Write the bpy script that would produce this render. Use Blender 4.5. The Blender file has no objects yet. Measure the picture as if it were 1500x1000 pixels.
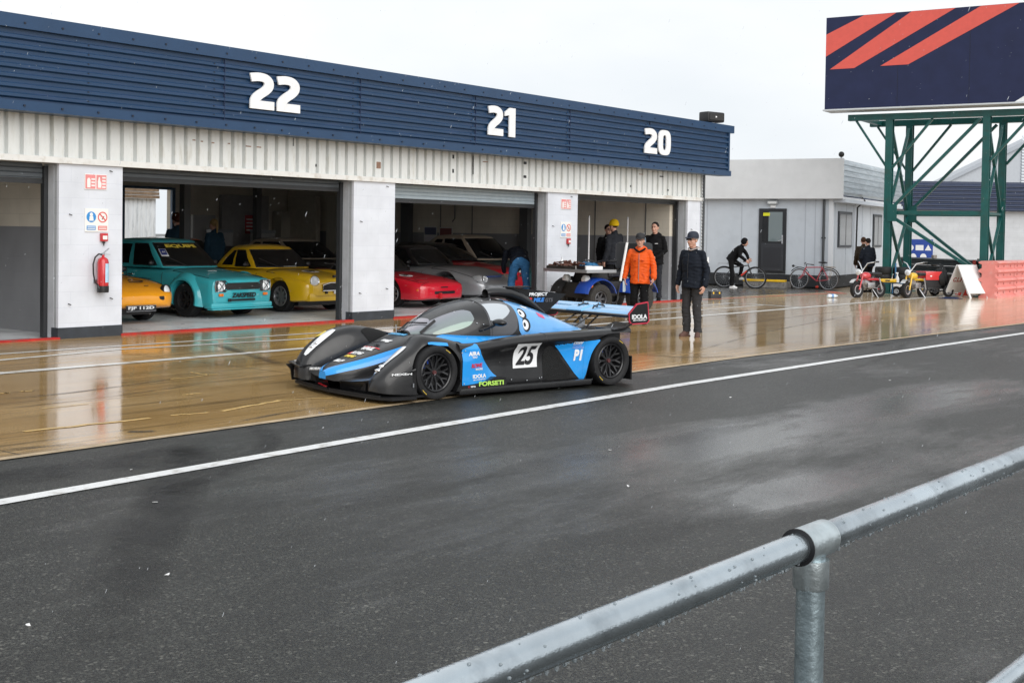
import bpy, bmesh, math, random
from mathutils import Vector as Vc, Matrix as Mx, noise as mnoise
random.seed(7)
R=math.radians; PI=math.pi
scene=bpy.context.scene; COL=scene.collection
# ------------------------------------------------------------------ camera model (real position, real lens)
F=1850.;CX=750.;CY=393.;PITCH=math.atan((393-342.5)/F);ROLL=0.0153;H=1.75
FW=Vc((0,math.cos(PITCH),-math.sin(PITCH)));_u=Vc((0,math.sin(PITCH),math.cos(PITCH)));_r=Vc((1,0,0))
RT=math.cos(ROLL)*_r+math.sin(ROLL)*_u;UP=-math.sin(ROLL)*_r+math.cos(ROLL)*_u
def ray(px,py): return FW+RT*((px-CX)/F)-UP*((py-CY)/F)
def G(px,py,z=0.):
    d=ray(px,py);t=(z-H)/d.z;return Vc((d.x*t,d.y*t,z))
def at(px,Y):
    """ground point at distance Y below picture column px"""
    return Vc(((px-750)/F*Y,Y,0))
A=R(38.5);US=Vc((math.sin(A),math.cos(A),0));UN=Vc((-math.cos(A),math.sin(A),0));BO=G(178,491.5)
BROT=PI/2-A
def B(s,d,z=0.): return BO+US*s+UN*d+Vc((0,0,z))
# ------------------------------------------------------------------ materials
MATS={}
def pm(name,col,rough=.5,metal=0.,spec=.5,coat=0.,nz=0.,ns=6.,bump=0.,bs=60.,rv=0.,alpha=1.,emit=0.,dirt=None,ds=2.,film=0.,vec='Object',stretch=(1,1,1)):
    if name in MATS: return MATS[name]
    m=bpy.data.materials.new(name);m.use_nodes=True;nt=m.node_tree;N=nt.nodes;L=nt.links
    p=N['Principled BSDF'];c=tuple(col)+(1,)
    p.inputs['Base Color'].default_value=c;p.inputs['Roughness'].default_value=rough;p.inputs['Metallic'].default_value=metal
    p.inputs['Specular IOR Level'].default_value=spec;p.inputs['Coat Weight'].default_value=coat;p.inputs['Coat Roughness'].default_value=.06
    p.inputs['Alpha'].default_value=alpha
    if film: p.inputs['Thin Film Thickness'].default_value=film;p.inputs['Thin Film IOR'].default_value=1.6
    if emit: p.inputs['Emission Color'].default_value=c;p.inputs['Emission Strength'].default_value=emit
    if nz or bump or rv or dirt:
        tc=N.new('ShaderNodeTexCoord');mp=N.new('ShaderNodeMapping');mp.inputs['Scale'].default_value=stretch
        L.new(tc.outputs[vec],mp.inputs['Vector'])
        def noise(s,det=4.):
            n=N.new('ShaderNodeTexNoise');n.inputs['Scale'].default_value=s;n.inputs['Detail'].default_value=det;n.inputs['Roughness'].default_value=.6
            L.new(mp.outputs[0],n.inputs['Vector']);return n
        out=None
        if nz:
            n=noise(ns);mr=N.new('ShaderNodeMapRange');mr.inputs[1].default_value=.3;mr.inputs[2].default_value=.7
            mr.inputs[3].default_value=1-nz;mr.inputs[4].default_value=1+nz;L.new(n.outputs['Fac'],mr.inputs[0])
            mx=N.new('ShaderNodeMix');mx.data_type='RGBA';mx.blend_type='MULTIPLY';mx.inputs[0].default_value=1
            mx.inputs[6].default_value=c;L.new(mr.outputs[0],mx.inputs[7]);out=mx.outputs[2]
        if dirt:
            n=noise(ds,8.);mr=N.new('ShaderNodeMapRange');mr.inputs[1].default_value=.52;mr.inputs[2].default_value=.72
            L.new(n.outputs['Fac'],mr.inputs[0])
            mx=N.new('ShaderNodeMix');mx.data_type='RGBA';mx.inputs[7].default_value=tuple(dirt)+(1,);L.new(mr.outputs[0],mx.inputs[0])
            if out: L.new(out,mx.inputs[6])
            else: mx.inputs[6].default_value=c
            out=mx.outputs[2]
        if out: L.new(out,p.inputs['Base Color'])
        if rv:
            n=noise(ns*1.7+1);mr=N.new('ShaderNodeMapRange');mr.inputs[1].default_value=.3;mr.inputs[2].default_value=.7
            mr.inputs[3].default_value=max(0.02,rough-rv);mr.inputs[4].default_value=min(1,rough+rv)
            L.new(n.outputs['Fac'],mr.inputs[0]);L.new(mr.outputs[0],p.inputs['Roughness'])
        if bump:
            n=noise(bs,6.);b=N.new('ShaderNodeBump');b.inputs['Strength'].default_value=bump;b.inputs['Distance'].default_value=.02
            L.new(n.outputs['Fac'],b.inputs['Height']);L.new(b.outputs[0],p.inputs['Normal'])
    MATS[name]=m;return m
black=pm('black satin',(.012,.012,.014),.4)
rubber=pm('rubber',(.013,.013,.014),.65,spec=.3,nz=.25,ns=20,bump=.1,bs=90)
chrome=pm('chrome',(.75,.76,.78),.12,1.)
steel=pm('steel grey',(.45,.47,.5),.35,.8,nz=.15)
white=pm('white paint',(.78,.79,.8),.45,nz=.05)
darkglass=pm('dark glass',(.006,.007,.008),.04,spec=.45)
lens=pm('lamp lens',(.75,.78,.8),.06,spec=.7,coat=1)
amber=pm('amber lens',(.75,.18,.02),.15,coat=.6)
redm=pm('red gloss',(.5,.015,.02),.25,coat=.5,nz=.06)
skin=pm('skin',(.52,.27,.19),.5,nz=.1,ns=25)
# ------------------------------------------------------------------ objects
def tag(o,label=None,cat=None,group=None,kind=None):
    for k,v in (('label',label),('category',cat),('group',group),('kind',kind)):
        if v: o[k]=v
    return o
def thing(name,label,cat,loc=(0,0,0),rz=0.,group=None,sc=1.):
    o=bpy.data.objects.new(name,None);COL.objects.link(o);o.location=loc;o.rotation_euler=(0,0,rz);o.scale=(sc,)*3;o.empty_display_size=.2
    return tag(o,label,cat,group)
def link(name,me,mat,parent=None,smooth=None):
    o=bpy.data.objects.new(name,me);COL.objects.link(o)
    if mat is not None and not me.materials: me.materials.append(mat)
    if smooth is not None:
        me.shade_smooth();me.set_sharp_from_angle(angle=R(smooth))
    if parent is not None: o.parent=parent
    return o
class MB:
    def __init__(s): s.bm=bmesh.new()
    def face(s,pts):
        vs=[s.bm.verts.new(p) for p in pts];return s.bm.faces.new(vs)
    def box(s,lo,hi,bev=0.,M=None):
        vs=[s.bm.verts.new((x,y,z)) for x in (lo[0],hi[0]) for y in (lo[1],hi[1]) for z in (lo[2],hi[2])]
        fs=[(0,1,3,2),(4,6,7,5),(0,4,5,1),(2,3,7,6),(0,2,6,4),(1,5,7,3)]
        F_=[s.bm.faces.new([vs[i] for i in f]) for f in fs]
        if M is not None:
            for v in vs: v.co=M@v.co
        if bev:
            es=list({e for f in F_ for e in f.edges})
            bmesh.ops.bevel(s.bm,geom=es,offset=bev,segments=2,affect='EDGES',profile=.6)
        return s
    def cbox(s,c,size,bev=0.,M=None):
        return s.box([c[i]-size[i]/2 for i in range(3)],[c[i]+size[i]/2 for i in range(3)],bev,M)
    def loft(s,rings,closed=True,capa=False,capb=False):
        V_=[[s.bm.verts.new(p) for p in r] for r in rings];n=len(V_[0])
        for a,b in zip(V_,V_[1:]):
            for i in range(n if closed else n-1):
                j=(i+1)%n
                q=[a[i],a[j],b[j],b[i]]
                try: s.bm.faces.new(q)
                except Exception: pass
        if capa: s.bm.faces.new(V_[0][::-1])
        if capb: s.bm.faces.new(V_[-1])
        return s
    def tube(s,pts,r,n=10,cap=True,closed=False):
        pts=[Vc(p) for p in pts];m=len(pts)
        rs=r if isinstance(r,(list,tuple)) else [r]*m
        rings=[];up=None
        for i,p in enumerate(pts):
            if closed: t=(pts[(i+1)%m]-pts[i-1]).normalized()
            else: t=(pts[min(i+1,m-1)]-pts[max(i-1,0)]).normalized()
            if up is None:
                up=Vc((0,0,1)) if abs(t.z)<.9 else Vc((1,0,0))
            up=(up-t*up.dot(t)).normalized();sd=t.cross(up)
            rings.append([p+(up*math.cos(2*PI*k/n)+sd*math.sin(2*PI*k/n))*rs[i] for k in range(n)])
        if closed: rings.append(rings[0])
        return s.loft(rings,True,cap and not closed,cap and not closed)
    def rod(s,a,b,r,n=8): return s.tube([a,b],r,n)
    def bar(s,a,b,w,h=None,up=(0,0,1)):
        """rectangular bar from a to b, w across, h along up"""
        a,b=Vc(a),Vc(b);h=h or w;t=(b-a).normalized();u=Vc(up)
        if abs(t.dot(u))>.95: u=Vc((1,0,0))
        sd=t.cross(u).normalized();u=sd.cross(t)
        rg=lambda p:[p+sd*x*w/2+u*y*h/2 for x,y in((-1,-1),(1,-1),(1,1),(-1,1))]
        return s.loft([rg(a),rg(b)],True,True,True)
    def lathe(s,prof,n=24,M=None,closed=False):
        """profile of (r,h) spun about local Z, then M"""
        M=M or Mx()
        rings=[[M@Vc((r*math.cos(2*PI*k/n),r*math.sin(2*PI*k/n),h)) for k in range(n)] for r,h in prof]
        if closed: rings.append(rings[0])
        return s.loft(rings,True)
    def prism(s,poly,a,b,M=None):
        """polygon (x,y) extruded from z=a to z=b then M"""
        M=M or Mx()
        lo=[s.bm.verts.new(M@Vc((x,y,a))) for x,y in poly];hi=[s.bm.verts.new(M@Vc((x,y,b))) for x,y in poly];n=len(poly)
        s.bm.faces.new(lo[::-1]);s.bm.faces.new(hi)
        for i in range(n): s.bm.faces.new([lo[i],lo[(i+1)%n],hi[(i+1)%n],hi[i]])
        return s
    def ell(s,c,r,M=None,n=14,m=9):
        rings=[]
        for i in range(m+1):
            th=PI*i/m;th=min(max(th,.02),PI-.02)
            ring=[]
            for k in range(n):
                ph=2*PI*k/n
                v=Vc((r[0]*math.sin(th)*math.cos(ph),r[1]*math.sin(th)*math.sin(ph),r[2]*math.cos(th)))
                if M is not None: v=M@v
                ring.append(Vc(c)+v)
            rings.append(ring)
        return s.loft(rings,True,True,True)
    def limb(s,a,b,ra,rb,n=12):
        a,b=Vc(a),Vc(b);s.tube([a,a.lerp(b,.5),b],[ra,(ra+rb)/2,rb],n)
        s.ell(a,(ra,)*3,n=10,m=6);s.ell(b,(rb,)*3,n=10,m=6);return s
    def mesh(s,name):
        bmesh.ops.recalc_face_normals(s.bm,faces=s.bm.faces[:])
        me=bpy.data.meshes.new(name);s.bm.to_mesh(me);s.bm.free();return me
    def build(s,name,mat,parent=None,smooth=None): return link(name,s.mesh(name),mat,parent,smooth)
def evalmesh(o,name):
    dg=bpy.context.evaluated_depsgraph_get();dg.update()
    me=bpy.data.meshes.new_from_object(o.evaluated_get(dg));me.name=name;return me
def remesh(mb,name,mat,parent=None,voxel=.012,it=3,disp=0.,dsc=9.):
    me=mb.mesh(name);o=bpy.data.objects.new('tmp',me);COL.objects.link(o)
    m=o.modifiers.new('r','REMESH');m.mode='VOXEL';m.voxel_size=voxel
    if it:
        q=o.modifiers.new('s','SMOOTH');q.iterations=it;q.factor=.5
    me2=evalmesh(o,name);bpy.data.objects.remove(o);bpy.data.meshes.remove(me)
    if disp:
        ns=[Vc(v.normal) for v in me2.vertices]
        for v,nn in zip(me2.vertices,ns):
            q=Vc(v.co)*dsc;v.co+=nn*disp*(mnoise.noise(Vc((q.x,q.y,q.z*.7)))+.7*mnoise.noise(Vc((q.x*1.6,q.y*1.6,q.z*3.6))))
    me2.materials.clear();o=link(name,me2,mat,parent);me2.shade_smooth();return o
def cut(me_a,cutters,name):
    """boolean difference of mesh a with a list of meshes"""
    o=bpy.data.objects.new('tmp',me_a);COL.objects.link(o);tmp=[]
    for c in cutters:
        k=bpy.data.objects.new('tmpc',c);COL.objects.link(k);tmp.append(k)
        b=o.modifiers.new('b','BOOLEAN');b.operation='DIFFERENCE';b.object=k;b.solver='EXACT'
    me=evalmesh(o,name);bpy.data.objects.remove(o)
    for k in tmp: bpy.data.objects.remove(k)
    me.materials.clear();return me
def basis(o,x,y,z):
    m=Mx.Identity(4)
    for i,a in enumerate((x,y,z)):
        for j in range(3): m[j][i]=a[j]
    for j in range(3): m[j][3]=o[j]
    return m
def text(name,s,w,h,mat,parent,M,bold=0.,shear=0.,ex=.002,fn=None):
    cu=bpy.data.curves.new('t','FONT');cu.body=s;cu.size=1;cu.offset=bold;cu.shear=shear;cu.align_x='LEFT';cu.extrude=.01;cu.resolution_u=4
    o=bpy.data.objects.new('tmp',cu);COL.objects.link(o);me=evalmesh(o,name);bpy.data.objects.remove(o)
    xs=[v.co.x for v in me.vertices];ys=[v.co.y for v in me.vertices]
    x0,x1,y0,y1=min(xs),max(xs),min(ys),max(ys)
    for v in me.vertices:
        p=Vc(((v.co.x-x0)/(x1-x0)*w-w/2,(v.co.y-y0)/(y1-y0)*h-h/2,(v.co.z/.01)*ex))
        v.co=fn(p) if fn else M@p
    me.materials.clear()
    return link(name,me,mat,parent)
def ribbon(pts,w,closed=False):
    """2D outline of a stroke of width w along pts (mitred)"""
    pts=[Vc(p).to_2d() for p in pts];n=len(pts);L_=[];R_=[]
    for i,p in enumerate(pts):
        a=pts[i-1] if (i or closed) else None;b=pts[(i+1)%n] if (i<n-1 or closed) else None
        d1=(p-a).normalized() if a is not None else None;d2=(b-p).normalized() if b is not None else None
        d=((d1 or d2)+(d2 or d1));d=d.normalized();nn=Vc((-d.y,d.x))
        k=nn.dot(Vc((-(d1 or d2).y,(d1 or d2).x)));k=max(k,.45)
        L_.append(p+nn*(w/2/k));R_.append(p-nn*(w/2/k))
    if closed: return L_,R_
    return [tuple(q) for q in L_+R_[::-1]]
def cr(tab,x):
    """smooth interpolation of a table of rows (x,a,b,..) at x"""
    if x<=tab[0][0]: return tab[0][1:]
    if x>=tab[-1][0]: return tab[-1][1:]
    for i in range(len(tab)-1):
        if tab[i][0]<=x<=tab[i+1][0]: break
    p1,p2=tab[i],tab[i+1];p0=tab[max(i-1,0)];p3=tab[min(i+2,len(tab)-1)]
    h=p2[0]-p1[0];t=(x-p1[0])/h;res=[]
    for k in range(1,len(p1)):
        m1=(p2[k]-p0[k])/(p2[0]-p0[0]) if p2[0]!=p0[0] else 0
        m2=(p3[k]-p1[k])/(p3[0]-p1[0]) if p3[0]!=p1[0] else 0
        t2,t3=t*t,t*t*t
        res.append((2*t3-3*t2+1)*p1[k]+(t3-2*t2+t)*h*m1+(-2*t3+3*t2)*p2[k]+(t3-t2)*h*m2)
    return res
def copy_tree(o,parent=None):
    c=o.copy();COL.objects.link(c)
    if parent is not None:
        c.parent=parent
    for ch in list(o.children): copy_tree(ch,c)
    return c
def wheel(name,parent,c,r,w,rim_r,rim_mat,ax='y',spokes=8,style='plain',tyre_mat=None,face=1,rz=0.):
    """tyre with a spoked rim; axle along local y, visible face towards face*y"""
    Mw=Mx.Translation(c)@Mx.Rotation(rz,4,'Z')@Mx.Rotation(-PI/2*face,4,'X')
    h=w/2
    t=MB();t.lathe([(rim_r,-h*.8),(rim_r+.012,-h*.92),(r*.86,-h),(r*.95,-h*.95),(r*.985,-h*.8),(r,-h*.5),(r,h*.5),(r*.985,h*.8),(r*.95,h*.95),(r*.86,h),(rim_r+.012,h*.92),(rim_r,h*.8)],36,Mw,True)
    ty=t.build(name,tyre_mat or rubber,parent,40)
    m=MB();m.lathe([(rim_r,-h*.8),(rim_r,h*.78),(rim_r-.012,h*.86),(rim_r-.022,h*.8),(rim_r-.03,h*.1),(rim_r-.03,-h*.75)],36,Mw,True)
    hub=rim_r*.2
    m.lathe([(.001,h*.5),(hub,h*.5),(hub*1.15,h*.3),(hub*1.2,-h*.2),(.001,-h*.2)],16,Mw)
    zf=h*.38
    for k in range(spokes):
        a=2*PI*k/spokes;d=Vc((math.cos(a),math.sin(a),0));n_=Vc((-math.sin(a),math.cos(a),0))
        if style=='y':
            p0=d*hub;p1=d*(rim_r*.55)
            m.bar(Mw@(p0+Vc((0,0,zf))),Mw@(p1+Vc((0,0,zf*1.05))),.022,.02,Mw.to_3x3()@Vc((0,0,1)))
            for sgn in(-1,1):
                b=a+sgn*PI/spokes*.6;q=Vc((math.cos(b),math.sin(b),0))*(rim_r-.02)
                m.bar(Mw@(p1+Vc((0,0,zf*1.05))),Mw@(q+Vc((0,0,h*.55))),.017,.018,Mw.to_3x3()@Vc((0,0,1)))
        else:
            m.bar(Mw@(d*hub*.9+Vc((0,0,zf))),Mw@(d*(rim_r-.018)+Vc((0,0,h*.45))),rim_r*(.26 if style=='fat' else .1),.025,Mw.to_3x3()@Vc((0,0,1)))
    m.build('rim',rim_mat,ty,35)
    k=MB();k.lathe([(.001,-h*.3),(rim_r-.034,-h*.3)],24,Mw);k.build('brake_disc',pm('wheel well dark',(.02,.02,.022),.7),ty)
    return ty,Mw
# ------------------------------------------------------------------ ground
def nodes(m): return m.node_tree.nodes,m.node_tree.links
def ground_mat(name,kind):
    m=bpy.data.materials.new(name);m.use_nodes=True;N,L=nodes(m);p=N['Principled BSDF']
    tc=N.new('ShaderNodeTexCoord')
    rot=N.new('ShaderNodeMapping');rot.inputs['Rotation'].default_value=(0,0,-BROT);L.new(tc.outputs['Object'],rot.inputs['Vector'])
    def mp(sc):
        q=N.new('ShaderNodeMapping');q.inputs['Scale'].default_value=sc;L.new(rot.outputs[0],q.inputs['Vector']);return q.outputs[0]
    def nz(sc,scale=1.,det=5.,ro=.6,dist=0.):
        n=N.new('ShaderNodeTexNoise');n.inputs['Scale'].default_value=scale;n.inputs['Detail'].default_value=det;n.inputs['Roughness'].default_value=ro;n.inputs['Distortion'].default_value=dist
        L.new(mp(sc),n.inputs['Vector']);return n.outputs['Fac']
    def rng(v,a,b,c=0.,d=1.):
        r=N.new('ShaderNodeMapRange');r.inputs[1].default_value=a;r.inputs[2].default_value=b;r.inputs[3].default_value=c;r.inputs[4].default_value=d;L.new(v,r.inputs[0]);return r.outputs[0]
    def mix(f,a,b,mode='MIX'):
        x=N.new('ShaderNodeMix');x.data_type='RGBA';x.blend_type=mode
        for k,v in((0,f),(6,a),(7,b)):
            if hasattr(v,'is_output'): L.new(v,x.inputs[k])
            elif isinstance(v,(int,float)): x.inputs[k].default_value=v
            else: x.inputs[k].default_value=tuple(v)+(1,)
        return x.outputs[2]
    def fmath(op,a,b):
        x=N.new('ShaderNodeMath');x.operation=op
        for k,v in((0,a),(1,b)):
            if hasattr(v,'is_output'): L.new(v,x.inputs[k])
            else: x.inputs[k].default_value=v
        return x.outputs[0]
    def blob(pt,rx,ry):
        q=N.new('ShaderNodeMapping');q.vector_type='TEXTURE';q.inputs['Location'].default_value=(pt.x,pt.y,0);q.inputs['Rotation'].default_value=(0,0,BROT);q.inputs['Scale'].default_value=(rx,ry,1);L.new(tc.outputs['Object'],q.inputs['Vector'])
        g=N.new('ShaderNodeTexGradient');g.gradient_type='SPHERICAL';L.new(q.outputs[0],g.inputs['Vector']);return g.outputs['Fac']
    if kind=='concrete':
        c=mix(rng(nz((.25,.5,1),1),.35,.65),(.40,.24,.085),(.57,.385,.175))
        c=mix(rng(nz((.30,7,1),1,8,.72),.52,.70,0,.85),c,(.055,.034,.016))      # dark rubber and brush streaks along the lane
        c=mix(rng(nz((.5,14,1),1,8,.75),.56,.68,0,.7),c,(.09,.055,.025))
        c=mix(rng(nz((.9,1.6,1),1,8,.7),.58,.74,0,.55),c,(.10,.062,.03))
        c=mix(rng(nz((70,70,1),1,3),.42,.7,0,.5),c,(.08,.055,.03))
        bk=N.new('ShaderNodeTexBrick');bk.offset=0;bk.inputs['Scale'].default_value=1;bk.inputs['Brick Width'].default_value=5.2;bk.inputs['Row Height'].default_value=2.9;bk.inputs['Mortar Size'].default_value=.018;bk.inputs['Mortar Smooth'].default_value=.4;L.new(rot.outputs[0],bk.inputs['Vector'])
        c=mix(fmath('MULTIPLY',bk.outputs['Fac'],.75),c,(.05,.035,.02))
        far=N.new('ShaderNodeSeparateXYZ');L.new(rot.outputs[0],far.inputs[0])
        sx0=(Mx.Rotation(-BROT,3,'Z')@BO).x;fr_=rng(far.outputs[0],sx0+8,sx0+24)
        c=mix(fmath('MULTIPLY',fr_,.72),c,(.66,.54,.40))  # paler towards the far end: sky reflection put into the base colour
        L.new(c,p.inputs['Base Color'])
        wet=rng(fmath('ADD',fmath('MULTIPLY',fr_,.12),nz((.16,.42,1),1,3)),.30,.52)                                    # 1 = standing water
        st_=rng(nz((.35,9,1),1,8,.7),.40,.66)
        rg=fmath('ADD',fmath('ADD',rng(wet,0,1,.17,.04),fmath('MULTIPLY',fr_,.07)),fmath('MULTIPLY',st_,rng(wet,0,1,.22,.07)))
        L.new(rg,p.inputs['Roughness']);L.new(rng(wet,0,1,.6,1.),p.inputs['Specular IOR Level'])
        b=N.new('ShaderNodeBump');b.inputs['Distance'].default_value=.012;L.new(rng(wet,0,1,.24,.06),b.inputs['Strength'])
        L.new(fmath('ADD',nz((1.0,11,1),1,7,.65),fmath('MULTIPLY',nz((45,45,1),1,3),.25)),b.inputs['Height']);L.new(b.outputs[0],p.inputs['Normal'])
    else:
        def cells(sc):
            v=N.new('ShaderNodeTexVoronoi');v.inputs['Scale'].default_value=sc;L.new(rot.outputs[0],v.inputs['Vector']);sp=N.new('ShaderNodeSeparateColor');L.new(v.outputs['Color'],sp.inputs[0]);return sp.outputs[0]
        st=cells(125.)
        c=mix(rng(fmath('POWER',st,2.6),0,1),(.004,.0045,.004),(.105,.107,.095))
        c=mix(rng(cells(75.),.93,.99,0,.6),c,(.24,.235,.21))
        c=mix(rng(nz((.25,.5,1),1,8,.68),.36,.64),c,(.42,.43,.40),'MULTIPLY');c=mix(rng(nz((1.6,5,1),1,8,.75),.42,.62,0,.6),c,(.5,.5,.48),'MULTIPLY')
        c=mix(rng(nz((.12,2.2,1),1,5),.55,.72,0,.55),c,(.009,.010,.010))
        L.new(c,p.inputs['Base Color'])
        wv=nz((.22,.5,1),1.,7,.62,.3)
        for pt,rx,ry,k in ((G(1090,645),3.0,1.1,.50),(G(1330,585),3.4,.9,.40),(G(1120,720),1.3,.6,.36),(G(1240,700),1.6,.5,.3),(G(800,700),1.5,.35,.12),(G(1450,485),2.6,.5,.35),(G(1480,640),2.,1.,.15)): wv=fmath('ADD',wv,fmath('MULTIPLY',blob(pt,rx,ry),k))
        wv=fmath('ADD',wv,fmath('MULTIPLY',nz((1.3,4.5,1),1,8,.75),.45));wet=rng(wv,.76,1.02)
        rg=fmath('ADD',rng(wet,0,1,.42,.13),rng(st,0,1,-.10,.16))
        L.new(rg,p.inputs['Roughness']);L.new(rng(wet,0,1,.42,1.),p.inputs['Specular IOR Level'])
        b=N.new('ShaderNodeBump');b.inputs['Distance'].default_value=.01;L.new(rng(wet,0,1,.9,.14),b.inputs['Strength'])
        L.new(nz((75,75,1),1,3,.7),b.inputs['Height']);L.new(b.outputs[0],p.inputs['Normal'])
    MATS[name]=m;return m
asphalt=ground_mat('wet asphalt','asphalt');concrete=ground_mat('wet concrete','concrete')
def sheet(name,pts,mat,z,kind='structure',sub=0):
    mb=MB();mb.face([(p[0],p[1],z) for p in pts]);o=mb.build(name,mat)
    tag(o,kind=kind);return o
sheet('pit_lane',[(-250,-30),(250,-30),(250,400),(-250,400)],asphalt,0.)
# far end of the apron is closed by the pit buildings: concrete from the lane edge to behind the cabin
ed=[B(-30,-8.83),B(1.3,-8.87),B(4.7,-8.9),B(9.2,-9.15),B(14.2,-9.42),B(18,-9.6),B(60,-11.5)]
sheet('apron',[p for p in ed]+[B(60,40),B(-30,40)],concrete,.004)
edge=pm('pale joint sand',(.42,.32,.2),.5,nz=.3,ns=5)
def strip(name,pts,w,mat,z,w2=None):
    mb=MB();pts=[Vc(p) for p in pts];L_=[];n=len(pts)
    for i,p in enumerate(pts):
        t=(pts[min(i+1,n-1)]-pts[max(i-1,0)]).normalized();nn=Vc((-t.y,t.x,0))
        ww=w if w2 is None else w+(w2-w)*i/(n-1)
        L_.append([(p+nn*ww/2).to_2d().to_tuple()+(z,),(p-nn*ww/2).to_2d().to_tuple()+(z,)])
    mb.loft(L_,False);o=mb.build(name,mat);tag(o,kind='structure');return o
linew=pm('road paint white',(.74,.75,.75),.4,dirt=(.33,.31,.27),ds=7,bump=.15,bs=90,vec='Object')
linew2=pm('thin road paint white',(.72,.72,.7),.3,dirt=(.34,.27,.17),ds=4)
yel=pm('worn road paint yellow',(.62,.42,.15),.35,dirt=(.36,.22,.08),ds=9,nz=.2,ns=14)
redl=pm('road paint red',(.42,.018,.014),.4,dirt=(.22,.05,.035),ds=5,nz=.2)
orl=pm('faded road paint red',(.60,.11,.06),.35,dirt=(.34,.2,.1),ds=3)
strip('apron_edge',ed,.10,edge,.008)
def dens(p,q,n): return [Vc(p).lerp(Vc(q),i/n) for i in range(n+1)]
strip('lane_line',[B(-30,-10.25),B(-7.9,-10.24),B(-4.8,-10.13),B(-2.4,-10.08),B(.84,-10.04),B(5.5,-10.13),B(12.7,-10.38),B(60,-12.2)],.15,linew,.006)
strip('lane_line',[B(-30,-3.68),B(60,-3.66)],.19,linew2,.009)
strip('lane_line',[G(-200,541),G(0,528),G(176,512),G(447,496.7),G(860,466.7),G(1001,456.5),G(1121,446.7)],.12,linew2,.008)
strip('lane_line',[G(-200,533),G(0,519),G(176,507),G(460,488.3),G(947,455.2),G(1075,444)],.11,linew2,.008)
strip('lane_line',[G(1060,444),G(1108,446),G(1175,451)],.12,linew2,.0105)
strip('apron_line',[G(1130,434),G(1230,429.5)],.16,orl,.008);strip('apron_line',[B(18.6,-.05),G(1130,434)],.13,orl,.0085)
strip('apron_line',[G(1212,427),G(1236,430.5)],.30,orl,.0095)
rnd=random.Random(3)
for (a,b,w) in [((35,633),(220,613),.09),((250,609),(305,605),.07),((325,603),(410,587),.09),((410,587),(487,583.4),.06),((250,556),(318,548.5),.06),((280,546),(305,550),.05),((267,579),(293,577),.06),((0,577),(12,576),.07),((30,574),(48,573),.07),((62,599),(130,592),.05)]:
    pts=dens(G(*a),G(*b),8)
    for p in pts[1:-1]: p.x+=rnd.uniform(-.02,.02);p.y+=rnd.uniform(-.02,.02)
    strip('worn_marking',pts,w*.65,yel,.0085)
skid=pm('tyre rubber mark',(.010,.010,.010),.55,nz=.3,ns=2)
def mark_mat():
    m=bpy.data.materials.new('tyre mark');m.use_nodes=True;N,L=nodes(m);p=N['Principled BSDF'];p.inputs['Base Color'].default_value=(.006,.006,.006,1);p.inputs['Roughness'].default_value=.5
    tc=N.new('ShaderNodeTexCoord');n=N.new('ShaderNodeTexNoise');n.inputs['Scale'].default_value=1.6;n.inputs['Detail'].default_value=9;n.inputs['Roughness'].default_value=.7;L.new(tc.outputs['Object'],n.inputs['Vector'])
    r=N.new('ShaderNodeMapRange');r.inputs[1].default_value=.38;r.inputs[2].default_value=.68;r.inputs[3].default_value=.05;r.inputs[4].default_value=.8;L.new(n.outputs['Fac'],r.inputs[0])
    at_=N.new('ShaderNodeAttribute');at_.attribute_name='wear';mu=N.new('ShaderNodeMath');mu.operation='MULTIPLY';L.new(r.outputs[0],mu.inputs[0]);L.new(at_.outputs['Fac'],mu.inputs[1]);L.new(mu.outputs[0],p.inputs['Alpha']);return m
mk=mark_mat()
def rubber_mark(q,w,k,z):
    P0=[Vc(p) for p in q];pts=[];n=len(P0)
    for i in range(n-1):
        a,b,c,d=P0[max(i-1,0)],P0[i],P0[i+1],P0[min(i+2,n-1)]
        for t in (0,.2,.4,.6,.8): pts.append(.5*(2*b+(c-a)*t+(2*a-5*b+4*c-d)*t*t+(3*b-a-3*c+d)*t**3))
    pts.append(P0[-1]);n=len(pts);mb=MB();rows=[];al=[]
    for i,p in enumerate(pts):
        t=(pts[min(i+1,n-1)]-pts[max(i-1,0)]).normalized();nn=Vc((-t.y,t.x,0));e=min(1,min(i,n-1-i)/(n*.2))
        rows.append([Vc((p.x,p.y,z))+nn*w*f for f in(-.5,-.3,-.1,.1,.3,.5)]);al+=[k*e*f for f in(0,.6,1,.9,.6,0)]
    mb.loft(rows,False);me=mb.mesh('tyre_mark');at_=me.attributes.new('wear','FLOAT','POINT')
    for i,v in enumerate(al): at_.data[i].value=v
    tag(link('tyre_mark',me,mk),kind='structure')
for q,w,k in (([(292,640),(285,662),(262,706),(225,770),(180,850),(120,960)],.48,1.1),([(372,622),(395,648),(330,690),(240,726)],.26,.9),([(1230,545),(1280,530),(1310,515),(1330,500)],.16,.5),([(-40,700),(60,694),(200,675),(330,650)],.7,1.2),([(950,548),(1080,530),(1240,512),(1420,482)],.35,.7),([(400,760),(700,700),(1000,640),(1300,585)],.5,.3),([(500,640),(640,615),(760,598)],.35,.6),([(640,900),(900,800),(1150,715),(1400,640)],.6,.22)):
    rubber_mark([G(*p) for p in q],w,k,.0045)
for q,w,k in (([(300,500),(352,516),(425,538)],.22,.9),([(10,586),(110,575),(250,556),(330,545)],.10,1),([(0,600),(150,583),(300,562)],.08,1),([(185,633),(205,633),(230,632)],.14,1.2),([(330,622),(420,605),(520,593)],.08,1),([(0,660),(60,655),(130,650)],.15,.8),([(1000,520),(1130,485),(1250,462)],.1,.6),([(950,520),(1010,524),(1080,522)],.25,.7),([(1060,480),(1180,462),(1290,452)],.12,.6)):
    rubber_mark([G(*p) for p in q],w,k,.0075)
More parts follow.
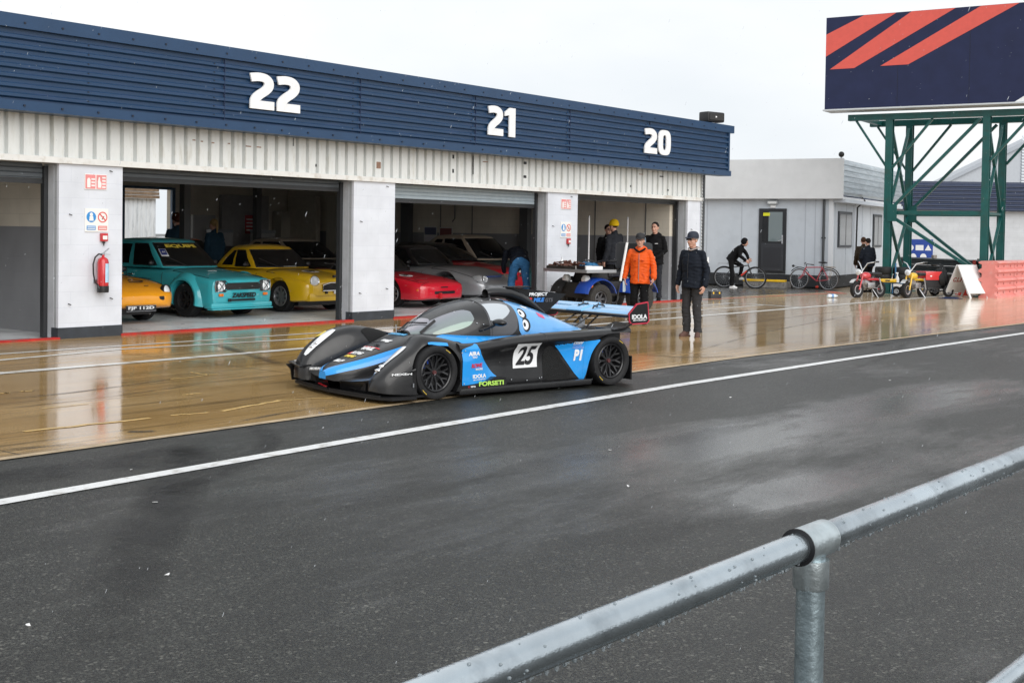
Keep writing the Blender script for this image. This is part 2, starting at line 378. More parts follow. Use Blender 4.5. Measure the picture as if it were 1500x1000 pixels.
# far strip of dark tarmac beside the cabin, and a grubby verge line
tar=pm('damp tarmac',(.07,.065,.058),.22,nz=.4,ns=1.2,bump=.2,bs=30,rv=.12)
sheet('path',[B(19.2,.35),G(1040,436),G(1128,431.5),G(1215,427.5),G(1235,425.5),at(1180,46),at(1010,48)],tar,.007)
# the rear yard behind the garages
# ------------------------------------------------------------------ pit garages (local frame: x along the front, y into the building)
navy=pm('navy cladding',(.012,.042,.10),.38,nz=.10,ns=3,rv=.1,dirt=(.022,.05,.12),ds=5,stretch=(.3,1,3))
navyt=pm('navy flashing',(.015,.047,.11),.35,nz=.08,ns=2)
offw=pm('off white cladding',(.68,.70,.69),.5,nz=.07,ns=3,dirt=(.54,.54,.50),ds=3,stretch=(2.5,1,.6))
trimw=pm('white trim',(.70,.70,.68),.4,nz=.05,dirt=(.5,.46,.4),ds=4)
def block_mat(name,c1,mort,sc=(1.,1.,1.),split=None,c2=None,rough=.5):
    m=bpy.data.materials.new(name);m.use_nodes=True;N,L=nodes(m);p=N['Principled BSDF'];p.inputs['Roughness'].default_value=rough
    tc=N.new('ShaderNodeTexCoord');sx=N.new('ShaderNodeSeparateXYZ');L.new(tc.outputs['Object'],sx.inputs[0])
    ad=N.new('ShaderNodeMath');ad.operation='ADD';L.new(sx.outputs[0],ad.inputs[0]);L.new(sx.outputs[1],ad.inputs[1])
    cb=N.new('ShaderNodeCombineXYZ');L.new(ad.outputs[0],cb.inputs[0]);L.new(sx.outputs[2],cb.inputs[1])
    br=N.new('ShaderNodeTexBrick');br.inputs['Scale'].default_value=1;br.inputs['Brick Width'].default_value=.62;br.inputs['Row Height'].default_value=.245;br.inputs['Mortar Size'].default_value=.006;br.inputs['Mortar Smooth'].default_value=.6
    br.inputs['Color1'].default_value=tuple(c1)+(1,);br.inputs['Color2'].default_value=tuple(a*.97 for a in c1)+(1,);br.inputs['Mortar'].default_value=tuple(mort)+(1,);L.new(cb.outputs[0],br.inputs['Vector'])
    out=br.outputs['Color']
    if split:
        gt=N.new('ShaderNodeMath');gt.operation='LESS_THAN';gt.inputs[1].default_value=split;L.new(sx.outputs[2],gt.inputs[0])
        mx=N.new('ShaderNodeMix');mx.data_type='RGBA';mx.inputs[7].default_value=tuple(c2)+(1,);L.new(gt.outputs[0],mx.inputs[0]);L.new(out,mx.inputs[6]);out=mx.outputs[2]
    n=N.new('ShaderNodeTexNoise');n.inputs['Scale'].default_value=1.7;n.inputs['Detail'].default_value=8;L.new(tc.outputs['Object'],n.inputs['Vector'])
    mr=N.new('ShaderNodeMapRange');mr.inputs[1].default_value=.3;mr.inputs[2].default_value=.75;mr.inputs[3].default_value=1.06;mr.inputs[4].default_value=.86;L.new(n.outputs['Fac'],mr.inputs[0])
    m2=N.new('ShaderNodeMix');m2.data_type='RGBA';m2.blend_type='MULTIPLY';m2.inputs[0].default_value=1;L.new(out,m2.inputs[6]);L.new(mr.outputs[0],m2.inputs[7]);L.new(m2.outputs[2],p.inputs['Base Color'])
    b=N.new('ShaderNodeBump');b.inputs['Strength'].default_value=.2;b.inputs['Distance'].default_value=.008;b.invert=True;L.new(br.outputs['Fac'],b.inputs['Height']);L.new(b.outputs[0],p.inputs['Normal'])
    MATS[name]=m;return m
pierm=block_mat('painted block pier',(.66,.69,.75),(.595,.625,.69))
pierside=block_mat('shaded block reveal',(.36,.38,.40),(.28,.3,.32))  # darker copy of the pier blocks, side shade put into the colour
inw=block_mat('garage wall two tone',(.66,.61,.52),(.54,.5,.43),split=1.75,c2=(.25,.255,.27))
pitb=thing('pit_garages','long pit garage block with navy corrugated fascia, white band and numbered bays','building',BO,BROT)
S0,S1=-7.5,18.5
# fascia: corrugated sheet extruded along the front, flashing bands above and below
zs=3.62;pr=[(-.05,3.50),(-.36,3.50),(-.36,3.62)]
nr=7;pit=(4.62-3.62)/nr
for k in range(nr):
    z=3.62+k*pit
    pr+=[(-.36,z+.012),(-.405,z+.035),(-.405,z+pit*.56),(-.36,z+pit*.70),(-.36,z+pit*.86)]
pr+=[(-.36,4.64),(-.36,4.80),(-.05,4.80)]
mb=MB();mb.prism(pr,S0,19.28,basis((0,0,0),(0,1,0),(0,0,1),(1,0,0)));mb.build('fascia_cladding',navy,pitb)
mb=MB();mb.box((S0,-.43,3.455),(19.42,-.02,3.60));mb.box((S0,-.435,4.655),(19.55,-.02,4.86));mb.box((19.285,-.41,3.603),(19.36,-.04,4.652));mb.build('flashing',navyt,pitb)
mb=MB();
for k in range(35):
    s=-2.6+k*.62
    for z in (3.53,4.74): mb.cbox((s,-.44,z),(.03,.016,.026))
for s in (-.9,1.5,4.75,8.2,11.6,15.0):
    for k in range(nr): mb.cbox((s,-.408,3.62+k*pit+.07),(.022,.012,.02))
mb.build('fixing_screws',pm('screw dark',(.01,.015,.03),.5),pitb)  # screw heads fixing the cladding and flashing, all in one mesh
for s in (1.72,4.95,8.35,11.75,15.2):
    mb=MB();mb.box((s,-.4075,3.62),(s+.012,-.38,4.64));mb.build('sheet_joint',pm('joint dark',(.008,.02,.06),.5),pitb)
# white ribbed band
poly=[(S0,.075)];s=S0
while s<18.45:
    poly+=[(s,-.03),(s+.170,-.03),(s+.180,.055),(s+.238,.055),(s+.25,-.03)];s+=.25
poly+=[(18.5,-.03),(18.5,.075)]
mb=MB();mb.prism(poly,2.83,3.52);mb.build('ribbed_band',offw,pitb)
mb=MB();mb.box((S0,-.05,2.735),(18.56,.09,2.828))
mb.build('band_trim',trimw,pitb)
mb=MB()
for s,z0,z1,w in ((8.05,3.02,3.10,.05),(8.05,3.32,3.40,.05),(8.72,3.02,3.42,.025),(10.5,3.02,3.08,.10),(10.5,3.33,3.39,.10),(14.9,2.98,3.03,.05),(16.3,3.3,3.33,.18),(16.7,2.95,2.99,.06),(4.16,2.95,3.0,.03),(3.6,3.3,3.45,.015)): mb.box((s,-.036,z0),(s+w,-.028,z1))
mb.build('bracket_hole',black,pitb)
mb=MB()
for s,z,w in ((1.35,3.25,.06),(1.52,3.24,.05),(1.75,3.23,.06),(2.1,3.24,.05),(2.5,3.22,.12),(2.75,3.22,.10),(9.05,3.3,.14),(9.2,3.3,.03),(15.3,3.32,.2)): mb.box((s,-.033,z),(s+w,-.029,z+.02))
mb.box((5.78,-.034,3.0),(5.90,-.029,3.13))
mb.build('rust_stain',pm('rust',(.28,.17,.12),.7,nz=.3),pitb)
# bay numbers
def num(n,s,z,w,h):
    two=[(.03,.85),(.24,.885),(.40,.86),(.475,.77),(.475,.64),(.40,.53),(.24,.41),(.16,.31),(.13,.20),(.13,.115),(.62,.115)]
    out=MB();x=0;gl={'2':.62,'1':.44,'0':.62};tot=sum(gl[c] for c in n)+.06*(len(n)-1);k=w/tot
    for c in n:
        T=basis((s+x*k,-.412,z),(k,0,0),(0,0,h),(0,-1,0))
        if c=='2':
            cv=[(.03,.85),(.22,.885),(.385,.865),(.475,.775),(.475,.64),(.39,.52),(.25,.40),(.165,.30),(.13,.20)]
            q=[];m_=len(cv)
            for i in range(m_-1):
                a_,b_,c_,d_=cv[max(i-1,0)],cv[i],cv[i+1],cv[min(i+2,m_-1)]
                for t in (0,.25,.5,.75): q.append(tuple(.5*(2*b_[k]+(c_[k]-a_[k])*t+(2*a_[k]-5*b_[k]+4*c_[k]-d_[k])*t*t+(3*b_[k]-a_[k]-3*c_[k]+d_[k])*t**3) for k in(0,1)))
            q+=[(.13,.20),(.13,.1175),(.62,.1175)]
            out.prism(ribbon(q,.235),0,.03,T)
        elif c=='1': out.prism([(.0,.70),(.0,.84),(.20,1),(.44,1),(.44,0),(.18,0),(.18,.745)],0,.03,T)
        else:
            th=[2*PI*i/28 for i in range(28)]
            f=lambda a,b,t:(.31+math.copysign(abs(math.cos(t))**.62,math.cos(t))*a,.5+math.copysign(abs(math.sin(t))**.62,math.sin(t))*b)
            o_=[f(.31,.51,t) for t in th];i_=[f(.085,.30,t) for t in th];n_=len(th)
            V_=[[out.bm.verts.new(T@Vc((q[0],q[1],zz))) for q in l] for l,zz in((o_,0),(o_,.03),(i_,.03),(i_,0))]
            for a,b in((0,1),(1,2),(2,3),(3,0)):
                for i in range(n_): out.bm.faces.new([V_[a][i],V_[a][(i+1)%n_],V_[b][(i+1)%n_],V_[b][i]])
        x+=gl[c]+.06
    o=out.build('bay_number',white,pitb);o['label']='large white raised bay number '+n
num('22',2.24,3.86,1.16,.63);num('21',8.72,3.86,.94,.63);num('20',14.9,3.84,1.26,.63)
# piers
piers=[(-1.14,0.),(5.2,6.35),(11.48,12.67),(17.82,18.5)]
piers=[(-7.6,-6.4)]+piers
for a,b in piers:
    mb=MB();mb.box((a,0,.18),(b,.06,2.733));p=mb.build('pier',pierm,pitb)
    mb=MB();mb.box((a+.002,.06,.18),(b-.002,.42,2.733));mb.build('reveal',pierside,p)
    mb=MB();mb.box((a-.012,-.012,0),(b+.012,.18,.18),.004);mb.build('skirting',pm('skirting black',(.03,.036,.045),.45,nz=.25,ns=4),p)
    mb=MB();mb.box((a-.07,.30,.02),(a-.005,.40,2.70));mb.box((b+.005,.30,.02),(b+.07,.40,2.70));mb.build('door_guide',pm('guide dark',(.025,.027,.03),.4),p)
    mb=MB();mb.box((a-.006,.13,.02),(a+.0,.29,2.72));mb.build('jamb_plate',pm('jamb grey',(.42,.44,.47),.45,nz=.12,ns=3),p)
    mb=MB()
    for (ss,z) in ((.18,1.95),(.90,2.66),(.17,.55),(.92,.62)):
        if a+ss<b: mb.tube([(a+ss,.0,z),(a+ss,-.03,z-.003),(a+ss+.03,-.035,z-.018)],.008,6)
    mb.build('wall_hook',pm('hook',(.08,.08,.08),.4,.6),p)
# roller doors: lowered curtain + bottom bar
def door(a,b,zb,mat):
    pr=[(.355,2.735)];z=2.735
    while z>zb+.05:
        pr+=[(.345,z-.01),(.345,z-.062),(.36,z-.07)];z-=.075
    pr+=[(.355,zb+.03),(.39,zb+.03),(.39,2.735)]
    mb=MB();mb.prism(pr,a+.075,b-.075,basis((0,0,0),(0,1,0),(0,0,1),(1,0,0)));o=mb.build('roller_door',mat,pitb)
    mb=MB();mb.box((a+.075,.34,zb-.05),(b-.075,.40,zb+.025));mb.build('bottom_bar',pm('bar dark',(.03,.032,.035),.4),o)
dgrey=pm('roller curtain dark',(.09,.105,.12),.4,nz=.1);dlt=pm('roller curtain pale',(.36,.43,.48),.38,nz=.08)
door(-6.4,-1.14,2.47,dgrey);door(0,5.2,2.57,dgrey);door(6.35,11.48,2.41,dlt);door(12.67,17.82,2.66,dgrey)
# shell: walls, ceiling, roof
DB=16.
mb=MB();mb.box((17.62,.45,0),(17.9,DB,3.5));mb.box((-.68,.45,0),(-.46,DB,3.5));mb.box((S0,.45,0),(S0+.2,DB,3.5))
mb.box((S0,DB,0),(10.9,DB+.25,3.5));mb.box((12.75,DB,0),(17.9,DB+.25,3.5));mb.box((10.9,DB+.001,3.05),(12.75,DB+.249,3.5));mb.build('inner_wall',inw,pitb)
mb=MB();mb.box((18.3,.08,0),(18.5,DB+.25,4.6));mb.build('end_wall',pierm,pitb)
mb=MB();mb.box((S0,.1,3.52),(18.29,DB,3.6));mb.box((S0,.1,2.75),(18.29,.3,3.515));mb.build('ceiling',pm('ceiling grey',(.55,.55,.53),.8),pitb)
mb=MB();mb.box((S0,-.3,4.82),(19.3,DB+.4,4.845));mb.build('roof',pm('roof sheet',(.2,.21,.22),.6),pitb)
cd_=pm('column dark',(.07,.075,.08),.6)
for lo,hi in [((s-.09,d-.09,0),(s+.09,d+.09,3.5)) for s in (5.75,12.05) for d in (6.,11.)]+[((17.40,10.0,0),(17.61,10.35,3.5)),((17.4,5.2,0),(17.61,5.5,3.5))]:
    mb=MB();mb.box(lo,hi);mb.build('column',cd_,pitb)
for d in (1.2,2.9,7.5,8.8):
    mb=MB();mb.box((17.60,d,.1),(17.617,d+.03,3.4));mb.build('conduit',pm('conduit',(.12,.12,.12),.5),pitb)
mb=MB();mb.tube([(17.58,8.2,3.3),(17.58,8.2,2.2),(17.58,8.3,2.1)],.02,6);mb.build('conduit',MATS['conduit'],pitb)
mb=MB();mb.box((12.7,15.9,0),(12.82,16.0,3.05));mb.box((10.86,15.9,0),(10.95,16,3.05));mb.box((10.95,15.9,2.98),(12.7,16,3.06));mb.build('rear_door_frame',pm('frame blue',(.07,.13,.22),.4),pitb)
# downpipe at the far corner
mb=MB();mb.tube([(18.62,-.02,3.45),(18.62,-.02,.1)],.045,10);mb.build('downpipe',pm('pipe dark',(.03,.035,.04),.4),pitb)
mb=MB()
for k in range(34): mb.ell((18.5,-.05,3.4-k*.09),(.025,.02,.05),n=6,m=4)
mb.build('rain_chain',pm('chain',(.35,.36,.37),.35,.7),pitb)
# garage floor and its red edge
gf=pm('garage floor paint',(.58,.60,.62),.35,nz=.12,ns=.8,rv=.12,dirt=(.36,.37,.38),ds=.9)
for a,b in ((-6.4,-1.14),(0,5.2),(6.35,11.48),(12.67,17.82)):
    
    mb=MB();mb.box((a-.02,-.03,0),(b+.02 if b<17 else b-.01,.10,.035),.008);o=mb.build('threshold_kerb',redl,None);o.location=BO;o.rotation_euler=(0,0,BROT);tag(o,kind='structure')
sheet('garage_floor',[B(S0,.0),B(18.3,.0),B(18.3,DB),B(S0,DB)],gf,.0085)
# contents fixed inside
def wallbox(name,label,cat,lo,hi,mat,group=None,extra=None):
    t=thing(name,label,cat,B(*lo[:2],lo[2]),BROT,group)
    mb=MB();sz=[hi[i]-lo[i] for i in range(3)];mb.box((0,0,0),sz,.01);mb.build('body',mat,t)
    if extra: extra(t,sz)
    return t
def poster(label,d,z,w,h,c1,c2,s=17.6):
    t=thing('poster',label,'poster',B(s,d,z),BROT,'posters on the garage side wall')
    mb=MB();mb.box((-.012,0,0),(0,w,h));mb.build('sheet',pm('paper',(.6,.6,.58),.6),t)
    mb=MB();mb.box((-.015,.03,h*.08),(-.0125,w-.03,h*.42));mb.build('lower_print',c2,t)
    mb=MB();mb.box((-.015,.03,h*.5),(-.0125,w-.03,h*.95))
    mb.build('upper_print',c1,t)
pb=pm('print blue',(.08,.09,.16),.6);pr_=pm('print red',(.20,.06,.06),.6);pw=pm('print pale',(.55,.55,.6),.6)
poster('blue poster with white lower half on the garage side wall',8.95,1.42,.55,.52,pb,pw);poster('red and navy poster beside the blue poster on the garage side wall',8.3,1.40,.55,.52,pr_,pw)
def cabdoors(t,sz):
    mb=MB();mb.box((-.015,.03,.03),(-.002,sz[1]/2-.01,sz[2]-.03));mb.box((-.015,sz[1]/2+.01,.03),(-.002,sz[1]-.03,sz[2]-.03));mb.build('door',pm('panel door',(.44,.41,.35),.5),t)
wallbox('wall_panel','tall beige board standing against the dark garage wall beside the curtain','board',(17.3,14.2,.3),(17.5,15.6,2.9),pm('beige board',(.50,.46,.38),.6,nz=.1))
wallbox('wall_panel','pale curtain strip hanging between columns on the garage side wall','curtain',(17.35,13.2,.4),(17.45,13.75,2.9),pm('pale curtain',(.46,.44,.37),.8,nz=.25,ns=8,stretch=(1,12,.2)))
wallbox('electrical_cabinet','grey electrical cabinet high on the wall above the black coupe','cabinet',(17.2,12.0,2.3),(17.55,12.6,2.95),pm('cabinet beige',(.36,.33,.27),.5),extra=cabdoors)
wallbox('wall_panel','grey partition board with a red notice at the back of bay 22','board',(14.6,DB-.2,.2),(16.6,DB-.05,2.9),pm('grey board',(.34,.33,.33),.6,nz=.1))
t=thing('notice','small red notice pinned to the grey partition board','notice',B(15.55,DB-.23,1.62),BROT);mb=MB();mb.box((0,0,0),(.42,.015,.62),.004);mb.build('sheet',pm('notice red',(.42,.05,.06),.5),t);mb=MB()
for k in range(4): mb.box((.05,-.003,.1+k*.12),(.37,-.001,.14+k*.12))
mb.build('text_line',white,t)
def wallshelf(s,d,label):
    t=thing('storage_box',label,'storage box',B(s,d,1.22),BROT,'boxes stored along the back wall');mb=MB();mb.box((0,0,0),(.7,.45,.5),.03);mb.build('body',pm('box pale',(.40,.40,.40),.5,nz=.1),t);mb=MB();mb.box((-.01,-.01,.42),(.71,.46,.53),.02);mb.build('lid',pm('box lid',(.28,.3,.32),.5),t)
    mb=MB();mb.box((-.1,0,-1.22),(.9,.6,-.005),.01);b=mb.build('workbench',pm('bench dark',(.06,.06,.065),.6));b.matrix_world=t.matrix_world.copy();b.location=B(s,d,1.22);b.rotation_euler=(0,0,BROT);tag(b,'dark workbench under the '+label.split(' standing')[0],'workbench',group='workbenches along the back wall')
wallshelf(13.4,14.6,'pale lidded box standing on a bench under the red notice');wallshelf(15.0,14.4,'pale lidded box standing on a bench under the beige board')
# rear yard seen through the back doorway
yw=pm('yard cladding pale',(.62,.66,.70),.5,nz=.12,ns=2,dirt=(.4,.43,.46),ds=3,stretch=(3,1,.5))
t=thing('rear_shed','pale corrugated shed with timber eaves seen through the rear doorway','shed',B(11.9,24,0),BROT)
poly=[(0,.1)]
for k in range(30): poly+=[(k*.2,0),(k*.2+.12,0),(k*.2+.14,.03),(k*.2+.18,.03)]
poly+=[(6,0),(6,.1)]
mb=MB();mb.prism(poly,0,2.9);mb.build('wall',yw,t);mb=MB()
for k in range(5): mb.box((0,-.25+k*.02,2.91+k*.13),(6,.2,3.02+k*.13))
mb.build('eaves',pm('timber',(.16,.11,.07),.7,nz=.3),t);mb=MB();mb.tube([(1.9,-.06,2.9),(1.9,-.06,0)],.05,8);mb.build('downpipe',steel,t)
t=thing('parked_truck','white truck with dark windows parked in the rear yard','truck',B(10.4,23,0),BROT)
mb=MB();mb.box((0,0,.5),(1.35,4.5,3.6),.06);mb.build('body',white,t);mb=MB()
for k in range(5): mb.box((.15,-.012,.9+k*.52),(1.2,-.004,1.22+k*.52))
mb.build('window',darkglass,t)
mb=MB()
for y in (.8,3.6): mb.lathe([(.02,0),(.45,0),(.45,.3),(.02,.3)],20,Mx.Translation((0,y,.45))@Mx.Rotation(PI/2,4,'Y'))
mb.build('wheel',rubber,t)
# signs, call points, extinguisher on the piers
srd=pm('sign faded red',(.72,.25,.25),.4,nz=.15);swh=pm('sign white',(.78,.78,.76),.4);sbl=pm('sign blue',(.03,.25,.60),.4);srr=pm('sign red',(.68,.10,.08),.4)
def firesign(s,where):
    t=thing('fire_point_sign','faded red and white fire point sign on the '+where+' pier, above the safety sign','sign',B(s,-.002,2.35),BROT,'signs on the piers')
    mb=MB();mb.box((0,-.012,0),(.40,0,.245));mb.build('plate',swh,t)
    mb=MB();mb.box((.012,-.016,.012),(.19,-.0125,.233));mb.box((.21,-.016,.012),(.388,-.0125,.233));mb.build('red_panel',srd,t)
    mb=MB()
    mb.prism([(.04,.03),(.10,.03),(.10,.15),(.085,.18),(.055,.18),(.04,.15)],0.0165,.0185,basis((0,0,0),(1,0,0),(0,0,1),(0,-1,0)))
    for k in range(3): mb.box((.115,-.0185,.05+k*.05),(.18,-.0165,.075+k*.05))
    mb.prism([(.235,.03),(.29,.03),(.30,.1),(.275,.14),(.27,.2),(.25,.2),(.23,.12)],0.0165,.0185,basis((0,0,0),(1,0,0),(0,0,1),(0,-1,0)))
    for k in range(4): mb.box((.31,-.0185,.03+k*.05),(.375,-.0165,.055+k*.05))
    mb.build('pictogram',swh,t)
def safesign(s,where):
    t=thing('safety_sign','white safety sign with blue and red discs on the '+where+' pier','sign',B(s,-.002,1.68),BROT,'signs on the piers')
    mb=MB();mb.box((0,-.012,0),(.42,0,.37));mb.build('plate',swh,t)
    T=basis((0,0,0),(1,0,0),(0,0,1),(0,-1,0))
    mb=MB();mb.lathe([(.001,.013),(.085,.013),(.085,.016),(.001,.016)],28,T@Mx.Translation((.11,.235,0)));mb.box((.03,-.016,.03),(.19,-.0125,.095));mb.build('blue_disc',sbl,t,30)
    mb=MB();mb.lathe([(.086,.013),(.086,.016),(.069,.016),(.069,.013)],28,T@Mx.Translation((.315,.235,0)),True);mb.box((.235,-.016,.03),(.395,-.0125,.095))
    a=.058;mb.prism([(.315-a-.007,.235+a-.007),(.315-a+.007,.235+a+.007),(.315+a+.007,.235-a+.007),(.315+a-.007,.235-a-.007)],.013,.016,T);mb.build('prohibition_ring',srr,t,30)
    mb=MB();mb.ell((.11,-.0175,.275),(.03,.003,.028));mb.prism([(.07,.175),(.15,.175),(.14,.25),(.08,.25)],.0165,.019,T)
    for x in (.04,.245):
        for k in range(2): mb.box((x,-.0185,.042+k*.025),(x+.14,-.0165,.054+k*.025))
    mb.build('pictogram',swh,t)
    mb=MB();mb.prism([(.30,.20),(.31,.195),(.345,.25),(.335,.255)],.0125,.0155,T);mb.build('cigarette',black,t)
def callpoint(s,where):
    t=thing('alarm_call_point','small red fire alarm call point on the '+where+' pier','fire alarm',B(s,-.002,1.53),BROT,'alarm call points on the piers')
    mb=MB();mb.box((0,-.06,0),(.12,0,.13),.012);mb.build('box',redm,t,40);mb=MB();mb.box((.02,-.066,.03),(.10,-.061,.09));mb.build('glass_panel',swh,t);mb=MB();mb.lathe([(.02,0),(.02,-.03),(.008,-.035),(.008,-.07)],10,Mx.Translation((.06,-.03,-.002)));mb.build('key_switch',black,t)
firesign(-.70,'left');safesign(-.69,'left');callpoint(-.42,'left')
firesign(11.98,'middle');safesign(11.98,'middle');callpoint(12.22,'middle')
t=thing('fire_extinguisher','red fire extinguisher with a pale blue label hung on the left pier','extinguisher',B(-.43,-.12,.72),BROT)
mb=MB();mb.lathe([(.001,.1),(.085,.1),(.088,.12),(.088,.48),(.075,.53),(.04,.555),(.022,.565),(.022,.60),(.001,.60)],24);mb.build('cylinder',redm,t,40)
mb=MB();mb.lathe([(.001,0),(.088,0),(.092,.02),(.092,.105),(.001,.105)],24);mb.build('base_skirt',black,t,40)
mb=MB()
mb.loft([[(.0895*math.cos(a),.0895*math.sin(a),z) for a in [R(-100+i*14) for i in range(10)]] for z in (.16,.46)],False);mb.build('paper_label',pm('label blue',(.42,.62,.78),.4,nz=.15,ns=20),t,40)
mb=MB();mb.cbox((0,0,.61),(.05,.03,.03));mb.bar((0,0,.62),(.10,-.01,.70),.02,.012);mb.bar((0,0,.61),(.12,-.01,.60),.02,.01);mb.build('handle',steel,t)
mb=MB();mb.tube([(-.02,0,.6),(-.08,0,.61),(-.15,-.01,.56),(-.185,-.01,.45),(-.18,-.01,.3),(-.15,-.01,.16),(-.10,-.02,.12)],.013,8);mb.tube([(-.10,-.02,.12),(-.09,-.03,.06)],[.013,.02],8);mb.build('hose',black,t,40)
mb=MB();mb.box((-.10,.088,.15),(.10,.12,.2));mb.build('wall_bracket',steel,t)
t=thing('loudspeaker','black horn loudspeaker standing on the garage roof edge','loudspeaker',B(18.62,-.25,4.87),BROT-.25)
mb=MB();mb.box((-.33,-.16,.03),(.33,.2,.31),.05);mb.build('cabinet',black,t,40);mb=MB();mb.box((-.27,-.175,.08),(.27,-.161,.26),.01);mb.build('grille',pm('grille',(.03,.03,.03),.8,bump=.5,bs=200),t);mb=MB();mb.box((-.05,-.05,-.01),(.05,.05,.04));mb.build('foot',steel,t);mb=MB();mb.cbox((-.03,-.178,.17),(.05,.006,.04));mb.build('badge',white,t)

for (s_,w,z0,z1,c,lab) in ((13.2,.9,.0,2.2,(.42,.42,.42),'pale locker standing at the back wall left of the red notice'),(10.1,.5,.0,2.0,(.36,.37,.38),'narrow grey locker beside the rear doorway'),(16.9,.6,.9,2.4,(.5,.47,.4),'beige panel in the far right corner of the back wall')):
    t=thing('locker',lab,'locker',B(s_,DB-.5,0),BROT,'lockers along the back wall');mb=MB();mb.box((0,0,z0),(w,.45,z1),.01);mb.build('body',pm('locker %.2f'%c[0],c,.5),t);mb=MB();mb.box((.04,-.012,z0+.06),(w-.04,-.002,z1-.06));mb.build('door',pm('locker door %.2f'%c[0],tuple(a*.9 for a in c),.5),t)
# ------------------------------------------------------------------ the prototype race car (local: x forward, y left, z up)
carb=pm('carbon body black',(.010,.010,.011),.34,spec=.4,coat=.3,nz=.2,ns=4,bump=.06,bs=260,rv=.06)
carbm=pm('matt carbon',(.008,.008,.009),.5,spec=.3,nz=.2,ns=6)
cblue=pm('race blue',(.010,.29,.76),.3,coat=.7,nz=.04,bump=.03,bs=200)
glassf=pm('iridescent screen',(.20,.21,.23),.06,spec=.9,coat=1.,film=520)
glassd=pm('side glass',(.42,.46,.50),.05,spec=.9,coat=1.)
wred=pm('decal red',(.6,.02,.03),.4);dgreen=pm('decal green',(.45,.75,.12),.4);dyel=pm('decal yellow',(.8,.62,.08),.4);dwhite=pm('decal white',(.78,.79,.8),.4);dpink=pm('decal pink',(.6,.08,.18),.4)
RC0=Vc((-.40428,14.60891,0));RCZ=R(-141.5)
rc=thing('race_car','low black and blue closed prototype race car numbered 25 on the wet pit lane','race car',RC0,RCZ)
# ---- flat floor and splitter
half=[(1.97,0),(1.955,.3),(1.92,.62),(1.87,.88),(1.80,1.0),(1.52,1.03),(1.47,.92),(.9,.86),(.88,.60)]
mb=MB();pl=half+[(x,-y) for x,y in half[::-1][:-1]];mb.prism(pl,.045,.07);mb.prism([(1.96,.02),(1.945,.3),(1.91,.62),(1.86,.87),(1.84,.86),(1.89,.6),(1.925,.29),(1.94,.02)],.0705,.085);mb.prism([(x,-y) for x,y in [(1.96,.02),(1.945,.3),(1.91,.62),(1.86,.87),(1.84,.86),(1.89,.6),(1.925,.29),(1.94,.02)]],.0705,.085)
mb.build('splitter',carbm,rc)
mb=MB();mb.prism([(.875,.84),(.875,-.84),(-1.0,-.84),(-1.72,-.6),(-1.78,-.5),(-1.78,.5),(-1.72,.6),(-1.0,.84)],.04,.075);mb.build('floor',carbm,rc)
mb=MB()
for sg in(1,-1):
    mb.box((-.98,min(sg*.84,sg*.925),.035),(.90,max(sg*.84,sg*.925),.10),.012)
mb.build('side_skirt',carb,rc,40)
mb=MB();mb.bar((1.80,-.5,.086),(1.915,-.12,.086),.02,.01);mb.build('red_stripe',wred,rc)
# dive plane winglets under the far light and near side
for sg in(1,-1):
    if sg<0:
        mb=MB();mb.prism([(1.60,.08),(1.9,.08),(1.92,.2),(1.98,.26),(1.86,.27),(1.7,.24)],-.008,.008,basis((0,sg*.90,0),(1,0,0),(0,0,1),(0,-1,0)))
        mb.loft([[(1.98,sg*.58,.245),(1.98,sg*.58,.262),(1.78,sg*.58,.282),(1.78,sg*.58,.265)],[(1.90,sg*.98,.265),(1.90,sg*.98,.282),(1.72,sg*.98,.305),(1.72,sg*.98,.288)]],True,True,True);mb.build('dive_plane',carb,rc)
    # curved lip sweeping from under the nose to the wheel arch
    mb=MB();L0=[(1.93,.16,.175,.10),(1.92,.35,.185,.12),(1.88,.55,.205,.13),(1.81,.74,.235,.12),(1.70,.88,.275,.09),(1.58,.945,.315,.06),(1.49,.955,.335,.03)]
    mb.loft([[(x,sg*y,z),(x-w*.3,sg*(y-w*.1),z+.016),(x-w,sg*(y-w*.5),z+.02),(x-w,sg*(y-w*.5),z-.01),(x-w*.3,sg*(y-w*.1),z-.012)] for x,y,z,w in L0],True,True,True);mb.build('front_lip',carb,rc,45)
    mb=MB();mb.loft([[(x-.03,sg*(y-.03),z-.004),(x-.06-.05*(i%2),sg*(y-.05),.07)] for i,(x,y,z,w) in enumerate(L0)],False);mb.build('front_wall',carb,rc,60)
# ---- generic surface S(x,t)->point, t 0..1 around the section
NT=[  # centre nose:   x , half width, top, bottom
 (2.03,.07,.265,.19),(1.99,.13,.30,.175),(1.9,.19,.335,.17),(1.75,.25,.385,.16),(1.55,.31,.45,.14),(1.3,.37,.535,.10),(1.05,.45,.615,.08),(.85,.54,.645,.07),(.5,.60,.645,.07),(0,.62,.64,.07),(-.5,.62,.635,.07),(-1.0,.58,.61,.08),(-1.5,.48,.56,.12),(-1.7,.42,.50,.18)]
def nose(x,t):
    w,zt,zb=cr(NT[::-1],x);a=PI*t                       # t 0 left bottom .. .5 top centre .. 1 right bottom
    c,s=math.cos(a),math.sin(a);e=.55
    y=w*math.copysign(abs(c)**e,c);z=zb+(zt-zb)*max(s,0)**(.42 if x>1.1 else .28+.14*max(0,(x-.7)/.4))
    return Vc((x,y,z))
def surf(fn,x0,x1,n,m,t0=0,t1=1):
    mb=MB();mb.loft([[fn(x0+(x1-x0)*i/n,t0+(t1-t0)*j/m) for j in range(m+1)] for i in range(n+1)],False);return mb
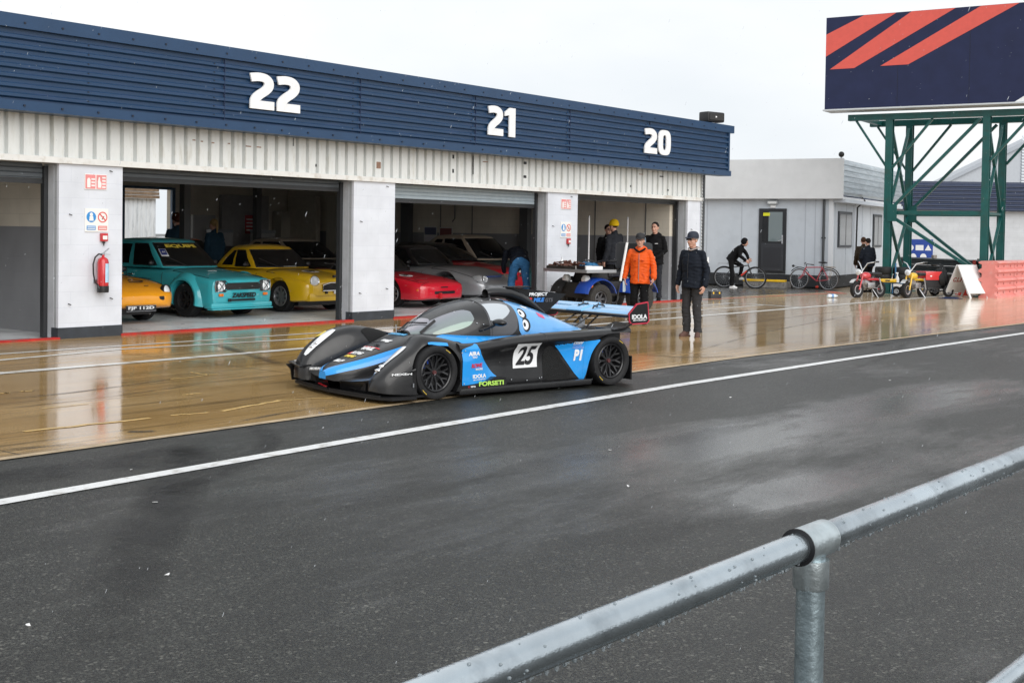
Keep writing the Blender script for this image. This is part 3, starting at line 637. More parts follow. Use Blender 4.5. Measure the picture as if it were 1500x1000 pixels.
def patch(fn,rows,name,mat,parent,off=.004,m=10,smooth=50,flip=1.):
    """skin piece lying off the surface fn; rows = (x,ta,tb)"""
    mb=MB();rg=[]
    for x,a,b in rows:
        r=[]
        for j in range(m+1):
            t=a+(b-a)*j/m;p=fn(x,t);e=.004
            du=fn(x+e,t)-fn(x-e,t);dv=fn(x,min(t+e,.9999))-fn(x,max(t-e,.0001));nn=du.cross(dv)
            nn=nn.normalized() if nn.length>1e-9 else Vc((0,0,1))
            if nn.dot(p-Vc((p.x,REFY,.25)))<0: nn=-nn
            r.append(p+nn*off)
        rg.append(r)
    mb.loft(rg,False);return mb.build(name,mat,parent,smooth)
REFY=0.
mb=surf(nose,2.03,-1.7,70,28);bm=mb.bm
mb.build('nose_tub',carb,rc,60)
mb=MB();mb.face([nose(2.03,j/16) for j in range(17)]);mb.build('nose_tip',cblue,rc)
def lerp_rows(tab,n):
    x0,x1=tab[0][0],tab[-1][0]
    return [(x0+(x1-x0)*i/n,)+tuple(cr(tab,x0+(x1-x0)*i/n) if x0<x1 else cr2(tab,x0+(x1-x0)*i/n)) for i in range(n+1)]
def cr2(tab,x): return cr(tab[::-1],x)
# blue V along both upper edges of the nose
for sg in(0,1):
    f=(lambda x,t:nose(x,t)) if sg==0 else (lambda x,t:nose(x,1-t))
    patch(f,lerp_rows([(2.03,.05,.50),(1.98,.07,.44),(1.88,.09,.37),(1.7,.10,.31),(1.45,.13,.29),(1.2,.19,.285),(1.0,.25,.30),(.86,.27,.31)],30),'blue_stripe',cblue,rc,.004)
# blue body side below the windscreen, runs back along the cockpit
for sg in(0,1):
    f=(lambda x,t:nose(x,t)) if sg==0 else (lambda x,t:nose(x,1-t))
    patch(f,lerp_rows([(.86,.17,.31),(.6,.12,.40),(.3,.10,.42),(0,.1,.42),(-.5,.1,.42),(-1.0,.1,.42),(-1.3,.1,.42)],24),'blue_shoulder',cblue,rc,.004)
# ---- canopy and engine cover: one flowing surface
CT=[(1.0,.10,.655),(.93,.20,.682),(.8,.32,.748),(.65,.395,.828),(.5,.44,.895),(.35,.47,.945),(.2,.488,.978),(.05,.497,.995),(-.12,.50,1.0),(-.33,.495,.972),(-.6,.47,.905),(-.85,.43,.825),(-1.1,.37,.738),(-1.35,.29,.65),(-1.52,.2,.60)]
def can(x,t):
    w,zt=cr(CT[::-1],x);a=PI*t;c,s=math.cos(a),math.sin(a)
    y=w*math.copysign(abs(c)**.78,c);zb=.58
    return Vc((x,y,zb+(zt-zb)*max(s,0)**.80))
mb=surf(can,1.0,-1.52,80,36);mb.build('canopy',carb,rc,60)
mb=MB()
rows=lerp_rows([(.985,.02,.98),(.93,.04,.96),(.87,.05,.95),(.81,.06,.94),(.76,.065,.935)],12)
def screen(off,name,mat,parent):
    o=patch(can,rows,name,mat,parent,off,24)
    a=patch(can,lerp_rows([(.76,.065,.40),(.68,.07,.385),(.58,.08,.365),(.48,.095,.345),(.40,.12,.32),(.345,.17,.27)],16),name,mat,parent,off)
    b=patch(lambda x,t:can(x,1-t),lerp_rows([(.76,.065,.40),(.68,.07,.385),(.58,.08,.365),(.48,.095,.345),(.40,.12,.32),(.345,.17,.27)],16),name,mat,parent,off)
    o2=patch(can,lerp_rows([(.76,.40,.60),(.74,.43,.57),(.73,.47,.53)],4),name,mat,parent,off)
    me=bpy.data.meshes.new(name);bm=bmesh.new()
    for q in(o,a,b,o2):
        bm.from_mesh(q.data);bpy.data.objects.remove(q)
    bmesh.ops.remove_doubles(bm,verts=bm.verts[:],dist=.001);bm.to_mesh(me);bm.free();r=link(name,me,mat,parent,50);return r
screen(.005,'windscreen',glassf,rc)
# side windows, dark door skins, blue cowl
for sg in(0,1):
    f=can if sg==0 else (lambda x,t:can(x,1-t))
    patch(f,lerp_rows([(.15,.13,.335),(.06,.12,.335),(-.04,.14,.325),(-.12,.18,.31),(-.165,.22,.29)],14),'side_window',glassd,rc,.006)
    patch(f,lerp_rows([(.17,.0,.37),(.05,.0,.375),(-.12,.01,.365),(-.21,.05,.34),(-.245,.12,.29)],14),'door_skin',pm('door satin',(.06,.062,.07),.35,coat=.5),rc,.0025)
    patch(f,lerp_rows([(-.20,.35,.38),(-.22,.33,.395),(-.25,.0,.40),(-.5,.0,.42),(-.8,.0,.435),(-1.1,.0,.45),(-1.35,.0,.46),(-1.51,.0,.47)],30),'cowl_skin',pm('cowl skylit blue',(.12,.36,.70),.28,coat=.8,nz=.05),rc,.004)  # cowl paler than the race blue: reflected sky mixed into the paint colour
# door gap and roof seam lines
def seam(pts,name='panel_gap',r=.004):
    mb=MB();mb.tube(pts,r,5);return mb.build(name,black,rc)
seam([can(.17-.03*abs(2*t-1),t)+Vc((0,0,.002)) for t in [i/30 for i in range(31)]])
# ---- front fenders
FT=[ # x, inner y, outer y, top z, bottom z
 (1.93,.64,.80,.27,.12),(1.90,.605,.84,.33,.11),(1.82,.57,.89,.43,.10),(1.70,.535,.915,.53,.09),(1.58,.505,.925,.607,.08),(1.45,.48,.93,.657,.08),
 (1.3,.465,.93,.682,.08),(1.15,.46,.93,.672,.08),(1.0,.45,.93,.645,.08),(.85,.47,.925,.605,.08),(.72,.50,.92,.575,.09),(.6,.54,.90,.56,.1)]
FN=[(1.88,.67,.80,.23,.12),(1.84,.64,.84,.27,.11),(1.76,.61,.89,.345,.10),(1.64,.575,.915,.43,.09),(1.53,.545,.925,.505,.08),(1.42,.515,.93,.575,.08)]+[(x,a,b,c-.012,d) for x,a,b,c,d in FT[6:]]
def fend(sg):
    tab=(FN if sg>0 else FT)[::-1]
    def f(x,t):
        yi,yo,zt,zb=cr(tab,x);yc=(yi+yo)/2;w=(yo-yi)/2;a=PI*t;c,s=math.cos(a),math.sin(a)
        y=yc-w*math.copysign(abs(c)**.62,c);k=.60
        return Vc((x,sg*y,zb+(zt-zb)*max(s,0)**k))
    return f
def cyl(x,y0,y1,z,r,n=40):
    m=MB();m.loft([[(x+r*math.cos(2*PI*k/n),y,z+r*math.sin(2*PI*k/n)) for k in range(n)] for y in (y0,y1)],True,True,True);return m.mesh('c')
for sg in(1,-1):
    f=fend(sg);x0=1.88 if sg>0 else 1.93;mb=MB();mb.loft([[f(x0-(x0-.6)*i/50,j/24) for j in range(25)] for i in range(51)],True,True,True)
    me=mb.mesh('fender')
    c=[cyl(1.19,min(sg*.60,sg*1.2),max(sg*.60,sg*1.2),.285,.318)]
    c2=MB()
    if sg==-1: # louvred rear of the fender is open towards the cockpit
        pass
    c2.box((.3,min(sg*.2,sg*.62),.15),(1.0,max(sg*.2,sg*.62),.60));c.append(c2.mesh('k'))
    c3=MB();c3.box((.3,min(sg*.62,sg*1.2),-.1),(.885,max(sg*.62,sg*1.2),.53));c.append(c3.mesh('k'))
    o=link('front_fender',cut(me,c,'fender'),carb,rc,45)
    REFY=sg*.69
    hl=patch(f,lerp_rows([(x-(.05 if sg>0 else 0),a,b) for x,a,b in [(1.865,.38,.46),(1.84,.35,.48),(1.75,.355,.49),(1.65,.37,.50),(1.56,.40,.505),(1.50,.44,.50)]],16),'headlight',pm('headlight cover',(.78,.80,.82),.08,coat=1,spec=.8,nz=.08,ns=14),o,.006)
    mb=MB()
    for q in (.3,.55):
        p=f(1.84-.2*q,.43);mb.ell(p+Vc((0,0,.002)),(.035,.035,.02),n=12,m=6)
    mb.build('lamp_bowl',chrome,hl)
    if sg==-1:
        patch(f,[(1.60+.06*math.cos(a),.55-.055*math.sin(a),.55+.055*math.sin(a)) for a in [PI*i/10 for i in range(11)]],'round_sticker',dyel,o,.005)
    if sg==-1: patch(f,lerp_rows([(1.22,.30,.34),(1.15,.20,.40),(1.05,.12,.42),(.95,.10,.41),(.88,.12,.38)],10),'fender_vent',pm('void black',(.003,.003,.003),.9),o,.005)
    patch(f,lerp_rows([(1.28,.70,.725),(1.15,.685,.73),(1.02,.675,.72)],6),'blue_flash',cblue,o,.004)
REFY=0.
# panel below the headlight joining nose to fender, and the front inner well
mb=MB()
for sg in(1,-1):
    mb.loft([[(1.84,sg*.20,.10),(1.84,sg*.20,.16),(1.84,sg*.56,.18),(1.84,sg*.56,.10)],[(1.55,sg*.26,.10),(1.55,sg*.26,.24),(1.55,sg*.52,.28),(1.55,sg*.52,.10)],[(1.2,sg*.32,.1),(1.2,sg*.32,.40),(1.2,sg*.5,.46),(1.2,sg*.5,.1)],[(.9,sg*.4,.1),(.9,sg*.42,.52),(.9,sg*.6,.53),(.9,sg*.6,.1)]],True,True,True)
mb.build('inner_panel',carbm,rc,30)
# ---- bodyside: shoulder beam and undercut flank from front wheel to tail
ST=[ # x, shoulder y, mid y, low y, top z, mid z
 (.885,.905,.915,.905,.585,.38),(.8,.905,.915,.905,.575,.36),(.6,.90,.875,.885,.575,.36),(.4,.89,.81,.835,.595,.36),(.2,.875,.775,.79,.615,.36),(0,.87,.77,.785,.628,.36),(-.3,.88,.77,.79,.642,.36),(-.6,.90,.79,.80,.652,.36),(-.8,.92,.835,.82,.655,.36),(-.95,.935,.905,.87,.658,.36),(-1.1,.94,.93,.90,.662,.36),(-1.3,.94,.935,.91,.664,.36),(-1.45,.93,.92,.90,.668,.36),(-1.62,.90,.88,.87,.682,.36)]
def side(sg):
    def f(x,t):
        ys,ym,yl,zt,zm=cr(ST[::-1],x)
        cp=[(.40,zt-.13),(.57,zt-.10),(ys-.15,zt-.012),(ys-.045,zt-.012),(ys-.006,zt-.055),(ys-.012,zt-.10),(ym+(ys-ym)*.25,zt-.17),(ym,zm),(ym*.5+yl*.5,.22),(yl,.10),(yl-.02,.07)]
        u=t*(len(cp)-1);i=min(int(u),len(cp)-2);q=u-i
        p0,p1,p2,p3=cp[max(i-1,0)],cp[i],cp[i+1],cp[min(i+2,len(cp)-1)]
        v=[.5*((2*p1[k])+(-p0[k]+p2[k])*q+(2*p0[k]-5*p1[k]+4*p2[k]-p3[k])*q*q+(-p0[k]+3*p1[k]-3*p2[k]+p3[k])*q**3) for k in(0,1)]
        return Vc((x,sg*v[0],v[1]))
    return f
def yside(x,z,sg=1):
    f=side(sg);lo,hi=.42,1.
    for _ in range(30):
        m=(lo+hi)/2
        if f(x,m).z>z: lo=m
        else: hi=m
    return abs(f(x,lo).y)
def tside(x,z):
    f=side(1);lo,hi=.25,1.
    for _ in range(30):
        m=(lo+hi)/2
        if f(x,m).z>z: lo=m
        else: hi=m
    return lo
for sg in(1,-1):
    f=side(sg);mb=MB();mb.loft([[f(.885-2.505*i/70,j/40) for j in range(41)]+[Vc((.885-2.505*i/70,sg*.40,.07))] for i in range(71)],True,True,True)
    me=mb.mesh('side')
    k3=MB();k3.prism([(-.985,-.1),(-.935,.12),(-.955,.30),(-1.0,.46),(-1.08,.56),(-1.2,.607),(-1.32,.615),(-2,.60),(-2,-.1)],.58,1.3,basis((0,0,0),(1,0,0),(0,0,1),(0,sg,0)))
    o=link('flank',cut(me,[k3.mesh('k')],'flank'),carb,rc,40)
    # blue panels, front and rear
    REFY=sg*.6
    def pat(poly_rows,name,mat,off=.007):
        rows=[(x,tside(x,zt),tside(x,zb)) for x,zt,zb in poly_rows];return patch(f,rows,name,mat,o,off,14)
    pat(lerp_rows([(.862,.515,.135),(.80,.53,.135),(.72,.545,.14),(.645,.555,.145),(.60,.46,.15),(.50,.34,.165),(.40,.24,.18),(.33,.195,.19)],22),'blue_panel',cblue)
    pat(lerp_rows([(-.45,.535,.525),(-.50,.535,.495),(-.58,.535,.43),(-.68,.535,.31),(-.79,.535,.17),(-.89,.535,.07)],20),'blue_panel',cblue)
    pat(lerp_rows([(-.891,.535,.075),(-.925,.537,.13),(-.96,.54,.34),(-1.01,.54,.45),(-1.06,.545,.505),(-1.09,.545,.53)],10),'blue_panel',cblue)
    pat([(-.36,.46,.12),(-.42,.50,.10),(-.48,.48,.10),(-.55,.41,.10),(-.65,.30,.10),(-.74,.2,.10)],'side_intake',pm('intake mesh',(.004,.004,.004),.7,bump=1,bs=150),.004)
    # the flared foot carrying the sponsor strip
    mb=MB();mb.prism([(.90,.10),(.26,.10),(.275,.19),(.42,.20),(.55,.155),(.88,.125)],.84,.918,basis((0,0,0),(1,0,0),(0,0,1),(0,sg,0)));mb.build('flared_foot',carb,o)
REFY=0.
seam([side(1)(-.33,t) for t in [.05+.9*i/30 for i in range(31)]]);seam([fend(1)(.80,t)+Vc((0,0,.002)) for t in [.25+.45*i/16 for i in range(17)]])
mb=MB()
for x,z in ((.1,.14),(-.12,.12),(-.3,.135),(-.33,.14),(.84,.15),(.82,.5),(.86,.48)):
    mb.ell((x,yside(x,z)+.012,z),(.008,.005,.008),n=8,m=5)
for x,t in ((.5,.345),(.2,.40),(.08,.40),(-.05,.41),(.33,.12),(.25,.1)):
    mb.ell(can(x,t)+Vc((0,.006,.003)),(.008,.006,.008),n=8,m=5)
mb.build('fastener',steel,rc)
# rear lip, tail and diffuser
mb=MB()
for sg in(1,-1):
    mb.loft([[(-1.30,sg*.62,.665),(-1.30,sg*.93,.655),(-1.30,sg*.93,.635),(-1.30,sg*.62,.64)],[(-1.48,sg*.6,.672),(-1.48,sg*.935,.672),(-1.48,sg*.93,.652),(-1.48,sg*.6,.65)],[(-1.66,sg*.56,.715),(-1.60,sg*.93,.715),(-1.60,sg*.93,.70),(-1.66,sg*.56,.70)]],True,True,True)
mb.build('tail_lip',carb,rc,30)
mb=MB();mb.loft([[(-1.3,-.62,.12),(-1.3,.62,.12),(-1.3,.62,.60),(-1.3,-.62,.60)],[(-1.7,-.62,.2),(-1.7,.62,.2),(-1.7,.62,.63),(-1.7,-.62,.63)]],True,True,True)
for y in (-.8,.8): mb.box((-1.64,y-.10,.05),(-1.62,y+.10,.33))
for y in (-.5,-.25,0,.25,.5): mb.box((-1.85,y-.006,.06),(-1.45,y+.006,.2))
mb.build('tail',carbm,rc)
# ---- roof scoop and shark fin
mb=MB()
path=[(-.12,.0,1.055,.048),(-.18,0,1.062,.055),(-.3,0,1.065,.06),(-.46,0,1.05,.064),(-.6,0,1.01,.066),(-.74,0,.945,.064),(-.87,0,.87,.055),(-1.0,0,.79,.04)]
mb.loft([[ (x,y+1.25*r*math.cos(2*PI*k/18),z+r*math.sin(2*PI*k/18)) for k in range(18)] for x,y,z,r in path],True,False,True);mb.build('roof_scoop',carb,rc,50)
mb=MB();mb.loft([[(x,1.25*r*math.cos(2*PI*k/18),z+r*math.sin(2*PI*k/18)) for k in range(18)] for x,z,r in((-.12,1.055,.046),(-.36,1.062,.04))],True,False,True);mb.build('scoop_mouth',pm('void black',(.003,.003,.003),.9),rc)
fin=[(-.3,1.09),(-.42,1.125),(-.8,1.09),(-1.36,1.025),(-1.34,1.01),(-.99,.765),(-.84,.75),(-.5,.93)]
mb=MB();mb.prism(fin,-.008,.008,basis((0,0,0),(1,0,0),(0,0,1),(0,-1,0)));fo=mb.build('shark_fin',carbm,rc)
mb=MB();mb.prism([(-.42,.05),(-.75,.06),(-.78,-.06),(-.42,-.05)],1.118,1.128);mb.build('fin_cap',carb,fo)
mb=MB()
for sg in (1,-1): mb.tube([(.0,sg*.13,.985),(-.1,sg*.12,1.0),(-.13,sg*.065,1.03)],.012,6)
mb.build('scoop_strut',black,rc)
# ---- rear wing
def wingsec(y,dz=0):
    pr=[(0,0),(.06,.022),(.16,.030),(.26,.018),(.32,.045),(.318,.052),(.24,.034),(.14,.05),(.04,.04),(-.004,.012)]
    return [(-1.62-x*.98,y,.79+z+x*.16+dz) for x,z in pr]
mb=MB();mb.loft([wingsec(-.84),wingsec(-.3,-.0),wingsec(-.28,.018),wingsec(.0,.018),wingsec(.02,0),wingsec(.84)],True,True,True);wg=mb.build('rear_wing',pm('wing blue',(.16,.43,.74),.25,coat=.8),rc,30)
mb=MB();mb.loft([[(-1.605,y,.775),(-1.605,y,.805),(-1.63,y,.815),(-1.66,y,.785)] for y in(-.84,.84)],True,True,True);mb.build('leading_edge',carb,wg)
for sg in(1,-1):
    ep=[(-1.62,.82),(-1.75,.935),(-1.93,.955),(-1.955,.73),(-1.92,.705),(-1.67,.70),(-1.635,.73)]
    T=basis((0,sg*.845,0),(1,0,0),(0,0,1),(0,-1,0))
    mb=MB();mb.prism(ep,-.007,.007,T);e=mb.build('end_plate',carbm,rc)
    L_,R_=ribbon(ep,.014,True);mb=MB();n=len(ep)
    for zz in(-.0085,.0085):
        V1=[mb.bm.verts.new(T@Vc((q[0],q[1],zz))) for q in L_];V2=[mb.bm.verts.new(T@Vc((q[0],q[1],zz))) for q in R_]
        for i in range(n): mb.bm.faces.new([V1[i],V1[(i+1)%n],V2[(i+1)%n],V2[i]])
    mb.build('red_rim',pm('rim red',(.5,.03,.06),.4),e)
    if sg==1:
        text('lettering','IDOLA',.25,.055,dwhite,e,basis((-1.795,.854,.785),(-1,0,0),(0,0,1),(0,1,0)),.03)
        text('lettering','MOTORSPORT',.22,.016,dwhite,e,basis((-1.80,.854,.742),(-1,0,0),(0,0,1),(0,1,0)),.01)
mb=MB()
for y in(-.14,.14):
    mb.rod((-1.32,y,.60),(-1.72,y,.80),.011);mb.rod((-1.55,y,.60),(-1.86,y,.82),.011);mb.rod((-1.34,y,.60),(-1.50,y,.70),.007)
    mb.tube([(-1.66,y,.79),(-1.70,y,.87),(-1.78,y,.895),(-1.86,y,.885),(-1.92,y,.85)],.010,6)
    mb.rod((-1.70,y,.89),(-1.76,y,.86),.006);mb.rod((-1.78,y,.915),(-1.76,y,.86),.006);mb.rod((-1.86,y,.905),(-1.84,y,.87),.006)
mb.build('wing_stay',pm('stay black',(.02,.02,.022),.35),rc,40)
mb=MB();mb.box((-1.58,-.10,.60),(-1.45,.10,.66),.01);mb.cbox((-1.62,.02,.67),(.05,.06,.09),.01);mb.build('rear_camera',steel,rc)
mb=MB();mb.ell((-1.62,.0,.715),(.03,.03,.03),n=10,m=6);mb.build('rain_lamp',black,rc)
# ---- wheels
rimb=pm('rim satin black',(.02,.02,.022),.3,.3,coat=.3)
def rwheel(x,y,w,r,sg,st=0.):
    ty,Mw=wheel('wheel',rc,(x,sg*y,r),r,w,.205,rimb,spokes=10,style='y',face=sg,rz=st)
    h=w/2;mb=MB();mb.lathe([(.001,h*.62),(.022,h*.62),(.026,h*.5),(.04,h*.48),(.045,h*.2)],14,Mw);mb.build('centre_nut',pm('nut red',(.16,.06,.06),.3,.6),ty)
    mb=MB()
    for a0,a1 in((R(12),R(26)),):
        pass
    mb.loft([[Mw@Vc((rr*math.cos(a),rr*math.sin(a),z_)) for rr,z_ in((.10,h*.1),(.165,h*.1),(.165,-h*.2),(.10,-h*.2))] for a in [R(-70+i*9) for i in range(6)]],True,True,True);mb.build('brake_caliper',pm('caliper blue',(.02,.08,.5),.35,coat=.4),ty)
    mb=MB()
    for a in (R(40),R(230)):
        mb.loft([[Mw@Vc((rr*math.cos(b),rr*math.sin(b),h+.0015)) for rr in(.255,.262)] for b in [a+R(i*4) for i in range(5)]],False)
    mb.build('tyre_marking',pm('tyre mark yellow',(.6,.42,.05),.5),ty)
for sg in(1,-1):
    rwheel(1.19,.795,.245,.287,sg,R(4) if sg>0 else R(4));rwheel(-1.27,.815,.275,.29,sg)
# ---- mirrors, wiper, antenna, tow loop
for sg in(1,-1):
    mb=MB();mb.ell((.17,sg*.66,.765),(.075,.10,.042));m_=mb.build('mirror',carb,rc,50)
    mb=MB();mb.tube([(.30,sg*.47,.67),(.24,sg*.54,.70),(.19,sg*.62,.745)],[.02,.014,.016],8);mb.tube([(.14,sg*.46,.69),(.17,sg*.6,.735)],.008,6);mb.build('mirror_arm',black,m_)
mb=MB();mb.tube([can(.93,.8)+Vc((.03,0,.0)),can(.86,.62)+Vc((.01,0,.03)),can(.80,.34)+Vc((.02,0,.02))],.009,6)
mb.bar(can(.90,.20)+Vc((.03,.02,-.01)),can(.74,.31)+Vc((.03,.04,.03)),.016,.03);mb.ell(can(.95,.80)+Vc((.03,0,0)),(.02,.02,.02),n=8,m=6);mb.build('wiper',black,rc)
mb=MB();mb.rod((1.02,-.12,.60),(1.03,-.12,.72),.006);mb.build('pitot_tube',steel,rc)
# ---- lettering and numbers
def onside(x,z,off=.011):
    def fn(p): return Vc((x-p.x,yside(x-p.x,z+p.y)+off+p.z,z+p.y))
    return fn
pl_=MB();g_=[[None]*9 for _ in range(9)]
for i in range(9):
    for j in range(9):
        xx=.072-.345*i/8;zz=.262+.275*j/8;g_[i][j]=Vc((xx,yside(xx,zz)+.008,zz))
pl_.loft(g_,False);npn=pl_.build('number_panel',dwhite,rc,40)
text('race_number','25',.27,.215,black,npn,None,.03,.22,fn=onside(-.10,.40,.011))
text('lettering','AIRA',.155,.045,dwhite,rc,None,.04,.1,fn=onside(.70,.465));text('lettering','GOLF',.07,.018,dwhite,rc,None,.02,fn=onside(.69,.425))
text('lettering','ROWE',.17,.045,wred,rc,None,.03,.15,fn=onside(.655,.335));text('lettering','RACING',.11,.022,dwhite,rc,None,.02,fn=onside(.62,.295))
text('lettering','IDOLA',.21,.042,dwhite,rc,None,.035,fn=onside(.615,.22));text('lettering','MOTORSPORT',.2,.012,dwhite,rc,None,.01,fn=onside(.61,.182))
def onfoot(x,z): return basis((x,.921,z),(-1,0,0),(0,0,1),(0,1,0))
text('lettering','FORSETI',.335,.05,dgreen,rc,onfoot(.475,.138),.03);text('lettering','MFG',.06,.018,dwhite,rc,onfoot(.72,.115),.02);text('lettering','C',.02,.018,wred,rc,onfoot(.775,.115),.02)
text('lettering','P1',.10,.13,dwhite,rc,None,.05,.15,fn=onside(-.82,.375));text('lettering','DEMV',.12,.03,dwhite,rc,None,.03,.1,fn=onside(-.80,.515));text('lettering','MOTOR',.10,.012,pm('decal lilac',(.4,.4,.7),.4),rc,None,.0,fn=onside(-.8,.485));text('lettering','RACING FAST',.13,.014,pm('decal lilac',(.4,.4,.7),.4),rc,None,.01,fn=onside(-.815,.46))
# fin lettering
fl=lambda x,z:basis((x,.0105,z),(-1,0,0),(0,0,1),(0,1,0))
text('lettering','PROJECT',.29,.05,dwhite,fo,fl(-.92,1.025),.03,.15);text('lettering','MILE',.17,.05,pm('letter blue',(.03,.2,.6),.4),fo,fl(-.93,.962),.05,.25);text('lettering','GT5',.12,.045,pm('letter grey',(.09,.09,.1),.4),fo,fl(-1.09,.957),.03,.25)
mb=MB();mb.prism([(-.77,.937),(-.82,.937),(-.82,.99),(-.77,.99)],-.011,-.0082,basis((0,0,0),(1,0,0),(0,0,1),(0,-1,0)));mb.build('emblem',wred,fo)
# shoulder and roof stickers
patch(side(1),[(-.80,.17,.25),(-.98,.17,.25)],'sticker',pm('sticker cream',(.6,.58,.45),.5),rc,.006)
patch(can,[(-.17,.415,.435),(-.31,.41,.43)],'sticker',pm('sticker sky',(.1,.4,.7),.4),rc,.007);patch(can,[(-.16,.41,.44),(-.20,.41,.44)],'sticker',dwhite,rc,.0085)
patch(can,[(-.30+.045*math.cos(a),.43-.016*math.sin(a),.43+.016*math.sin(a)) for a in [PI*i/10 for i in range(11)]],'tow_marker',pm('sticker coral',(.7,.22,.18),.4),rc,.01)
# two round eyes painted behind the door, and a small flag
for x,t,r in((-.37,.20,.055),(-.39,.085,.055)):
    patch(can,[(x+.035+.062*math.cos(a),t-.06*math.sin(a),t+.07*math.sin(a)) for a in [PI*i/14 for i in range(15)]][3:],'eye_outline',black,rc,.006)
    patch(can,[(x+.05+.045*math.cos(a),t-.045*math.sin(a),t+.045*math.sin(a)) for a in [PI*i/14 for i in range(15)]],'painted_eye',dwhite,rc,.0075)
    patch(can,[(x+.065+.018*math.cos(a),t-.02*math.sin(a),t+.02*math.sin(a)) for a in [PI*i/10 for i in range(11)]],'painted_pupil',black,rc,.009)
patch(can,[(-.60,.20,.27),(-.70,.18,.25)],'sticker',dpink,rc,.006);patch(can,[(-.41,.30,.34),(-.50,.30,.33)],'sticker',dwhite,rc,.006)
# nose stickers running up the bonnet
def onnose(x,y,rot=0.):
    c,s=math.cos(rot),math.sin(rot)
    def fn(p):
        xx=x-p.y;yy=y+p.x
        w,zt,zb=cr(NT[::-1],xx);q=min(abs(yy)/w,.98)
        # invert the section
        cc=q**(1/.55);ss=math.sqrt(max(0,1-cc*cc));return Vc((xx,yy,zb+(zt-zb)*ss**(.42 if xx>1.1 else .28+.14*max(0,(xx-.7)/.4))+.007+p.z))
    return fn
for (x,y,tx,w_,h_,m_) in ((1.82,-.01,'ELF',.16,.055,dwhite),(1.69,0,'MPS',.17,.05,dyel),(1.60,.0,'RTG',.20,.06,dwhite),(1.47,.01,'VAIL',.24,.07,dwhite),(1.25,.02,'mg',.18,.06,dwhite),(1.05,-.05,'RACELINE',.32,.05,pm('sticker sky',(.1,.4,.7),.4)),(.93,-.03,'ROBINSON',.34,.045,dwhite)):
    text('lettering',tx,w_,h_,m_,rc,None,.045,.15,fn=onnose(x,y,0))
patch(nose,[(1.64,.53,.60),(1.58,.53,.60)],'sticker',wred,rc,.005);patch(nose,[(1.44,.40,.56),(1.42,.40,.56)],'sticker',wred,rc,.005)
mb=MB();mb.box((1.33,-.06,.545),(1.37,.02,.552));mb.build('bonnet_vent',black,rc)
text('lettering','NEXEN',.24,.022,dwhite,rc,basis((1.64,.935,.30),(-1,.03,0),(0,0,1),(0,1,0)),.03)
text('lettering','MICHELIN',.22,.028,dwhite,rc,basis((1.96,-.28,.265),(0,1,.1),(-.3,0,.95),(1,0,.3)),.03)
text('lettering','NEXEN',.16,.035,dwhite,rc,basis((1.88,-.78,.30),(0,1,0),(-.97,0,.2),(.2,0,.97)),.03)
mb=MB();mb.box((1.50,.94,.16),(1.51,.95,.20));mb.build('tow_strap',steel,rc)
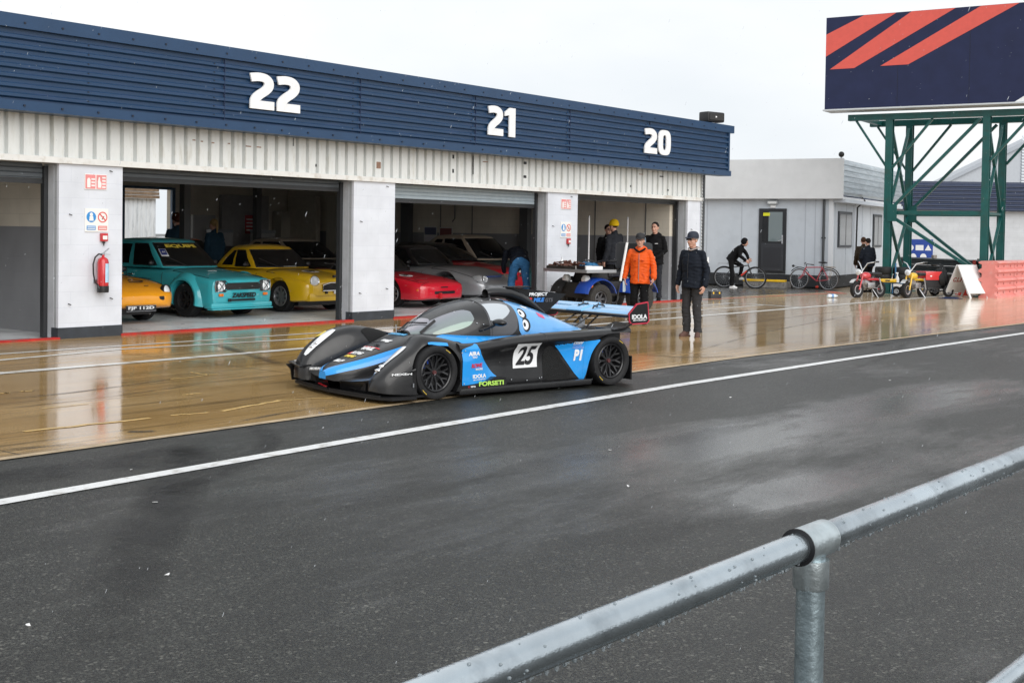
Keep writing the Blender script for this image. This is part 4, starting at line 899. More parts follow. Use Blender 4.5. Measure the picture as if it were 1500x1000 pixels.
# ------------------------------------------------------------------ the cars in the garages (local: x forward, origin under the front axle)
def paint(name,c,**k): return pm(name,c,.28,coat=.8,nz=.06,ns=3,**k)
def car(name,label,s,d,rot,sc,sp):
    t=thing(name,label,'car',B(s,d,.009),BROT-PI/2+rot,'race cars parked in the garages',sc)
    body=sp['body'];pt=sp['paint'];tab=body[::-1]
    def sec(x):
        w,zt,zs,zb=cr(tab,x);cp=[(0,zt),(.42*w,zt-.06*(zt-zs)),(.74*w,zt-.28*(zt-zs)),(.93*w,zs+.02),(w,zs-.12*(zs-zb)),(w*1.005,zs-.45*(zs-zb)),(w*.985,zs-.8*(zs-zb)),(w*.93,zb),(w*.6,zb-.005)]
        h=[]
        for i in range(len(cp)-1):
            p0,p1,p2,p3=cp[max(i-1,0)],cp[i],cp[i+1],cp[min(i+2,len(cp)-1)]
            for q in (0,.34,.67):
                h.append(tuple(.5*(2*p1[k]+(p2[k]-p0[k])*q+(2*p0[k]-5*p1[k]+4*p2[k]-p3[k])*q*q+(-p0[k]+3*p1[k]-3*p2[k]+p3[k])*q**3) for k in(0,1)))
        h.append(cp[-1]);h[0]=(0,h[0][1])
        return [Vc((x,y,z)) for y,z in h]+[Vc((x,-y,z)) for y,z in h[::-1][:-1]]
    x0,x1=body[0][0],body[-1][0];n=sp.get('n',44)
    xs=sorted({x0-(x0-x1)*i/n for i in range(n+1)}|{r[0] for r in body},reverse=True)
    mb=MB();mb.loft([sec(x) for x in xs],True,True,True);me=mb.mesh('body')
    r=sp['r'];ra=sp.get('arch',r*1.14);cs=[]
    wb=sp['wb'];ty=sp['track']
    for ax in (0,-wb):
        for sg in(1,-1):
            k=MB();k.loft([[(ax+ra*math.cos(2*PI*i/32),y,r+.01+ra*math.sin(2*PI*i/32)) for i in range(32)] for y in(min(sg*(ty-.22),sg*1.3),max(sg*(ty-.22),sg*1.3))],True,True,True);cs.append(k.mesh('k'))
    bo=link('body',cut(me,cs,'body'),pt,t,38)
    mb=MB();mb.box((-wb-.6,-.55,.12),(.35,.55,.42));mb.build('underside',black,t)
    if sp.get('flare'):
        fw=sp['flare']
        for ax in (0,-wb):
            for sg in(1,-1):
                mb=MB();rows=[]
                for i in range(19):
                    a=PI*(-.08+1.16*i/18);c_,s_=math.cos(a),math.sin(a)
                    rows.append([(ax+q*c_,sg*y,r+.01+q*s_) for q,y in((ra-.012,ty+.01),(ra-.005,ty+fw),(ra+.03,ty+fw+.005),(ra+.075,ty+fw-.03),(ra+.13,ty-.02),(ra+.06,ty-.04))])
                mb.loft(rows,True,True,True);mb.build('arch_flare',pt,t,40)
    for ax in (0,-wb):
        for sg in(1,-1):
            wheel('wheel',t,(ax,sg*(ty-.09),r),r,sp.get('tw',.2),sp.get('rim_r',r*.62),sp['rim'],spokes=sp.get('spokes',8),style=sp.get('style','fat'),face=sg)
    g=sp.get('gh')
    if g:
        def half(xf,xr,w,c): return [(xf,0),(xf-.03*c,.5*w),(xf-.13*c,.9*w),(xf-.26*c,w),((xf+xr)/2-g.get('bp',0),w*1.02),(xr+.32,w*.985),(xr+.12,.9*w),(xr+.02,.5*w),(xr,0)]
        hb=half(g['xf'],g['xr'],g['wb'],1.);ht=half(g['tf'],g['tr'],g['wt'],.7)
        def Gp(sg,i,v):
            i=min(max(i,0),7.9999);k=int(i);q=i-k
            def at_(h):
                p0,p1,p2,p3=h[max(k-1,0)],h[k],h[k+1],h[min(k+2,8)]
                if k==0: p0=(p2[0],-p2[1])
                if k==7: p3=(p1[0],-p1[1])
                return Vc([.5*(2*p1[m]+(p2[m]-p0[m])*q+(2*p0[m]-5*p1[m]+4*p2[m]-p3[m])*q*q+(-p0[m]+3*p1[m]-3*p2[m]+p3[m])*q**3) for m in(0,1)])
            a=at_(hb).lerp(at_(ht),v**1.12);bl=1+.035*math.sin(PI*v)
            return Vc((a.x,sg*a.y*bl,g['z0']+(g['z1']-g['z0'])*v))
        rings=[]
        for v in [0,.12,.25,.4,.55,.7,.85,.94,1.]: rings.append([Gp(1,8*i/40,v) for i in range(41)]+[Gp(-1,8*i/40,v) for i in range(39,0,-1)])
        top=rings[-1];cx=(g['tf']+g['tr'])/2
        for f_,dz in((.93,.025),(.78,.05),(.5,.07),(.2,.08)): rings.append([Vc((cx+(p.x-cx)*f_,p.y*f_,g['z1']+dz*g.get('crown',.8))) for p in top])
        mb=MB();mb.loft(rings,True,False,True);mb.build(g.get('name','roof'),g.get('paint',pt),t,42)
        def glass(nm,spans,v0,v1,mat=darkglass,n=10,off=.006):
            mb=MB();rg=[]
            for j in range(5):
                v=v0+(v1-v0)*j/4;row=[]
                for (sg,i0,i1) in spans:
                    for q in range(n+1):
                        i=i0+(i1-i0)*q/n;p=Gp(sg,i,v);a=Gp(sg,min(i+.02,8),v)-Gp(sg,max(i-.02,0),v);b=Gp(sg,i,min(v+.02,1))-Gp(sg,i,max(v-.02,0))
                        nn=a.cross(b).normalized()
                        if nn.dot(Vc((p.x-(hb[0][0]+hb[-1][0])/2,p.y,0)))<0: nn=-nn
                        row.append(p+nn*off)
                rg.append(row)
            mb.loft(rg,False);return mb.build(nm,mat,t,50)
        glass('windscreen',[(1,2.25,0.05),(-1,0.05,2.25)],.08,.93)
        for sg in(1,-1):
            glass('side_window',[(sg,3.05,3.93)],.10,.90)
            if g.get('rq',1): glass('quarter_window',[(sg,4.10,4.95)],.14,.88)
        glass('rear_window',[(1,5.9,7.95),(-1,7.95,5.9)],.2,.9)
        sp['Gp']=Gp
        def trim(sg,i0,i1,v0,v1,nm='window_trim',both=False,mat=None):
            q=[]
            n_=10
            if both:
                q=[Gp(1,i1*(1-k/n_),v1) for k in range(n_)]+[Gp(-1,i1*k/n_,v1) for k in range(n_+1)]+[Gp(-1,i1*(1-k/n_),v0) for k in range(n_)]+[Gp(1,i1*k/n_,v0) for k in range(n_+1)]
            else:
                q=[Gp(sg,i0+(i1-i0)*k/n_,v1) for k in range(n_+1)]+[Gp(sg,i1+(i0-i1)*k/n_,v0) for k in range(n_+1)]
            c0=Vc(((hb[0][0]+hb[-1][0])/2,0,0));q=[p+Vc((p.x-c0.x,p.y*2,0)).normalized()*.008 for p in q]
            mb=MB();mb.tube(q,.011,5,closed=True);mb.build(nm,mat or black,t,60)
        trim(1,0,2.25,.08,.93,'screen_seal',True)
        for sg in(1,-1): trim(sg,3.05,3.93,.10,.90,mat=g.get('trim'))
        mb=MB();A_=lambda i,v,o=.012:Gp(-1,i,v)+Vc((o,-o*.3,.004))
        for y0 in(.55,-.25):
            p=Gp(1 if y0>0 else -1,abs(y0)/g['wb']*1.6,.06);mb.rod(p+Vc((.02,0,0)),p+Vc((-.16,-.38,.17)),.008,5)
        mb.build('wiper',black,t)
        for sg in(1,-1):
            if sp.get('mirror',1):
                mb=MB();p=Gp(sg,3.15,.12);mb.ell(p+Vc((.02,sg*.10,.03)),(.035,.07,.05));mb.rod(p,p+Vc((.02,sg*.09,.02)),.012,6);mb.build('mirror',sp.get('mirror_mat',black),t,40)
    def gap(x,i0,i1,nm='panel_gap'):
        s_=sec(x);N_=len(s_)
        for sd_ in (1,-1):
            q=[s_[k] if sd_==1 else Vc((s_[k].x,-s_[k].y,s_[k].z)) for k in range(i0,i1+1)]
            q=[p+Vc((0,p.y*.006,.002)) for p in q]
            mb=MB();mb.tube(q,.0045,4);mb.build(nm,black,t)
    for x in sp.get('gaps',(-.62,-1.62)): gap(x,10,20)
    q=[sec(sp.get('bonnet',-.42))[k] for k in range(0,9)];q=[Vc((p.x,-p.y,p.z+.004)) for p in q[::-1]]+[Vc((p.x,p.y,p.z+.004)) for p in q[1:]]
    mb=MB();mb.tube(q,.005,4);mb.build('bonnet_gap',black,t)
    for sd_ in(1,-1):
        q=[];x_=sp.get('bonnet',-.42)
        while x_<body[0][0]-.12: p=sec(x_)[8];q.append(Vc((p.x,sd_*p.y,p.z+.004)));x_+=.08
        mb=MB();mb.tube(q,.005,4);mb.build('bonnet_gap',black,t)
    t_=lambda s_,w,h,x,y,z,mat,bold=.03,shear=0.:text('lettering',s_,w,h,mat,t,basis((x,y,z),(0,1,0),(0,0,1),(1,0,0)),bold,shear)
    sp['text']=t_;sp['root']=t;sp['sec']=sec
    def disc(nm,x,y,z,r_,mat,dome=.3,tilt=0.,yaw=0.,par=None,depth=.05):
        mb=MB();M_=Mx.Translation((x,y,z))@Mx.Rotation(yaw,4,'Z')@Mx.Rotation(PI/2-tilt,4,'Y');mb.lathe([(r_,-depth),(r_,0),(r_*.8,r_*dome*.5),(r_*.4,r_*dome*.9),(.002,r_*dome)],20,M_);return mb.build(nm,mat,par or t,40)
    sp['disc']=disc
    def light(y,x,z,r_,yaw=0.,tilt=0.,ring=chrome,cross=False):
        for sg in(1,-1):
            l=disc('headlight',x,sg*y,z,r_,lens,.3,tilt,sg*yaw)
            M_=Mx.Translation((x,sg*y,z))@Mx.Rotation(sg*yaw,4,'Z')@Mx.Rotation(PI/2-tilt,4,'Y')
            mb=MB();mb.lathe([(r_,-.05),(r_*1.15,-.05),(r_*1.16,.005),(r_*1.08,.018),(r_,.012)],20,M_,True);mb.build('bezel',ring,l,40)
            if cross:
                mb=MB()
                for a in (PI/4,-PI/4):
                    v=Vc((math.cos(a),math.sin(a),0))*r_;mb.bar(M_@(v+Vc((0,0,.03))),M_@(-v+Vc((0,0,.03))),.014,.004)
                mb.build('tape_cross',black,l)
    sp['light']=light
    def bx(nm,lo,hi,mat,bev=.008,par=None):
        mb=MB();mb.box(lo,hi,bev);return mb.build(nm,mat,par or t,40)
    sp['bx']=bx
    def roundel(x,y,rx,txt):
        w,zt,zs,zb=cr(tab,x)
        def hz(px,py):
            s_=sec(px)
            for a,b in zip(s_,s_[1:]):
                if a.y<=abs(py)<=b.y and b.y>a.y: return a.z+(b.z-a.z)*(abs(py)-a.y)/(b.y-a.y)
            return s_[0].z
        mb=MB();rg=[[Vc((x+rx*q*math.cos(a),y+rx*q*math.sin(a),0)) for a in [2*PI*i/24 for i in range(24)]] for q in(.02,.5,1)]
        for r_ in rg:
            for p in r_: p.z=hz(p.x,p.y)+.006
        mb.loft(rg,True);o=mb.build('number_roundel',dwhite,t,50)
        text('race_number',txt,rx*1.3,rx*.9,black,o,None,.05,fn=lambda p:Vc((x-p.y,y+p.x,hz(x-p.y,y+p.x)+.010+p.z)))
    sp['roundel']=roundel
    return t
teal=paint('paint turquoise',(.04,.40,.46));yelp=paint('paint yellow',(.80,.49,.012));orp=paint('paint orange yellow',(.85,.34,.008));redp=paint('paint red',(.58,.008,.025));silv=pm('paint gunmetal',(.34,.35,.37),.3,.4,coat=.8,nz=.06);blkp=paint('paint black',(.01,.01,.012));crm=paint('paint cream',(.45,.38,.30));tealdk=paint('paint dark teal',(.015,.09,.10))
alloy=pm('alloy grey',(.42,.43,.45),.3,.8);rimdk=pm('rim dark',(.02,.02,.022),.35,.3);grillem=pm('grille dark',(.012,.012,.013),.6,bump=.6,bs=120)
# ---- turquoise saloon
S1=dict(paint=teal,r=.30,tw=.25,track=.76,wb=2.40,rim=rimdk,rim_r=.175,flare=.10,arch=.345,style='fat',spokes=6,
 body=[(.72,.70,.655,.615,.30),(.70,.745,.675,.635,.26),(.60,.775,.705,.655,.22),(.3,.785,.755,.69,.21),(0,.785,.795,.72,.21),(-.5,.785,.845,.76,.2),(-1.2,.785,.85,.78,.2),(-2.2,.785,.85,.78,.21),(-2.9,.75,.84,.76,.26),(-3.25,.71,.80,.73,.32)],
 gh=dict(xf=-.52,xr=-2.75,tf=-1.08,tr=-2.35,wb=.715,wt=.57,z0=.84,z1=1.31,bp=-.1))
c1=car('saloon_car','turquoise two-door race saloon with yellow lettering across its windscreen in bay 22',4.14,2.85,R(2),1.13,S1);c1.scale=(1.13,1.0,1.13)
S1['bx']('front_spoiler',(.50,-.79,.17),(.725,.79,.275),teal,.05);S1['bx']('chin_edge',(.60,-.78,.15),(.745,.78,.175),teal,.012)
gr=S1['bx']('grille',(.705,-.50,.505),(.728,.50,.60),grillem);
for sg in(1,-1): S1['bx']('lamp_panel',(.70,min(sg*.44,sg*.70),.465),(.729,max(sg*.44,sg*.70),.645),pm('lamp panel grey',(.03,.032,.035),.5),.02)
def frame_tube(parent,pts,r,mat,name='chrome_trim'):
    mb=MB();mb.tube(pts,r,6,closed=True);mb.build(name,mat,parent,40)
frame_tube(c1,[(.73,y,z) for y,z in [(-.70,.47),(-.46,.462),(-.40,.50),(.40,.50),(.46,.462),(.70,.47),(.715,.56),(.70,.65),(.46,.655),(.40,.61),(-.40,.61),(-.46,.655),(-.70,.65),(-.715,.56)]],.009,chrome)
S1['light'](.575,.735,.557,.082,0,0,chrome,True)
for sg in(1,-1): S1['bx']('indicator',(.725,sg*.57-.055,.385),(.752,sg*.57+.055,.435),amber)
S1['text']('ZAKSPEED',.62,.085,.752,0,.40,black,.04,.25);S1['bx']('valance_slot',(.735,-.38,.30),(.751,.30,.335),black);S1['bx']('fog_bracket',(.74,-.40,.29),(.765,-.33,.345),black)
S1['roundel'](.28,-.05,.02,'1') if False else None
T=S1['Gp']
def onscreen(sp,i_c,v_c,wid,hgt):
    gp=sp['Gp']
    def fn(p):
        y=p.x/wid;ii=i_c+y*1.0;v=v_c+p.y/hgt
        q=gp(1 if ii>=0 else -1,abs(ii),v);return q+Vc((.014+p.z,0,.006))
    return fn
text('lettering','EQUIPE',1.9,.105,dyel,c1,None,.05,0,fn=lambda p:(lambda q:q+Vc((.016+p.z,0,.008)))(S1['Gp'](1 if p.x>=0 else -1,abs(p.x)*1.35/1.0,.80+p.y*1.35)))
st=S1['bx']('screen_sticker',(-.83,-.62,1.0),(-.82,-.36,1.0),white) if False else None
mb=MB();mb.loft([[S1['Gp'](-1,i,v)+Vc((.014,0,.006)) for i in(1.95,1.7,1.4)] for v in(.42,.55,.70)],False);stk=mb.build('screen_sticker',dwhite,c1)
mb=MB();mb.loft([[S1['Gp'](-1,i,v)+Vc((.018,0,.008)) for i in(1.9,1.7,1.45)] for v in(.47,.58,.69)],False);mb.build('number_square',pm('sticker navy',(.02,.04,.22),.4),stk)
text('race_number','61',.11,.05,dwhite,stk,None,.04,fn=lambda p:S1['Gp'](-1,1.67-p.x*2.,.58+p.y*1.2)+Vc((.022+p.z,0,.01)))
mb=MB();mb.tube([(-.9,-.8,.64),(-1.6,-.8,.66),(-1.62,-.8,.74)],.004,4);mb.build('door_gap',black,c1);S1['bx']('door_handle',(-1.55,-.815,.70),(-1.42,-.79,.725),chrome);S1['bx']('fuel_cap',(-.25,-.815,.60),(-.17,-.79,.68),black,.02)
text('lettering','WATER',.22,.05,dwhite,c1,basis((.05,-.15,.805),(0,1,0),(-.99,0,.1),(.1,0,.99)),.03)
# ---- yellow roadster with hardtop
S2=dict(paint=yelp,r=.295,tw=.19,track=.71,wb=2.31,rim=alloy,rim_r=.19,style='fat',spokes=8,arch=.345,
 body=[(.80,.55,.56,.50,.31),(.77,.66,.61,.54,.26),(.66,.735,.66,.575,.23),(.4,.76,.715,.62,.21),(0,.765,.76,.66,.2),(-.5,.765,.80,.70,.2),(-1.0,.765,.81,.72,.2),(-2.0,.765,.80,.72,.22),(-2.7,.72,.77,.69,.26),(-3.05,.62,.70,.64,.33)],
 gh=dict(xf=-.55,xr=-2.1,tf=-.98,tr=-1.75,wb=.69,wt=.56,z0=.79,z1=1.17,name='hardtop',crown=1.0,rq=1))
c2=car('roadster_car','yellow open roadster with yellow hardtop and white bonnet roundel between bays 22 and 21',6.72,2.95,R(0),1.14,S2)
mb=MB()
for sg in(1,-1): mb.loft([[(x,sg*(.545+.17*math.cos(a)*k),z+.13*math.sin(a)*k) for a in [2*PI*i/16 for i in range(16)]] for x,z,k in((.76,.60,.72),(.70,.605,.95),(.4,.625,1.0),(0,.655,1.0),(-.4,.66,.85))],True,True,True)
mb.build('wing_crown',yelp,c2,50)
S2['light'](.545,.775,.60,.088,.15,.1,chrome)
g2=S2['bx']('grille',(.79,-.36,.43),(.825,.36,.545),grillem);frame_tube(g2,[(.83,y,z) for y,z in [(-.38,.42),(.38,.42),(.37,.53),(.2,.565),(-.2,.565),(-.37,.53)]],.013,chrome)
S2['bx']('lower_valance',(.55,-.68,.22),(.80,.68,.38),yelp,.05);S2['bx']('number_plate',(.82,-.1,.355),(.84,.24,.41),white)
for sg in(1,-1): S2['bx']('indicator',(.735,sg*.58-.07,.425),(.775,sg*.58+.07,.465),amber,.012);S2['bx']('tow_eye',(.80,sg*.28-.025,.36),(.84,sg*.28+.025,.40),black)
S2['roundel'](.12,-.05,.17,'59');text('lettering','RACING',.3,.04,dwhite,c2,basis((-.40,-.1,.835),(0,1,0),(-.99,0,.1),(.1,0,.99)),.03)
S2['bx']('bonnet_badge',(.70,-.03,.655),(.74,.03,.70),black,.01)
# ---- orange sports car, mostly behind the left pier
S3=dict(paint=orp,r=.29,tw=.2,track=.70,wb=2.2,rim=alloy,style='fat',spokes=8,arch=.33,
 body=[(.90,.30,.44,.41,.34),(.88,.48,.47,.42,.30),(.82,.60,.515,.46,.27),(.70,.70,.58,.50,.25),(.5,.755,.645,.56,.23),(.2,.78,.70,.61,.22),(-.2,.785,.73,.65,.21),(-.7,.78,.76,.68,.21),(-1.6,.775,.76,.69,.21),(-2.3,.74,.75,.68,.24),(-2.8,.6,.68,.62,.3)],
 gh=dict(xf=-.45,xr=-2.5,tf=-1.0,tr=-1.7,wb=.66,wt=.5,z0=.75,z1=1.13))
c3=car('sports_car','orange rounded sports car with its nose showing beside the left pier in bay 22',1.60,2.72,R(-2),1.14,S3)
S3['light'](.575,.745,.515,.095,.42,.22,black)
S3['bx']('mouth_grille',(.80,-.44,.375),(.895,.44,.445),grillem,.02)
for sg in(1,-1):
    S3['bx']('lower_slot',(.84,min(sg*.08,sg*.30),.305),(.885,max(sg*.08,sg*.30),.335),black,.008);S3['bx']('indicator',(.80,sg*.47-.03,.39),(.86,sg*.47+.03,.43),amber,.01)
np=S3['bx']('number_plate',(.89,-.27,.215),(.905,.27,.305),black,.004);frame_tube(np,[(.908,y,z) for y,z in((-.27,.215),(.27,.215),(.27,.305),(-.27,.305))],.004,steel)
text('lettering','FJF 112D',.47,.062,dwhite,np,basis((.9065,0,.26),(0,1,0),(0,0,1),(1,0,0)),.03)
mb=MB();mb.tube([(.45+.1*math.cos(a),.15+.16*math.sin(a),.672-.01*math.cos(a)) for a in [PI*i/10 for i in range(-3,12)]],.008,5);mb.build('bonnet_roundel',black,c3);S3['bx']('nose_badge',(.66,.20,.602),(.69,.27,.61),black,.003)
# ---- red roadster
S4=dict(paint=redp,r=.29,tw=.2,track=.72,wb=2.27,rim=alloy,style='fat',spokes=7,arch=.335,
 body=[(.86,.52,.46,.42,.27),(.84,.64,.50,.45,.22),(.77,.735,.545,.48,.19),(.6,.80,.60,.53,.18),(.3,.825,.655,.58,.18),(0,.83,.69,.61,.18),(-.5,.83,.735,.66,.18),(-1.4,.83,.76,.69,.19),(-2.2,.81,.76,.69,.22),(-2.8,.74,.72,.66,.26),(-3.05,.6,.66,.60,.34)],
 gh=dict(xf=-.42,xr=-1.9,tf=-.9,tr=-1.55,wb=.70,wt=.57,z0=.74,z1=1.14,paint=blkp,name='soft_top'))
c4=car('roadster_car','red small roadster with slim mouth grille beside pier in bay 21',9.75,2.66,R(3),1.14,S4);c4.scale=(1.14,1.05,1.10)
S4['bx']('mouth_grille',(.80,-.36,.295),(.872,.36,.365),black,.03)
for sg in(1,-1):
    mb=MB();mb.tube([(.63+.12*math.cos(a)*1.0,sg*.50+.19*math.sin(a),.607-.33*(.12*math.cos(a))-.02) for a in [2*PI*i/16 for i in range(16)]],.004,4,closed=True);mb.build('popup_lamp_lid',black,c4)
    mb=MB();mb.ell((.755,sg*.56,.475),(.03,.13,.03));l=mb.build('side_lamp',lens,c4,50);mb=MB();mb.tube([(.772,sg*.56+.14*math.cos(a),.475+.04*math.sin(a)) for a in [2*PI*i/16 for i in range(16)]],.008,5,closed=True);mb.build('lamp_rim',black,l)
    S4['bx']('indicator',(.66,sg*.745-.03,.37),(.74,sg*.745+.03,.41),amber,.01)
S4['bx']('tow_loop',(.85,-.23,.20),(.93,-.17,.33),redm,.02);S4['roundel'](.15,-.42,.15,'57')
mb=MB();mb.loft([[(x,y,cr(S4['body'][::-1],x)[1]+.004-(.015 if abs(y)>.2 else .006)) for y in(.21,.245)] for x in(.78,.6,.4,.2,0,-.2,-.4)],False);mb.build('bonnet_stripe',dyel,c4)
S4['bx']('bumper_patch',(.855,-.14,.43),(.868,.10,.455),black,.004)
# ---- gunmetal long-nosed coupe
S5=dict(paint=silv,r=.31,tw=.22,track=.74,wb=2.35,rim=rimdk,style='fat',spokes=6,arch=.37,
 body=[(1.0,.35,.40,.37,.24),(.97,.55,.45,.40,.22),(.85,.68,.53,.46,.2),(.6,.77,.64,.55,.19),(.3,.82,.74,.62,.19),(0,.835,.79,.67,.19),(-.4,.82,.80,.69,.19),(-1.0,.80,.81,.70,.19),(-2.0,.82,.82,.72,.2),(-2.7,.74,.80,.7,.25),(-3.1,.6,.72,.64,.34)],
 gh=dict(xf=-.65,xr=-2.6,tf=-1.1,tr=-1.8,wb=.69,wt=.54,z0=.79,z1=1.18,paint=blkp))
c5=car('coupe_car','gunmetal grey long-nosed coupe with twin round lamps parked behind the red roadster',12.3,3.2,R(6),1.14,S5)
for sg in(1,-1):
    mb=MB();mb.ell((.72,sg*.58,.52),(.22,.115,.11));pod=mb.build('lamp_pod',pm('pod pale',(.5,.52,.54),.2,.3,coat=.7),c5,50)
S5['light'](.575,.90,.54,.07,.2,.35,chrome)
S5['light'](.64,.80,.47,.05,.3,.2,chrome);S5['bx']('air_intake',(.95,-.42,.27),(1.01,.42,.36),black,.03)
S5['bx']('blue_trim',(.72,-.3,.575),(.80,.25,.60),pm('trim blue',(.02,.08,.35),.3),.01)
# ---- background cars
def quick(name,label,s,d,rot,pt,roofp,h=1.36,sc=1.14,extra=None,low=None):
    sp=dict(paint=low or pt,r=.30,tw=.2,track=.75,wb=2.5,rim=rimdk,style='fat',spokes=6,arch=.35,n=26,
     body=[(.78,.66,.60,.55,.26),(.70,.76,.66,.59,.22),(.4,.80,.74,.65,.2),(0,.81,.78,.69,.2),(-.6,.81,.85,.75,.2),(-1.5,.81,.88,.79,.2),(-2.6,.80,.88,.79,.22),(-3.2,.74,.84,.76,.28)],
     gh=dict(xf=-.55,xr=-3.0,tf=-1.2,tr=-2.4,wb=.74,wt=.59,z0=.86,z1=h-.07,paint=roofp,bp=.1))
    c=car(name,label,s,d,rot,sc,sp);sp['light'](.58,.74,.57,.08,.1,.1,chrome);sp['bx']('grille',(.76,-.42,.42),(.79,.42,.53),grillem);sp['bx']('bumper',(.70,-.72,.28),(.82,.72,.36),low or pt,.03);return c,sp
c6,s6=quick('coupe_car','cream coupe with black bonnet parked behind the yellow roadster',11.3,6.8,R(2),crm,crm,1.36,1.14,None,blkp)
s6['roundel'](.0,-.3,.12,'8')
c7,s7=quick('saloon_car','dark saloon with an orange roof parked behind the turquoise saloon',9.1,9.2,R(0),blkp,paint('paint orange red',(.55,.10,.03)),1.34,1.14,None,tealdk)
c8,s8=quick('coupe_car','black roofed coupe with red bonnet parked behind the gunmetal coupe',14.6,4.6,R(0),redp,blkp,1.30)
c9,s9=quick('estate_car','dark teal car with a cream roof parked beside the man in jeans',16.2,4.6,R(0),tealdk,crm,1.5)
# ------------------------------------------------------------------ people (local: x forward, y left, z up, for a 1.78 m figure)
def cloth(n,c,r=.85,**k): return pm(n,c,r,spec=.15,nz=.12,ns=9,bump=.12,bs=45,**k)
c_black=cloth('cloth black',(.006,.006,.007));c_navy=cloth('cloth navy',(.008,.011,.018),.7);c_char=cloth('trousers charcoal',(.035,.035,.038));c_jean=cloth('denim',(.035,.13,.28));c_orange=pm('jacket orange',(.66,.085,.006),.6,spec=.25,nz=.10,ns=6,bump=.15,bs=30)
c_dark=cloth('trousers black',(.006,.006,.007));c_brown=cloth('jacket brown',(.030,.020,.012),.45);c_white=cloth('trainer white',(.72,.72,.72),.5);c_shoe=cloth('shoe brown',(.10,.055,.045),.6);c_grey=cloth('cloth slate',(.022,.024,.03));c_teal=cloth('cloth teal',(.02,.05,.08))
c_yel=cloth('cap yellow',(.65,.42,.01),.7);hairg=cloth('hair grey',(.28,.27,.26),.8);hairb=cloth('hair brown',(.06,.03,.018),.8);hairk=cloth('hair dark',(.015,.012,.011),.7);hairbl=cloth('hair blonde',(.38,.26,.12),.7);beanie=cloth('beanie brown',(.09,.03,.02));skin2=pm('skin ruddy',(.52,.29,.215),.5,nz=.12,ns=22)
